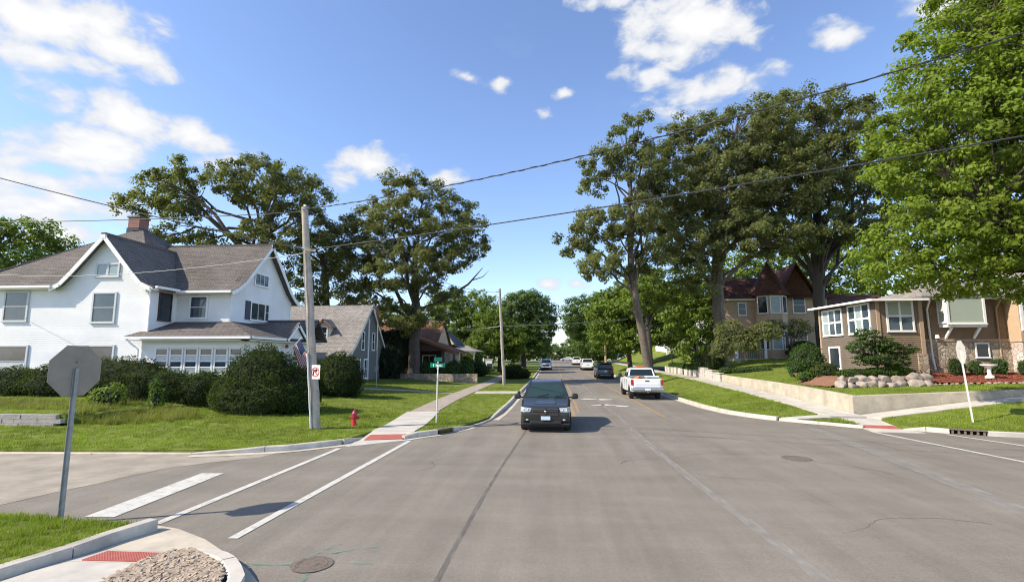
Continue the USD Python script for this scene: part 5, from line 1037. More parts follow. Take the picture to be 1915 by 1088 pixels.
tree("tree", "bright leafy tree standing beyond the pale house on the left", [(-15, 84, .8, .45), (-15, 84, 5, .35), (-15, 84, 9, .2)], [(-17.2, 84, 9.6, 4.0, 3.6, 4.0), (-12.8, 84, 9.2, 3.6, 3.4, 4.2), (-15.2, 83, 6.2, 4.6, 3.6, 2.8)], "street_leaf", "bark", 26, s=1.25, leaf=.40, per=105, cr=1.0, limbs=10, gap=.30)
tree("tree", "large dark green rounded tree left of the road in the distance", [(-5.9, 99, .7, .5), (-5.9, 99, 5, .4), (-5.9, 99, 9, .2)], [(-7.8, 99, 9.8, 4.4, 4.2, 4.8), (-3.4, 99, 9.4, 4.0, 4.0, 5.0), (-5.8, 98, 12.6, 3.8, 3.6, 2.6), (-10.6, 98, 6.0, 3.0, 3.0, 3.4), (-4.4, 99, 5.4, 3.4, 3.2, 2.2)], "far_leaf", "bark", 27, s=1.25, leaf=.40, per=120, cr=1.0, limbs=12, gap=.26)
tree("tree", "lower green tree leaning over the far left kerb", [(-8.0, 75, .6, .3), (-8.0, 75, 3, .22), (-8, 75, 5, .12)], [(-9.0, 75, 6.0, 2.8, 2.6, 3.6), (-6.4, 75, 5.0, 2.4, 2.2, 3.0), (-10.8, 74, 3.8, 2.0, 1.9, 2.4)], "street_leaf", "bark", 28, s=1.0, leaf=.34, per=110, cr=.8, limbs=8, gap=.28)
tree("tree", "distant tree at the end of the road left of the gap of sky", [(-9, 150, .9, .4), (-9, 150, 5, .3), (-9, 150, 9, .2)], [(-9.5, 150, 9, 6.5, 5, 7)], "far_leaf", "bark", 29, s=1.8, leaf=.6, per=100, cr=1.4, limbs=8, gap=.25)
tree("tree", "low distant tree behind the cross street to the left", [(-12, 236, 1, .4), (-12, 236, 5, .3), (-12, 236, 8, .2)], [(-12, 236, 6.5, 11, 6, 5.5)], "far_leaf", "bark", 30, s=2.2, leaf=.8, per=100, cr=1.7, limbs=8, gap=.22)
tree("tree", "distant tree behind the white cars at the end of the road", [(16, 236, 1, .4), (16, 236, 5, .3), (16, 236, 8, .2)], [(14, 236, 6.0, 10, 6, 6.2), (25, 236, 9, 9, 6, 8)], "far_leaf", "bark", 31, s=2.2, leaf=.8, per=100, cr=1.7, limbs=8, gap=.22)
tree("tree", "tall tree far beyond the roofs between the two left oaks", [(-30, 90, .8, .4), (-30, 90, 6, .3), (-30, 90, 9, .2)], [(-27, 90, 7.5, 5, 4, 4), (-34, 90, 7, 5, 4, 4)], "far_leaf", "bark", 32, s=1.5, leaf=.45, per=100, cr=1.1, limbs=8, gap=.3)
tree("tree", "low rounded distant tree straight ahead where the road disappears", [(3, 252, 1, .4), (3, 252, 4, .3), (3, 252, 6, .2)], [(2.5, 252, 4.4, 7.5, 5, 4.2)], "far_leaf", "bark", 33, s=2.0, leaf=.7, per=110, cr=1.5, limbs=7, gap=.2)
# right side
tree("oak_tree", "slender oak on the right kerb leaning towards the road",
     [(8.35, 46, .3, .38), (7.8, 46, 3.86, .34), (7.35, 46, 6.7, .31), (7.0, 46, 9.6, .31), (6.9, 46, 12.5, .26), (6.85, 46, 15.4, .2), (7.3, 46, 20.5, .1)],
     [(7.36, 46.00, 22.84, 2.07, 2.07, 2.64), (5.63, 46.00, 20.31, 2.53, 2.30, 1.95), (8.51, 46.00, 19.51, 2.53, 2.30, 2.99), (3.45, 46.00, 18.36, 1.72, 1.61, 1.03), (4.60, 45.42, 14.33, 3.33, 2.76, 1.95), (2.18, 46.00, 12.95, 2.07, 1.95, 1.49), (7.82, 45.42, 14.90, 2.76, 2.53, 2.53), (4.48, 44.85, 10.65, 2.76, 2.30, 1.38), (8.74, 46.00, 11.34, 1.95, 1.84, 1.49)], "oak_leaf", "bark_light", 41, s=1.25, leaf=.24, per=330, cr=.95, limbs=18, gap=.34, sub=4, attach=(.42, .95))
tree("oak_tree", "massive oak with a thick straight trunk beside the turret house",
     [(15.31, 49.05, 1.70, 0.57), (15.26, 49.05, 5.87, 0.52), (15.31, 49.05, 10.12, 0.49), (15.59, 49.05, 13.94, 0.44), (16.13, 49.05, 20.48, 0.24)],
     [(13.73, 49.05, 22.66, 3.92, 3.49, 3.71), (18.75, 49.05, 24.18, 4.14, 3.71, 3.49), (11.55, 48.51, 18.30, 3.71, 3.27, 3.71), (16.57, 47.96, 18.51, 4.58, 3.71, 3.92), (21.80, 49.05, 20.04, 4.14, 3.71, 4.36), (11.99, 48.51, 13.28, 3.05, 2.83, 2.18), (17.22, 47.42, 13.50, 4.14, 3.05, 2.62), (21.58, 48.51, 13.72, 3.49, 3.27, 2.62), (13.52, 47.96, 9.58, 1.96, 1.96, 1.74), (17.99, 52.32, 19.39, 4.91, 4.91, 5.45), (13.63, 52.87, 16.12, 3.82, 3.82, 4.36)], "oak_leaf", "bark_light", 42, s=1.4, leaf=.25, per=320, cr=1.02, limbs=22, gap=.34, sub=4, attach=(.4, .95))
tree("oak_tree", "wide dark oak behind the brown house next to the red roof",
     [(25.8, 52, 2.0, .62), (25.76, 52, 6, .56), (25.74, 52, 9.2, .5), (25.8, 52, 14, .40), (26.5, 52, 20, .22)],
     [(24.2, 52, 26.0, 4.0, 3.6, 3.6), (28.6, 52, 26.0, 3.8, 3.6, 3.2), (21.8, 51, 21.5, 3.6, 3.4, 3.6), (26.6, 51, 20.8, 4.6, 3.6, 4.0), (31.2, 52, 21.6, 3.2, 3.2, 4.2), (22.4, 51, 15.6, 3.6, 3.2, 2.4), (27.0, 50.5, 15.0, 3.8, 3.0, 2.6), (31.2, 52, 14.8, 3.0, 3.0, 2.8), (33.4, 52, 18, 2.6, 2.6, 4.0)], "oak_leaf_warm", "bark", 43, s=1.45, leaf=.26, per=320, cr=1.05, limbs=22, gap=.345, sub=4, attach=(.42, .95))
tree("maple_tree", "bright yellow green maple filling the right edge above the brown house",
     [(20.6, 20.2, .8, .32), (20.5, 20.2, 3, .28), (20.3, 20.2, 7, .22), (20.2, 20.2, 13, .12)],
     [(16.0, 20.8, 7.2, 3.3, 2.8, 2.2), (18.2, 19.6, 6.6, 3.0, 2.6, 1.9), (22.5, 21, 6.8, 3.4, 3, 2.0), (15.6, 20.8, 11.0, 2.9, 2.8, 2.4), (17.2, 20.8, 14.2, 2.9, 2.8, 2.6), (19.4, 20.5, 17.6, 3.2, 3.0, 3.2), (20.2, 19.5, 8.2, 4.0, 3.4, 2.6), (20.4, 19, 13, 4.2, 3.6, 3.8), (24, 20.5, 10.5, 4.0, 4.2, 4.0), (23.6, 20.5, 16, 3.8, 3.8, 4.0), (20.5, 23.8, 11, 3.8, 2.6, 4.6), (20, 16.8, 10.6, 3.4, 2.6, 4.2), (14.0, 21.0, 6.3, 1.9, 1.7, 1.2), (16.0, 20.6, 5.7, 2.0, 1.6, .9)], "maple_leaf", "bark", 44, s=.72, leaf=.175, per=125, cr=.56, limbs=26, gap=.33, flat=.6, attach=(.25, .95))
tree("tree", "leafy light green tree leaning over the right kerb behind the slender oak", [(10.6, 74, .9, .35), (10.4, 74, 4, .28), (10.2, 74, 8, .16)], [(8.4, 74, 8.6, 3.8, 3.4, 4.2), (12.4, 74, 10.2, 4.2, 3.6, 4.8), (6.6, 73, 5.0, 2.2, 2.2, 1.8), (15.6, 74, 8.6, 3.4, 3.2, 4.4), (10.6, 72.5, 5.4, 4.0, 2.6, 1.9)], "street_leaf", "bark", 45, s=1.05, leaf=.36, per=100, cr=.85, limbs=14, gap=.30)
tree("tree", "thin dark trunked tree just behind the slender oak", [(9.5, 52, .8, .28), (9.4, 52, 3, .24), (9.2, 52, 6.4, .2), (9.2, 52, 9, .12)], [(8.9, 52, 8.4, 2.4, 2.2, 1.6), (11.4, 52, 9.6, 2.4, 2.4, 2.0)], "street_leaf", "bark", 46, s=.95, leaf=.30, per=90, cr=.72, limbs=8, gap=.34)
tree("tree", "darker tree farther up the right kerb beside the parked cars", [(10.8, 112, .9, .4), (10.8, 112, 4, .3), (10.6, 112, 8, .2)], [(7.6, 112, 9.5, 4.6, 4.2, 6.0), (12.6, 112, 10, 5, 4.4, 6.5), (5.2, 111, 11, 3.4, 3.4, 4.2), (8.8, 110, 4.6, 4.2, 3.4, 2.4)], "far_leaf", "bark", 47, s=1.3, leaf=.42, per=110, cr=1.05, limbs=12, gap=.26)
tree("tree", "green tree between the white house and the massive oak on the right", [(15.2, 58, 1.7, .28), (15.2, 58, 4.4, .22), (15.2, 58, 7, .14)], [(15.6, 58, 6.6, 2.5, 2.4, 3.2), (13.6, 58, 7.6, 2.0, 2.2, 2.6), (16.8, 58, 9.0, 2.0, 2.2, 2.6), (15.4, 57.6, 3.6, 1.8, 1.6, 1.5)], "street_leaf", "bark", 48, s=1.05, leaf=.34, per=100, cr=.85, limbs=9, gap=.30)
tree("tree", "green tree rising behind the dark red roof of the turret house", [(30, 76, 2, .4), (30, 76, 7, .3), (30, 76, 12, .2)], [(27, 76, 13.5, 4, 3.5, 4), (33, 76, 14.5, 4.5, 4, 4.5), (40, 74, 14, 5, 4, 6), (22, 76, 12.5, 4, 3.5, 3.2)], "street_leaf", "bark", 49, s=1.35, leaf=.42, per=90, cr=1.0, limbs=12, gap=.3)
tree("tree", "far tree closing the road on the right of the sky gap", [(12, 165, 1, .4), (12, 165, 5, .3), (12, 165, 10, .2)], [(10, 165, 10, 6, 5, 8), (17, 165, 11, 6, 5, 9)], "far_leaf", "bark", 50, s=1.8, leaf=.6, per=100, cr=1.4, limbs=8, gap=.24)

# shrubs on the left
shrub("yew_bush", "big rounded dark yew bush in front of the white house porch", [(-12.35, 21.2, 1.3, 1.6, 1.4, 1.72), (-13.4, 21.2, .95, 1.0, 1.1, 1.15), (-11.1, 21.4, .95, 1.1, 1.2, 1.2), (-12.2, 20.6, .9, 1.7, 1.1, 1.0)], "yew", 61, leaf=.085, dens=620)
shrub("hedge", "long clipped dark hedge running left of the yew bush", [(-17.9, 21.5, 1.15, 1.0, .85, .85), (-16.6, 21.45, 1.2, 1.0, .82, .82), (-15.2, 21.5, 1.15, 1.0, .85, .84)], "yew", 62, leaf=.085, dens=560, cat="hedge", boxes=[(-16.4, 21.55, 1.05, 2.3, .75, .78)], base=(-16.4, 21.5, 0), rough=.3)
shrub("hedge", "taller uneven hedge behind the stop sign by the white house corner", [(-20.6, 23.0, 1.5, 2.0, 1.0, 1.05), (-23.6, 23.2, 1.35, 1.9, 1.0, .95), (-18.9, 22.6, 1.45, 1.3, .9, .95), (-26.6, 23.4, 1.2, 2.0, 1.0, .9), (-30, 23.6, 1.2, 2.2, 1.0, .95)], "yew", 63, leaf=.09, dens=420, cat="hedge")
shrub("yew_bush", "dark clipped yew right of the utility pole by the grey house", [(-11.9, 28.2, 1.4, 1.15, 1.15, 1.45), (-12.9, 28.6, 1.1, .9, 1.0, 1.3)], "yew", 64, leaf=.095, dens=500)
shrub("sapling", "light green leafy sapling in front of the clipped hedge", [(-15.9, 19.7, .95, .30, .25, .65), (-16.1, 19.8, 1.5, .18, .18, .25)], "bright_leaf", 65, leaf=.13, dens=150, core=.5)
shrub("weed_bush", "taller pale green weeds growing beside the stop sign pole in front of the hedge", [(-17.5, 19.4, 1.0, .55, .4, .6), (-18.1, 19.5, .9, .45, .4, .5)], "street_leaf", 66, leaf=.13, dens=140, core=.5)
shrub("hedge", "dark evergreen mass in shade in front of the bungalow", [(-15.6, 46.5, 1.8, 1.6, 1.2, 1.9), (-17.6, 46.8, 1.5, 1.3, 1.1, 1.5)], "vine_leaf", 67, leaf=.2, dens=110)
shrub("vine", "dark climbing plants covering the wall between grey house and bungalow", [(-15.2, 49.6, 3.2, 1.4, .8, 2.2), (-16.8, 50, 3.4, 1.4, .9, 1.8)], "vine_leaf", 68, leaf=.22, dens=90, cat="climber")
for k, (x, y, r, hh, mt) in enumerate([(-12.4, 49.6, .8, .9, "flower"), (-11.0, 49.8, .7, .8, "shrub_leaf"), (-9.8, 50.0, .8, .95, "flower"), (-8.5, 50.2, .7, .9, "shrub_leaf")]):
    shrub("garden_shrub", ["pinkish flowering shrub behind the wall near the oak trunk", "green shrub behind the wall left of the street name sign", "mixed flowering shrub behind the wall right of the street name sign", "green shrub at the far end of the garden wall"][k], [(x, y, .9 + hh * .5, r, .6, hh)], mt, 69 + k, leaf=.16, dens=130)
for k, (x, y, hh) in enumerate([(-10.6, 62.5, 1.6), (-9.2, 66.0, 1.5), (-8.9, 61, 1.0)]):
    shrub("garden_shrub", ["tall yellow green shrub before the white porch columns", "leafy shrub behind the yard sign", "low pale shrub beside the yard sign"][k], [(x, y, .5 + hh * .6, 1.0, .9, hh)], "flower" if k == 2 else "street_leaf", 75 + k, leaf=.2, dens=90)
shrub("bush", "dark spreading bush at the foot of the second utility pole", [(-4.6, 58, .9, 1.2, 1.3, .95), (-3.7, 59, .7, .9, 1, .7)], "yew", 79, leaf=.2, dens=120)
# shrubs on the right
shrub("bush", "large round green bush left of the brown house wall", [(15.5, 33.2, 2.35, 1.0, .9, 1.05), (15.0, 33.2, 1.9, .7, .7, .75)], "shrub_leaf", 81, leaf=.11, dens=230)
shrub("bush", "dark low bush at the left end of the boulders", [(14.9, 30.0, 1.72, .75, .6, .50)], "yew", 82, leaf=.12, dens=240)
shrub("bush", "small yellow green plant beside the dark low bush", [(13.9, 30.2, 1.5, .45, .4, .28)], "bright_leaf", 83, leaf=.11, dens=220)
shrub("ground_cover", "bed of bright green ground cover above the boulders", [(15.6, 28.4, 1.72, .9, .5, .28), (16.8, 28.5, 1.78, 1.0, .5, .28), (17.9, 28.7, 1.8, .8, .5, .25)], "bright_leaf", 84, leaf=.09, dens=420, cat="plants")
tree("japanese_maple", "small layered green tree in front of the brown house corner window", [(17.0, 28.9, 1.6, .07), (17.0, 28.9, 2.2, .05), (17.0, 28.9, 3.0, .03)], [(16.5, 28.7, 3.75, .65, .6, .35), (16.0, 28.6, 3.1, .65, .6, .35), (17.3, 28.7, 3.2, .75, .6, .40), (18.0, 28.8, 2.9, .7, .6, .32), (16.5, 28.5, 2.5, .85, .6, .35), (17.5, 28.6, 2.4, .9, .6, .35), (18.7, 28.9, 3.0, .45, .5, .22)], "shrub_leaf", "bark", 85, s=.26, leaf=.105, per=50, cr=.21, limbs=12, gap=.25, flat=.5, inner=.3)
for k, (x, y, r, hh) in enumerate([(21.35, 29.5, .42, .5), (22.4, 29.6, .35, .4), (23.6, 29.7, .4, .5), (24.5, 29.2, .3, .45), (26.0, 29.0, .5, .7)]):
    shrub("garden_shrub", ["upright green shrub by the stone foundation left of the stop sign", "small shrub behind the stop sign post", "shrub below the right bay bracket", "shrub beside the right downspout", "shrub against the pale stone at the right edge"][k], [(x, y, 1.75 + hh * .6, r, .35, hh)], "shrub_leaf", 90 + k, leaf=.09, dens=260)
shrub("oak_shoots", "leafy low branches around the massive oak trunk", [(14.6, 44.4, 4.4, 1.2, 1.1, 1.2), (15.6, 43.8, 3.8, 1.2, 1.0, 1.0), (17.4, 44.2, 4.6, 1.3, 1.0, .8), (14.0, 44.8, 3.2, .9, .9, .9)], "oak_leaf", 95, leaf=.2, dens=120, core=.3, cat="shrub", rough=.55)
shrub("hedge", "dark hedge left of the massive oak trunk", [(13.9, 47, 2.2, .9, 1.6, 1.0), (13.7, 50, 2.0, .8, 1.6, .8)], "yew", 96, leaf=.15, dens=160, cat="hedge")
for k in range(6):
    shrub("clipped_shrub", ["small clipped green shrub on the slab wall, nearest the stepped block wall", "second clipped green shrub on the slab wall from the stepped block wall", "third clipped green shrub on the slab wall from the stepped block wall", "fourth clipped green shrub on the slab wall from the stepped block wall", "last but one clipped green shrub at the far end of the slab wall", "farthest clipped green shrub on the slab wall"][k], [(13.35, 49.5 + k * 2.1, 1.55 + float(zr(49.5 + k * 2.1)), .5, .8, .38)], "shrub_leaf", 100 + k, leaf=.13, dens=190, group="clipped shrubs along the slab wall")
shrub("flower_bed", "pale flowering plants at the foot of the massive oak", [(13.6, 42.6, 1.5, .5, .8, .3), (14.6, 42.2, 1.5, .9, .7, .28), (16.2, 42.4, 1.6, .9, .6, .25)], "flower", 110, leaf=.10, dens=260, cat="flowers")
shrub("bush", "dark shrub by the turret house porch steps", [(24.5, 53.6, 3.0, 1.4, 1, 1.2)], "yew", 111, leaf=.18, dens=130)
tree("small_tree", "small garden tree in front of the turret house bay", [(22.0, 50, 2.0, .08), (22.0, 50, 3.4, .06), (22, 50, 4.6, .04)], [(21.6, 50, 4.8, 1.3, 1.0, .9), (22.8, 50, 5.3, 1.0, .9, .7), (20.4, 50, 5.4, .9, .8, .6)], "oak_leaf", "bark", 112, s=.5, leaf=.2, per=50, cr=.4, limbs=8, gap=.33)

# grass tufts on the lawns near enough to show blades (uncountable)
def tuft(seed, nb, hmin, hmax, w, spread):
    r = np.random.default_rng(seed); m = MB()
    for _ in range(nb):
        a = r.uniform(0, 2 * PI); b = r.uniform(0, spread) * np.array([math.cos(a), math.sin(a)]); hh = r.uniform(hmin, hmax); lean = r.uniform(.15, .7) * hh; c = r.uniform(0, 2 * PI); d = np.array([math.cos(c), math.sin(c)]); s = np.array([-d[1], d[0]]) * w
        m.add([(*(b - s), 0), (*(b + s), 0), (*(b + d * lean * .4 + s * .6), hh * .65), (*(b + d * lean * .4 - s * .6), hh * .65), (*(b + d * lean), hh)], np.array([(0, 1, 2), (0, 2, 3), (3, 2, 4)]))
    return m
def scatter(name, label, cat, pts, protos, mt, seed, smin=.7, smax=1.3):
    path = path_for(name); pi = UsdGeom.PointInstancer.Define(stage, path); r = np.random.default_rng(seed); n = len(pts); rel = pi.CreatePrototypesRel()
    UsdGeom.Scope.Define(stage, path + "/protos")
    for k, pr in enumerate(protos):
        q = f"{path}/protos/tuft_{k + 1:03d}"; usdkit.mesh(stage, q, (np.vstack(pr.v), np.vstack(pr.f)), M[mt]); rel.AddTarget(q)
    pi.CreateProtoIndicesAttr(Vt.IntArray.FromNumpy(r.integers(0, len(protos), n).astype(np.int32))); pi.CreatePositionsAttr(Vt.Vec3fArray.FromNumpy(pts.astype(np.float32)))
    a = r.uniform(0, 2 * PI, n) / 2; pi.CreateOrientationsAttr(Vt.QuathArray([Gf.Quath(float(math.cos(x)), 0, 0, float(math.sin(x))) for x in a]))
    s = r.uniform(smin, smax, n); pi.CreateScalesAttr(Vt.Vec3fArray.FromNumpy(np.c_[s, s, s * r.uniform(.75, 1.25, n)].astype(np.float32)))
    tag(path, label, cat, kind="stuff")
def pts_in(poly, hf, dens, seed, box_):
    r = np.random.default_rng(seed); x0, y0, x1, y1 = box_; n = int((x1 - x0) * (y1 - y0) * dens); p = np.c_[r.uniform(x0, x1, n), r.uniform(y0, y1, n)]
    p = p[shapely.contains_xy(poly.buffer(-.02), p[:, 0], p[:, 1])]; return np.c_[p, hf(p[:, 0], p[:, 1]) - .01]
walks = unary_union([Polygon([(-6.2, 17), (-4.6, 17), (-5.15, 23.5), (-5.5, 30), (-5.6, 60), (-7.0, 60), (-6.95, 30), (-6.7, 23.4)]), Polygon([(-30, 33.0), (-13, 33.1), (-10, 34.2), (-7, 34.7), (-7, 35.9), (-10, 35.4), (-13, 34.3), (-30, 34.2)]), Polygon([(-5.6, 35.0), (-2.4, 35.2), (-2.4, 37.6), (-5.6, 37.4)])])
near = [tuft(i, 16, .035, .085, .0035, .09) for i in range(4)]; mid = [tuft(10 + i, 14, .035, .085, .007, .16) for i in range(4)]; far = [tuft(20 + i, 12, .06, .14, .014, .28) for i in range(3)]; weed = [tuft(30 + i, 26, .2, .55, .011, .22) for i in range(3)]
scatter("grass", "short green grass on the near left corner around the stop sign pole", "grass", pts_in(LN, hn, 150, 1, (-10.5, 5.0, -6.2, 8.1)), near, "blade", 1)
LLg = LL.difference(walks).difference(TLp)
scatter("grass", "mown bright green grass on the left lawn and verge", "grass", np.vstack([pts_in(LLg, h_left, 40, 2, (-24, 13, -2.5, 23)), pts_in(LLg, h_left, 14, 3, (-18, 23, -2.5, 42))]), mid, "blade", 2)
scatter("grass", "green grass on the right verge between kerb and pavement", "grass", np.vstack([pts_in(RP, h_right, 30, 4, (7.6, 22, 11.5, 34)), pts_in(RP, h_right, 12, 5, (7.6, 34, 11.5, 56))]), mid, "blade", 3)
scatter("grass", "thinner grass around the right stop sign", "grass", np.vstack([pts_in(RS.difference(Polygon([(14, 21.8), (15.45, 21.8), (15.45, 22.7), (14, 22.6)])), hs, 42, 6, (12.5, 18.4, 22, 23)), pts_in(RI, lambda x, y: 0 * x + .115, 80, 7, (9.9, 20.4, 11.5, 22.4))]), mid, "blade", 4)
scatter("grass", "mown grass on the raised lawn above the right retaining wall", "grass", np.vstack([pts_in(TER.difference(bedp).difference(bedg), h_terrace, 26, 8, (13, 24, 28, 31)), pts_in(TER.difference(bedg), h_terrace, 9, 9, (13, 31, 26, 56))]), mid, "blade", 5)
wp = Polygon([(-16.9, 16.65), (-15.2, 16.9), (-13.9, 17.6), (-13.2, 18.6), (-14.2, 19.6), (-16, 20.4), (-30, 21.8), (-30, 18.0), (-17.4, 17.9)])
scatter("grass", "rough grass on the bank above the grey block wall", "grass", pts_in(TLp, hl, 16, 12, (-32, 16.7, -15, 24)), mid, "blade", 7)
scatter("tall_weeds", "straw coloured tall weeds on the bank in front of the hedge", "weeds", pts_in(wp, lambda x, y: np.maximum(hl(x, y) if False else h_left(x, y), np.where(x < -16.6, .58, 0)), 30, 10, (-30, 16, -11, 22)), weed, "weed", 6, .25, .8)
# ------------------------------------------------------------------ vehicles (local frame: front towards +y)
def local_thing(name, label, cat, loc, rotz=0.0, group=None, scale=1.0):
    path = thing(name, label, cat, loc, rotz or 1e-9, group); ORIGIN[path] = np.zeros(3)
    if scale != 1.0: UsdGeom.Xformable(stage.GetPrimAtPath(path)).AddScaleOp().Set(Gf.Vec3f(scale, scale, scale))
    return path
def hull_pts(pts): return manifold3d.Manifold.hull_points(np.asarray(pts, float))
def side_profile(prof, hw, bev=.10, taper=0.0):
    """a body from its side profile: full profile a little in from the sides, a smaller one at the sides, all convex"""
    p = np.array(prof); c = p.mean(0); q = c + (p - c) * (1 - bev / np.abs(p - c).max(0))
    pts = [(s * (hw - bev), y, z) for y, z in p for s in (-1, 1)] + [(s * hw, y, z) for y, z in q for s in (-1, 1)]
    pts = np.array(pts); fr = np.abs(pts[:, 1]) / np.abs(pts[:, 1]).max(); pts[:, 0] *= 1 - taper * np.maximum(fr - .55, 0) ** 2 / .2; return hull_pts(pts)
def patch(m, a, b, c, d, off=.008, th=.012):
    a, b, c, d = (np.asarray(q, float) for q in (a, b, c, d)); n = np.cross(b - a, d - a); n /= np.linalg.norm(n); return m.slab([q + n * off for q in (a, b, c, d)], th)
def cylx(x0, x1, y, z, r, k=28): return manifold3d.Manifold.cylinder(abs(x1 - x0), r, r, k).rotate((0, 90, 0)).translate((min(x0, x1), y, z))
def wheel(t, x, y, r, w, s, paint="rim"):
    m = MB(); o = np.array([x, y, r]); xs = s
    prof = [(r * .66, -w / 2), (r * .93, -w / 2), (r, -w * .36), (r, w * .36), (r * .93, w / 2), (r * .66, w / 2)]; k = 26; th = np.arange(k) * 2 * PI / k
    V = np.vstack([np.c_[np.full(k, a), q * np.cos(th), q * np.sin(th)] for q, a in prof]) + o; F = [(i * k + j, i * k + (j + 1) % k, (i + 1) * k + (j + 1) % k, (i + 1) * k + j) for i in range(5) for j in range(k)]
    m.add(V, F); wp = m.build("wheel", M["tyre"], t, smooth=40)
    m = MB(); m.tm(cylx(x - w * .3, x + w * .3, y, r, r * .24, 14)); m.tm(cylx(x - s * w * .1, x + s * w * .02, y, r, r * .67, 26))
    for i in range(6):
        a = i * PI / 3; u = np.array([0, math.cos(a), math.sin(a)]); m.obox(o + u * r * .4 + np.array([s * w * .28, 0, 0]), u, np.cross(X3, u), X3, r * .27, r * .07, .02)
    k = 26; q0, q1 = r * .60, r * .69; V = np.vstack([np.c_[np.full(k, s * w * .44), q * np.cos(th), q * np.sin(th)] for q in (q0, q1)]) + o; m.add(V, [(j, (j + 1) % k, k + (j + 1) % k, k + j) for j in range(k)])
    m.build("rim", M["rim"], wp)
def car(name, label, loc, rotz, paint, kind="suv", scale=1.0, plate_front=True, cat=None, dark_glass=False, style=0):
    t = local_thing(name, label, cat or {"suv": "suv", "sedan": "car"}[kind], loc, rotz, scale=scale)
    if kind == "suv":
        W, L = 1.92, 4.95; zb, zr_ = 1.14, 1.76; yf, yr, wr = 1.50, -1.48, .385
        low = [(2.30, .28), (2.44, .44), (2.46, .70), (2.40, .90), (2.22, .985), (1.05, 1.15), (-2.25, 1.15), (-2.42, 1.0), (-2.46, .62), (-2.32, .34), (0, .27)]
        cab = [(1.12, zb), (.18, 1.68), (-.45, zr_), (-1.75, 1.73), (-2.02, 1.66), (-2.36, zb)]
    else:
        W, L = 1.82, 4.7; zb, zr_ = .98, 1.43; yf, yr, wr = 1.42, -1.36, .325
        low = [(2.20, .24), (2.33, .42), (2.33, .62), (2.2, .76), (1.0, .95), (-1.7, 1.0), (-2.26, .96), (-2.34, .6), (-2.2, .28), (0, .22)]
        cab = [(1.05, zb - .06), (.22, 1.39), (-.35, zr_), (-.95, 1.40), (-1.85, zb)]
    hw = W / 2; xb, xr = hw * .955, hw * .74
    body = side_profile(low, hw, .09, taper=.10)
    cb = [(s * (xb if z < zb + .05 else xr), y, z) for y, z in cab for s in (-1, 1)] + [(s * xr * .80, y, z + .035) for y, z in cab[2:-2] for s in (-1, 1)]
    body = body + hull_pts(cb)
    for y in (yf, yr):
        for s in (-1, 1): body = body - cylx(s * (hw - .30), s * (hw + .2), y, wr + .01, wr + .065)
    MB().tm(body).build("body", M[paint], t, smooth=32)
    m = MB()
    for y in (yf, yr): m.tm(cylx(-hw + .28, hw - .28, y, wr + .01, wr + .055))
    m.box(-hw + .1, hw - .1, -L / 2 + .25, L / 2 - .25, .2, .34); m.build("underbody", M["trim_black"], t)
    for y in (yf, yr):
        for s in (-1, 1): wheel(t, s * (hw - .13), y, wr, .24, s)
    gl = "car_glass" if dark_glass else "car_glass_front"
    (y0, z0), (y1, z1) = cab[0], cab[1]; f = lambda a: (y0 + (y1 - y0) * a, z0 + (z1 - z0) * a, xb + (xr - xb) * a)
    a, b = f(.10), f(.93); patch(MB(), (a[2] * .90, a[0], a[1]), (-a[2] * .90, a[0], a[1]), (-b[2] * .88, b[0], b[1]), (b[2] * .88, b[0], b[1]), .006) if False else None
    m = MB(); patch(m, (-a[2] * .88, a[0], a[1]), (a[2] * .88, a[0], a[1]), (b[2] * .84, b[0], b[1]), (-b[2] * .84, b[0], b[1]), .006)
    if np.cross(np.array([1, 0, 0]), np.array([0, y1 - y0, z1 - z0]))[1] < 0: m = MB(); patch(m, (a[2] * .88, a[0], a[1]), (-a[2] * .88, a[0], a[1]), (-b[2] * .84, b[0], b[1]), (b[2] * .84, b[0], b[1]), .006)
    ws = m.build("windscreen", M[gl], t)
    for s in (-1, 1): MB().beam((s * .35, a[0] + .03, a[1] + .01), (s * .35 - .45, a[0] - .10, a[1] + .10), .02, .02).build("wiper", M["trim_black"], ws)
    (y0, z0), (y1, z1) = cab[-1], cab[-2]; a, b = f(.14), f(.93)
    m = MB(); patch(m, (a[2] * .88, a[0], a[1]), (-a[2] * .88, a[0], a[1]), (-b[2] * .88, b[0], b[1]), (b[2] * .88, b[0], b[1]), .006); m.build("rear_window", M["car_glass"], t)
    xs = lambda z: xb + (xr - xb) * (z - zb) / (zr_ - .06 - zb) + .004
    zl, zh = zb + .05, zr_ - .13
    wins = ([[(.92, zl), (.05, zl), (.05, zh - .03), (.36, zh - .05)], [(-.02, zl), (-.95, zl), (-.90, zh), (-.02, zh - .02)], [(-1.05, zl), (-2.05, zl), (-1.86, zh - .04), (-1.0, zh)]] if kind == "suv" else [[(.82, zl), (.02, zl), (.02, zh), (.30, zh - .03)], [(-.06, zl), (-1.25, zl), (-.95, zh - .02), (-.06, zh)]])
    for s in (-1, 1):
        for q in wins:
            p = [(s * xs(z), y, z) for y, z in q]; p = p if s > 0 else p[::-1]; n = np.cross(np.subtract(p[1], p[0]), np.subtract(p[2], p[0])); p = p if n[0] * s > 0 else p[::-1]
            MB().slab([np.array(v) + np.array([s * .006, 0, 0]) for v in p], .012).build("side_window", M["car_glass"], t)
        for y in ([.98, -.02, -1.0] if kind == "suv" else [.9, -.02, -1.0]): MB().box(s * hw - (.012 if s > 0 else -.004), s * hw + (.004 if s > 0 else .012) - (0 if s > 0 else .0), y - .006, y + .006, .42, zb - .08).build("door_seam", M["trim_black"], t)
        for y in (-.10, -1.08) if kind == "suv" else (-.12, -.9): MB().tm(rbox(s * hw - .02, s * hw + .025, y - .10, y + .10, zb - .22, zb - .18, .015, 6)).build("door_handle", M[paint], t)
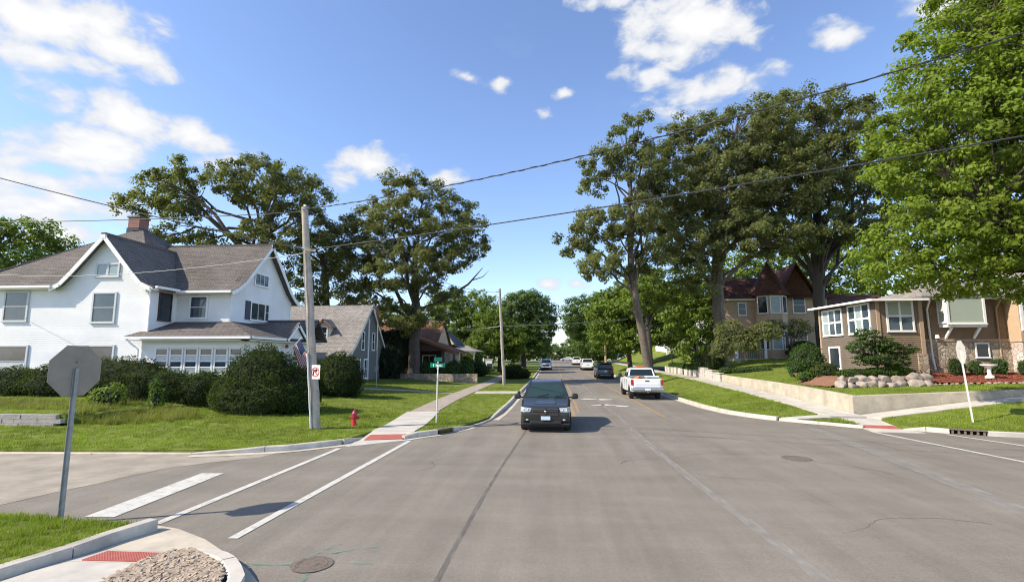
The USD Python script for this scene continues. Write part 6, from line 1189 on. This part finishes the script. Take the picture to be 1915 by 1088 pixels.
        mr = MB().tm(hull([((s * (hw + .10), 1.02, zb + .05), .075), ((s * (hw + .24), 1.02, zb + .05), .07), ((s * (hw + .12), 1.02, zb + .14), .06), ((s * (hw + .24), 1.02, zb + .13), .055)], 12)).build("mirror", M[paint if paint != "car_dark" else "trim_black"], t, smooth=True)
        MB().beam((s * (hw - .08), .98, zb + .03), (s * (hw + .1), 1.0, zb + .05), .06, .05).build("arm", M["trim_black"], mr)
        MB().tm(rbox(min(s * (hw - .02), s * (hw + .015)), max(s * (hw - .02), s * (hw + .015)), -1.0, 1.0, .30, .40, .015, 6)).build("sill_trim", M["trim_black"], t)
    F = low[2][0]; R = -low[-3][0] if kind == "suv" else 2.33
    if kind == "suv":
        for s in (-1, 1):
            h = MB().tm(hull([((s * .54, 2.41, .865), .032), ((s * .77, 2.395, .875), .035), ((s * .885, 2.26, .895), .035), ((s * .58, 2.44, .775), .03), ((s * .78, 2.43, .765), .035), ((s * .895, 2.30, .775), .035)], 14)).build("headlight", M["lamp_lens"], t, smooth=True)
            for dx in (0, .16): MB().lathe([(.065, 0), (.05, .02), (.001, .025)], (0, 0, 0), 12) if False else MB().tm(manifold3d.Manifold.sphere(.05, 12).translate((s * (.635 + dx), 2.425 - dx * .1, .82))).build("bulb", M["chrome"], h, smooth=True)
            MB().tm(hull([((s * .66, 2.43, .47), .035), ((s * .70, 2.43, .47), .035)], 10)).build("fog_light", M["lamp_lens"], t, smooth=True)
            MB().tm(rbox(s * .72 - .13, s * .72 + .13, 2.30, 2.43, .42, .56, .03, 6)).build("fog_recess", M["trim_black"], t)
            tl = hull([((s * .80, -2.38, 1.02), .04), ((s * .86, -2.30, 1.04), .04), ((s * .80, -2.40, .82), .04), ((s * .87, -2.30, .82), .04)], 10) if style == 0 else hull([((s * .84, -2.30, 1.40), .035), ((s * .86, -2.36, 1.1), .04), ((s * .84, -2.42, .85), .04)], 10)
            MB().tm(tl).build("tail_light", M["tail_red"], t, smooth=True)
        MB().tm(rbox(-.50, .50, 2.33, 2.478, .62, .90, .05, 8)).build("grille", M["trim_black"], t, smooth=40)
        gr = MB()
        for zz in (.66, .70, .80, .85): gr.box(-.46, .46, 2.472, 2.482, zz - .006, zz + .006)
        gr.build("grille_slat", M["iron"], t)
        MB().box(-.47, .47, 2.475, 2.492, .745, .775).build("grille_bar", M["chrome" if style else "car_dark"], t); MB().box(-.03, .03, 2.475, 2.49, .63, .89).build("grille_bar", M["chrome" if style else "car_dark"], t)
        MB().tm(hull([((0, 2.485, .78), .05), ((0, 2.485, .73), .025)], 10)).build("badge", M["chrome"], t, smooth=True)
        MB().tm(rbox(-.58, .58, 2.36, 2.465, .32, .43, .03, 6)).build("bumper_intake", M["trim_black"], t); MB().tm(rbox(-.90, .90, 2.20, 2.44, .28, .345, .03, 6)).build("chin", M["trim_black"], t)
        MB().tm(rbox(-.92, .92, -2.50, -2.30, .42, .66, .06, 6)).build("rear_bumper", M[paint if paint != "car_black" else "car_dark"], t, smooth=40); MB().tm(rbox(-.55, .55, -2.51, -2.40, .36, .44, .02, 6)).build("bumper_step", M["galv"], t)
        MB().tm(hull([((-.40, 2.12, .985), .03), ((.40, 2.12, .985), .03), ((-.30, 1.25, 1.125), .03), ((.30, 1.25, 1.125), .03)], 10)).build("hood_bulge", M[paint], t, smooth=True)
        for s in (-1, 1): MB().tm(hull([((s * xr * .93, .1, zr_ + .03), .022), ((s * xr * .93, -1.7, zr_ + .02), .022)], 8)).build("roof_rail", M["trim_black"], t)
        MB().tm(rbox(-.62, .62, -2.16, -1.9, 1.68, 1.73, .02, 6)).build("spoiler", M[paint], t)
        MB().box(-.17, .17, 2.47, 2.50, .47, .60).build("front_plate", M["plate"], t) if plate_front else None
        MB().box(-.17, .17, -2.475, -2.44, .78, .92).build("rear_plate", M["plate"], t)
    else:
        for s in (-1, 1):
            MB().tm(hull([((s * .55, 2.28, .66), .05), ((s * .82, 2.1, .68), .05)], 10)).build("headlight", M["lamp_lens"], t, smooth=True); MB().tm(hull([((s * .6, -2.30, .82), .05), ((s * .82, -2.2, .84), .05)], 10)).build("tail_light", M["tail_red"], t, smooth=True)
        MB().tm(rbox(-.5, .5, 2.2, 2.345, .42, .58, .03, 6)).build("grille", M["trim_black"], t); MB().box(-.16, .16, -2.36, -2.33, .62, .74).build("rear_plate", M["plate"], t); MB().box(-.16, .16, 2.34, 2.36, .34, .45).build("front_plate", M["plate"], t)
    return t
def pickup(name, label, loc, rotz, scale):
    t = local_thing(name, label, "pickup truck", loc, rotz, scale=scale); hw, L = 1.0, 5.8; wr = .41; yf, yr = 1.92, -1.72; paint = "car_white"
    low = [(2.72, .48), (2.88, .62), (2.90, 1.05), (2.70, 1.22), (1.3, 1.32), (-2.86, 1.32), (-2.88, .62), (-2.8, .50), (0, .42)]
    body = side_profile(low, hw, .06, taper=.03)
    xb, xr = .94, .76; cab = [(1.35, 1.28), (.62, 1.90), (-.05, 1.96), (-.62, 1.93), (-.86, 1.28)]
    body = body + hull_pts([(s * (xb if z < 1.4 else xr), y, z) for y, z in cab for s in (-1, 1)] + [(s * xr * .8, y, z + .03) for y, z in cab[2:-2] for s in (-1, 1)])
    body = body - manifold3d.Manifold.cube((1.66, 1.82, .8)).translate((-.83, -2.76, .80)) - manifold3d.Manifold.cube((1.5, .2, .5)).translate((-.75, -2.95, .28))
    for y in (yf, yr):
        for s in (-1, 1): body = body - cylx(s * (hw - .32), s * (hw + .2), y, wr + .03, wr + .09)
    MB().tm(body).build("body", M[paint], t, smooth=32)
    m = MB()
    for y in (yf, yr): m.tm(cylx(-hw + .3, hw - .3, y, wr, wr * .5))
    m.box(-.62, .62, -2.7, 2.5, .38, .52); m.cyl((.45, -2.3, .42), (.45, -2.85, .42), .04, 10); m.build("underbody", M["trim_black"], t)
    for y in (yf, yr):
        for s in (-1, 1): wheel(t, s * (hw - .15), y, wr, .27, s)
    f = lambda p, q, a: (p[0] + (q[0] - p[0]) * a, p[1] + (q[1] - p[1]) * a, xb + (xr - xb) * a)
    a, b = f(cab[-1], cab[-2], .16), f(cab[-1], cab[-2], .88); m = MB(); patch(m, (a[2] * .88, a[0], a[1]), (-a[2] * .88, a[0], a[1]), (-b[2] * .9, b[0], b[1]), (b[2] * .9, b[0], b[1]), .006); m.build("rear_window", M["car_glass"], t)
    a, b = f(cab[0], cab[1], .1), f(cab[0], cab[1], .92); m = MB(); patch(m, (a[2] * .9, a[0], a[1]), (-a[2] * .9, a[0], a[1]), (-b[2] * .9, b[0], b[1]), (b[2] * .9, b[0], b[1]), .02, .03); m.build("windscreen", M["car_glass"], t)
    xs = lambda z: xb + (xr - xb) * (z - 1.28) / .62 + .004
    for s in (-1, 1):
        for q in ([(1.08, 1.36), (.22, 1.36), (.22, 1.80), (.60, 1.80)], [(.14, 1.36), (-.72, 1.36), (-.58, 1.80), (.14, 1.80)]):
            p = [(s * xs(z), y, z) for y, z in q]; n = np.cross(np.subtract(p[1], p[0]), np.subtract(p[2], p[0])); p = p if n[0] * s > 0 else p[::-1]; MB().slab([np.array(v) + np.array([s * .006, 0, 0]) for v in p], .012).build("side_window", M["car_glass"], t)
        for y in (1.2, .18, -.84): MB().box(s * hw - .006, s * hw + .006, y - .008, y + .008, .55, 1.26).build("door_seam", M["trim_black"], t)
        for y in (.32, -.68): MB().tm(rbox(s * hw - .02, s * hw + .03, y - .11, y + .11, 1.10, 1.14, .015, 6)).build("door_handle", M["trim_black"], t)
        mr = MB().tm(hull([((s * (hw + .12), 1.12, 1.36), .07), ((s * (hw + .27), 1.12, 1.36), .06), ((s * (hw + .12), 1.12, 1.52), .06), ((s * (hw + .26), 1.12, 1.52), .05)], 12)).build("mirror", M["trim_black"], t, smooth=True); MB().beam((s * .88, 1.12, 1.34), (s * 1.1, 1.12, 1.36), .06, .05).build("arm", M["trim_black"], mr)
        MB().tm(rbox(s * .93 - .075, s * .93 + .075, -2.93, -2.80, .92, 1.27, .025, 6)).build("tail_light", M["tail_red"], t, smooth=40)
        MB().tm(hull([((s * .62, 2.80, 1.02), .06), ((s * .90, 2.68, 1.02), .06)], 10)).build("headlight", M["lamp_lens"], t, smooth=True)
    tg = MB().tm(rbox(-.83, .83, -2.925, -2.86, .80, 1.30, .02, 6)).build("tailgate", M[paint], t, smooth=40); MB().tm(rbox(-.72, .72, -2.938, -2.90, .92, 1.08, .01, 6)).build("panel", M[paint], tg, smooth=40); MB().tm(rbox(-.13, .13, -2.945, -2.91, 1.16, 1.22, .012, 6)).build("handle", M["trim_black"], tg)
    MB().tm(rbox(-1.0, 1.0, -3.10, -2.88, .56, .78, .05, 8)).build("rear_bumper", M["chrome"], t, smooth=40); MB().box(-.17, .17, -3.12, -3.09, .60, .74).build("rear_plate", M["white_sign"], t); MB().cyl((0, -2.9, .50), (0, -3.2, .50), .035, 10).build("tow_hitch", M["galv"], t)
    MB().tm(rbox(-.6, .6, 2.80, 2.93, .80, 1.12, .04, 8)).build("grille", M["trim_black"], t); MB().tm(rbox(-.98, .98, 2.75, 2.98, .5, .72, .05, 8)).build("front_bumper", M["chrome"], t)
    MB().tm(rbox(-.95, .95, -1.30, -.90, 1.20, 1.46, .03, 6)).build("tool_box", M["galv"], t)
    return t
car("suv", "dark grey oncoming suv nearest on the left lane with clear headlights", (-.33, 20.5, 0), PI, "car_dark", scale=.94)
pickup("pickup_truck", "white pickup truck with orange gear in its bed driving away", (5.62, 35.15, 0), 0, .96)
def at_truck(x, y, z): return (5.62 + x * .96, 35.15 + y * .96, z * .96)
c = thing("cargo", "orange bundle lying on the white pickup's roof and bed front", "cargo", at_truck(-.3, -1.6, 1.0)); p0 = np.array(at_truck(-.35, -1.7, 1.22)); MB().tm(hull([(p0 + (-.22, 0, 0), .13), (p0 + (.18, .1, .02), .13), (p0 + (0, -.1, .14), .10)], 10)).build("bundle", M["orange"], c, smooth=True)
p1 = np.array(at_truck(.0, -.1, 2.06)); b_ = thing("roof_beacon", "orange warning light bar on the pickup's roof", "warning light", tuple(p1 - (0, 0, .05))); MB().tm(rbox(p1[0] - .28, p1[0] + .28, p1[1] - .08, p1[1] + .08, p1[2] - .07, p1[2] + .02, .03, 8)).build("lens", M["orange"], b_, smooth=40)
c2 = thing("cargo", "grey lidded crate sticking up behind the pickup's tailgate", "crate", at_truck(.45, -2.3, .85)); q = at_truck(.45, -2.1, 0); MB().tm(rbox(q[0] - .36, q[0] + .36, q[1] - .3, q[1] + .3, .80, 1.34, .03, 6)).build("box", M["galv"], c2); MB().tm(rbox(q[0] - .40, q[0] + .40, q[1] - .33, q[1] + .33, 1.34, 1.42, .03, 6)).build("lid", M["white_sign"], c2)
car("suv", "black suv driving away ahead of the white pickup", (5.78, 62.4, float(zr(62.4))), 0, "car_black", scale=1.04, dark_glass=True, style=1)
car("suv", "white suv driving away beyond the black one", (5.35, 87.5, float(zr(87.5))), 0, "car_white", scale=1.06, dark_glass=True)
car("suv", "white vehicle partly hidden behind the far white suv", (5.05, 122, float(zr(122))), 0, "car_white", scale=1.05, dark_glass=True)
car("suv", "white oncoming vehicle in the distance on the left lane", (-1.42, 87.5, float(zr(87.5))), PI, "car_white", scale=1.02)
car("car", "far silver car crossing at the end of the road", (4.6, 196, 1.11), PI / 2, "car_silver", kind="sedan", scale=1.02)

# ------------------------------------------------------------------ street furniture
def octagon_sign(name, label, base, top_z, r, yaw, post_w, lean=(0, 0), plate="sign_back", post="galv", post_top=None, tilt=0.0):
    t = thing(name, label, "stop sign", base); b = np.array(base, float); up = np.array([lean[0], lean[1], 1.0]); up /= np.linalg.norm(up)
    N = np.array([math.cos(yaw), math.sin(yaw), 0]); U = np.cross(up, N); U /= np.linalg.norm(U); N = np.cross(U, up); V = up
    if tilt: U, V = U * math.cos(tilt) + V * math.sin(tilt), V * math.cos(tilt) - U * math.sin(tilt)
    H = top_z - base[2]; c = b + up * (H - r)
    # U-channel post
    ptop = H - r * .9 if post_top is None else post_top
    m = MB(); mid = b + up * (ptop / 2 - .15); w = post_w
    m.obox(mid + N * -.028, U, up, N, w / 2, ptop / 2 + .15, .004)
    for s in (-1, 1): m.obox(mid + U * s * (w / 2) + N * -.014, N, up, U, .014, ptop / 2 + .15, .003); m.obox(mid + U * s * (w / 2 + .008) + N * .001, U, up, N, .011, ptop / 2 + .15, .003)
    m.build("post", M[post], t)
    sh = Polygon(octa(r)); ex = trimesh.creation.extrude_polygon(sh, .004, engine="earcut"); v = ex.vertices; P = c + v[:, :1] * U + v[:, 1:2] * V + v[:, 2:] * N + N * .008
    MB().add(P, ex.faces).build("plate", M[plate], t)
    rr = Polygon(octa(r * .985)).difference(Polygon(octa(r * .93))); ex = trimesh.creation.extrude_polygon(rr, .0015, engine="earcut"); v = ex.vertices; MB().add(c + v[:, :1] * U + v[:, 1:2] * V + v[:, 2:] * N + N * .0145, ex.faces).build("border", M["white_sign"], t)
    face = Polygon(octa(r * .93)); ex = trimesh.creation.extrude_polygon(face, .001, engine="earcut"); v = ex.vertices; MB().add(c + v[:, :1] * U + v[:, 1:2] * V + v[:, 2:] * N + N * .0135, ex.faces).build("face", M["red_sign"], t)
    tx = meshkit.text_mesh("STOP", r * .66, .0012, True); v = tx.vertices.copy(); v[:, 0] -= (v[:, 0].max() + v[:, 0].min()) / 2; v[:, 0] *= 1.42 * r / (v[:, 0].max() - v[:, 0].min()); v[:, 1] -= r * .33; MB().add(c + v[:, :1] * U + v[:, 1:2] * V + v[:, 2:] * N + N * .0155, tx.faces).build("lettering", M["white_sign"], t)
    for zz in (-.35, .35): MB().cyl(c + up * r * zz - N * .04, c + up * r * zz + N * .018, .010, 8).build("bolt", M["galv"], t)
octagon_sign("stop_sign", "stop sign seen from behind on the near left grass corner", (-7.78, 7.86, .12), 2.78, .405, PI - .16, .052, lean=(0, .0))
octagon_sign("stop_sign", "pale leaning stop sign seen from behind on the right corner lawn", (15.2, 20.5, .32), 3.2, .42, -.32, .07, lean=(-.045, .03), plate="pale_post", post="pale_post")

def pole(name, label, base, top, r0, r1, mt):
    t = thing(name, label, "utility pole", base); b, q = np.array(base, float), np.array(top, float); k = 12
    P = np.linspace(b - (q - b) * .03, q, k); P[1:-1, :2] += np.random.default_rng(4).normal(size=(k - 2, 2)) * .012; MB().tube(P, np.linspace(r0, r1, k), 14).build("shaft", M[mt], t, smooth=50); return t
P1b, P1t = np.array([-8.2, 17.5, .13]), np.array([-9.02, 17.5, 8.0]); PU = (P1t - P1b) / np.linalg.norm(P1t - P1b)
u1 = pole("utility_pole", "weathered grey wooden utility pole near the hydrant on the left corner", P1b, P1t, .165, .115, "pole_wood")
def on1(z, dx=0, dy=0): return P1b + PU * z / PU[2] + np.array([dx, dy, 0])
MB().tube([on1(.05, -.10, -.17), on1(2.6, -.09, -.165)], .035, 8).build("conduit", M["pale_post"], u1); MB().tube([on1(2.6, -.09, -.165), on1(6.2, -.07, -.14)], .014, 6).build("ground_wire", M["galv"], u1)
MB().cyl(on1(7.75, 0, -.2), on1(7.75, 0, .2), .02, 8).build("bolt", M["galv"], u1); MB().lathe([(.02, 0), (.05, .01), (.05, .05), (.03, .07), (.05, .09), (.05, .12), (.02, .13)], on1(7.84), 12).build("insulator", M["white_trim"], u1)
MB().obox(on1(6.25, .2, -.08), (1, .1, .12), (0, 1, 0), (0, 0, 1), .13, .04, .04).build("clamp", M["white_trim"], u1); MB().tube([on1(6.25, 0, -.16), on1(6.25, .22, -.14)], .03, 8).build("bracket", M["galv"], u1)
# no-turn sign on the pole
sg_ = thing("no_turn_sign", "small white no turn sign with a black arrow strapped to the utility pole", "traffic sign", on1(1.85, .1, -.2)); c = on1(1.95, .17, -.18); U, V_, N = np.array([math.cos(-.25), math.sin(-.25), 0]), Z3, np.array([-.25, -.97, 0]); N = np.cross(U, V_) * -1; N = np.array([U[1], -U[0], 0])
MB().obox(c, U, V_, N, .19, .24, .004).build("plate", M["white_sign"], sg_)
def flat_shape(shape, n, mt, name):
    ex = trimesh.creation.extrude_polygon(shape, .002, engine="earcut"); v = ex.vertices; MB().add(c + v[:, :1] * U + v[:, 1:2] * V_ + (v[:, 2:] + n) * N, ex.faces).build(name, M[mt], sg_)
arr = Polygon([(-.10, -.11), (-.055, -.11), (-.055, .0), (-.02, .03), (.02, .03), (.02, -.02), (.11, .06), (.02, .13), (.02, .085), (-.04, .085), (-.10, .03)]); flat_shape(arr, .005, "black", "arrow")
ring = Point(0, 0).buffer(.165).difference(Point(0, 0).buffer(.135)); flat_shape(ring, .008, "red_sign", "ring"); flat_shape(LineString([(-.11, .11), (.11, -.11)]).buffer(.016), .0115, "red_sign", "slash")
for zz in (-.12, .12): MB().obox(c - N * .02 + V_ * zz, U, N, V_, .12, .02, .01).build("strap", M["galv"], sg_)
u2 = pole("utility_pole", "thinner wooden utility pole beside the left pavement beyond the driveway", (-4.5, 46.2, .13), (-4.93, 46.2, 8.75), .155, .11, "pole_wood")
MB().tube([(-4.9, 46.2, 8.5), (-5.25, 46.1, 8.45)], .03, 6).build("bracket", M["galv"], u2)
u3 = pole("utility_pole", "tan wooden pole standing on the right kerb behind the black suv", (8.6, 88, .75), (8.5, 88, 6.2), .2, .15, "pole_wood_tan")
u4 = pole("utility_pole", "far thin pale pole left of the road beyond the dark bush", (-5.8, 88, .6), (-5.8, 88, 3.6), .09, .08, "pole_wood_tan"); MB().beam((-6.2, 88, 3.5), (-5.4, 88, 3.5), .08, .08).build("crossarm", M["pole_wood_tan"], u4)
def wire(name, label, pts, r=.016, sag=0.0, mt="wire", helix=False):
    t = thing(name, label, "overhead cable", pts[0]); P = []
    for a, b in zip(pts[:-1], pts[1:]):
        a, b = np.array(a, float), np.array(b, float); w = np.linspace(0, 1, 40); P += [a + (b - a) * x - np.array([0, 0, sag * 4 * x * (1 - x)]) for x in w]
    P = np.array(P); MB().tube(P[np.r_[True, np.linalg.norm(np.diff(P, axis=0), axis=1) > 1e-6]], r, 6).build("cable", M[mt], t)
    if helix:
        d = np.linalg.norm(np.diff(P, axis=0), axis=1); s = np.r_[0, np.cumsum(d)]; k = int(s[-1] / .06); q = np.c_[[np.interp(np.linspace(0, s[-1], k), s, P[:, i]) for i in range(3)]].T; th = np.arange(k) * .55
        MB().tube(q + np.c_[0 * th, np.cos(th), np.sin(th)] * (r * 1.5), r * .55, 4).build("twisted_strand", M[mt], t)
wire("overhead_wire", "upper twisted cable rising from the near pole top to the right", [tuple(on1(7.8)), (15.5, 7.4, 9.95)], .015, .78, helix=True)
wire("overhead_wire", "lower cable rising from the near pole to the right", [tuple(on1(6.28, .2, -.1)), (15.5, 7.4, 7.15)], .017, .22)
wire("overhead_wire", "cable coming in from the upper left to the near pole", [(-33, 16.0, 12.9), tuple(on1(6.3, -.1, -.1))], .022, .35)
wire("overhead_wire", "level cable from the left edge to the near pole top", [(-34, 20, 8.8), tuple(on1(7.7, -.1, 0))], .016, .25)
wire("overhead_wire", "thin service drop crossing in front of the white house roof", [(-33, 25.2, 7.3), tuple(on1(6.2, -.1, .1))], .012, .55, mt="wire_pale")
wire("overhead_wire", "short slack loop of cable behind the near pole", [(-11.6, 22.5, 6.1), tuple(on1(6.25, 0, .15))], .014, .18, mt="wire_pale")
wire("overhead_wire", "cable running between the two left utility poles behind the oak", [tuple(on1(7.75, .1, .1)), (-4.95, 46.1, 8.5)], .014, .9)
wire("overhead_wire", "pale cable crossing the road from the second pole to the right trees", [(-14.0, 52, 5.1), (-4.75, 46.2, 5.35), (8.5, 60, 6.9)], .03, .12, mt="wire_pale")
# street name sign
t = thing("street_name_sign", "green street name blades on a thin steel post beside the left pavement", "street sign", (-4.47, 19.55, .12)); sx, sy = -4.47, 19.55
MB().tube([(sx, sy, -.1), (sx + .02, sy, 2.2)], .028, 10).build("post", M["pale_post"], t, smooth=50)
MB().box(sx - .28, sx + .30, sy - .004, sy + .004, 2.20, 2.36).build("blade", M["green_sign"], t); MB().obox((sx + .02, sy, 2.50), (.30, .95, 0) / np.linalg.norm((.30, .95, 0)), (0, 0, 1), (.95, -.3, 0) / np.linalg.norm((.95, .3, 0)), .30, .08, .004).build("blade", M["green_sign"], t)
lt = MB()
for x0, w, z0, z1 in [(-.17, .035, 2.225, 2.335), (-.06, .03, 2.23, 2.335), (-.015, .05, 2.23, 2.31), (.05, .03, 2.23, 2.31), (.095, .02, 2.23, 2.32), (.13, .03, 2.23, 2.31), (.175, .015, 2.23, 2.33)]: lt.box(sx + x0, sx + x0 + w, sy - .0075, sy - .005, z0, z1)
lt.build("lettering", M["white_sign"], t); MB().box(sx - .02, sx + .06, sy - .02, sy + .02, 2.14, 2.22).build("bracket", M["pale_post"], t); MB().box(sx - .01, sx + .05, sy - .02, sy + .02, 2.36, 2.43).build("bracket", M["pale_post"], t)
# fire hydrant
hx, hy, hz = -7.27, 18.55, .13; t = thing("fire_hydrant", "small red fire hydrant on the lawn left of the ramp", "fire hydrant", (hx, hy, hz))
MB().lathe([(.12, -.05), (.12, .04), (.085, .05), (.085, .10), (.078, .12), (.078, .36), (.10, .37), (.10, .40), (.001, .41)], (hx, hy, hz), 16).build("barrel", M["hydrant_red"], t, smooth=35)
MB().lathe([(.105, .40), (.105, .43), (.085, .45), (.06, .51), (.025, .54), (.025, .58), (.001, .585)], (hx, hy, hz), 16).build("bonnet", M["hydrant_cap"], t, smooth=35)
for d in ((1, 0), (-1, 0), (0, -1)):
    d3 = np.array([*d, 0.0]); o = np.array([hx, hy, hz + .29]); rr_ = .045 if d[1] == 0 else .06; nz_ = MB().cyl(o + d3 * .06, o + d3 * .13, rr_ * .85, 12).build("nozzle", M["hydrant_red"], t); MB().cyl(o + d3 * .13, o + d3 * .17, rr_, 8).build("cap", M["hydrant_red"], nz_); MB().cyl(o + d3 * .17, o + d3 * .19, .015, 5).build("nut", M["hydrant_cap"], nz_)
# thin grey pole by the grey house, yard sign, lamp post
t = thing("flag_pole", "thin bare grey pole standing by the grey house driveway", "pole", (-12.4, 35.4, .45)); MB().tube([(-12.4, 35.4, .2), (-12.42, 35.4, 4.85)], .035, 8).build("shaft", M["galv"], t); MB().lathe([(.001, 0), (.05, .04), (.001, .09)], (-12.42, 35.4, 4.85), 8).build("finial", M["galv"], t); MB().box(-12.52, -12.28, 35.32, 35.36, 1.6, 1.95).build("box", M["galv"], t)
t = thing("yard_sign", "white post with a hanging yard sign beyond the garden wall", "sign", (-8.95, 65.0, .5)); MB().box(-9.02, -8.88, 64.93, 65.07, .3, 2.5).build("post", M["white_trim"], t); MB().box(-9.1, -7.75, 64.95, 65.05, 2.2, 2.3).build("arm", M["white_trim"], t); MB().box(-8.7, -7.85, 64.98, 65.02, 1.45, 2.12).build("panel", M["white_sign"], t); MB().box(-8.5, -7.85, 64.97, 64.979, 1.45, 1.75).build("blue_band", M["glass_blue"], t)
for x in (-8.6, -7.95): MB().box(x - .01, x + .01, 64.99, 65.01, 2.1, 2.2).build("hook", M["galv"], t)
t = thing("lamp_post", "black lawn lamp post left of the upright slab wall", "lamp post", (14.6, 66, 1.6)); MB().tube([(14.6, 66, 1.2), (14.6, 66, 3.1)], .06, 8).build("post", M["black"], t); MB().lathe([(.08, 0), (.16, .08), (.14, .42), (.19, .45), (.02, .6), (.001, .66)], (14.6, 66, 3.1), 6).build("lantern", M["black"], t)
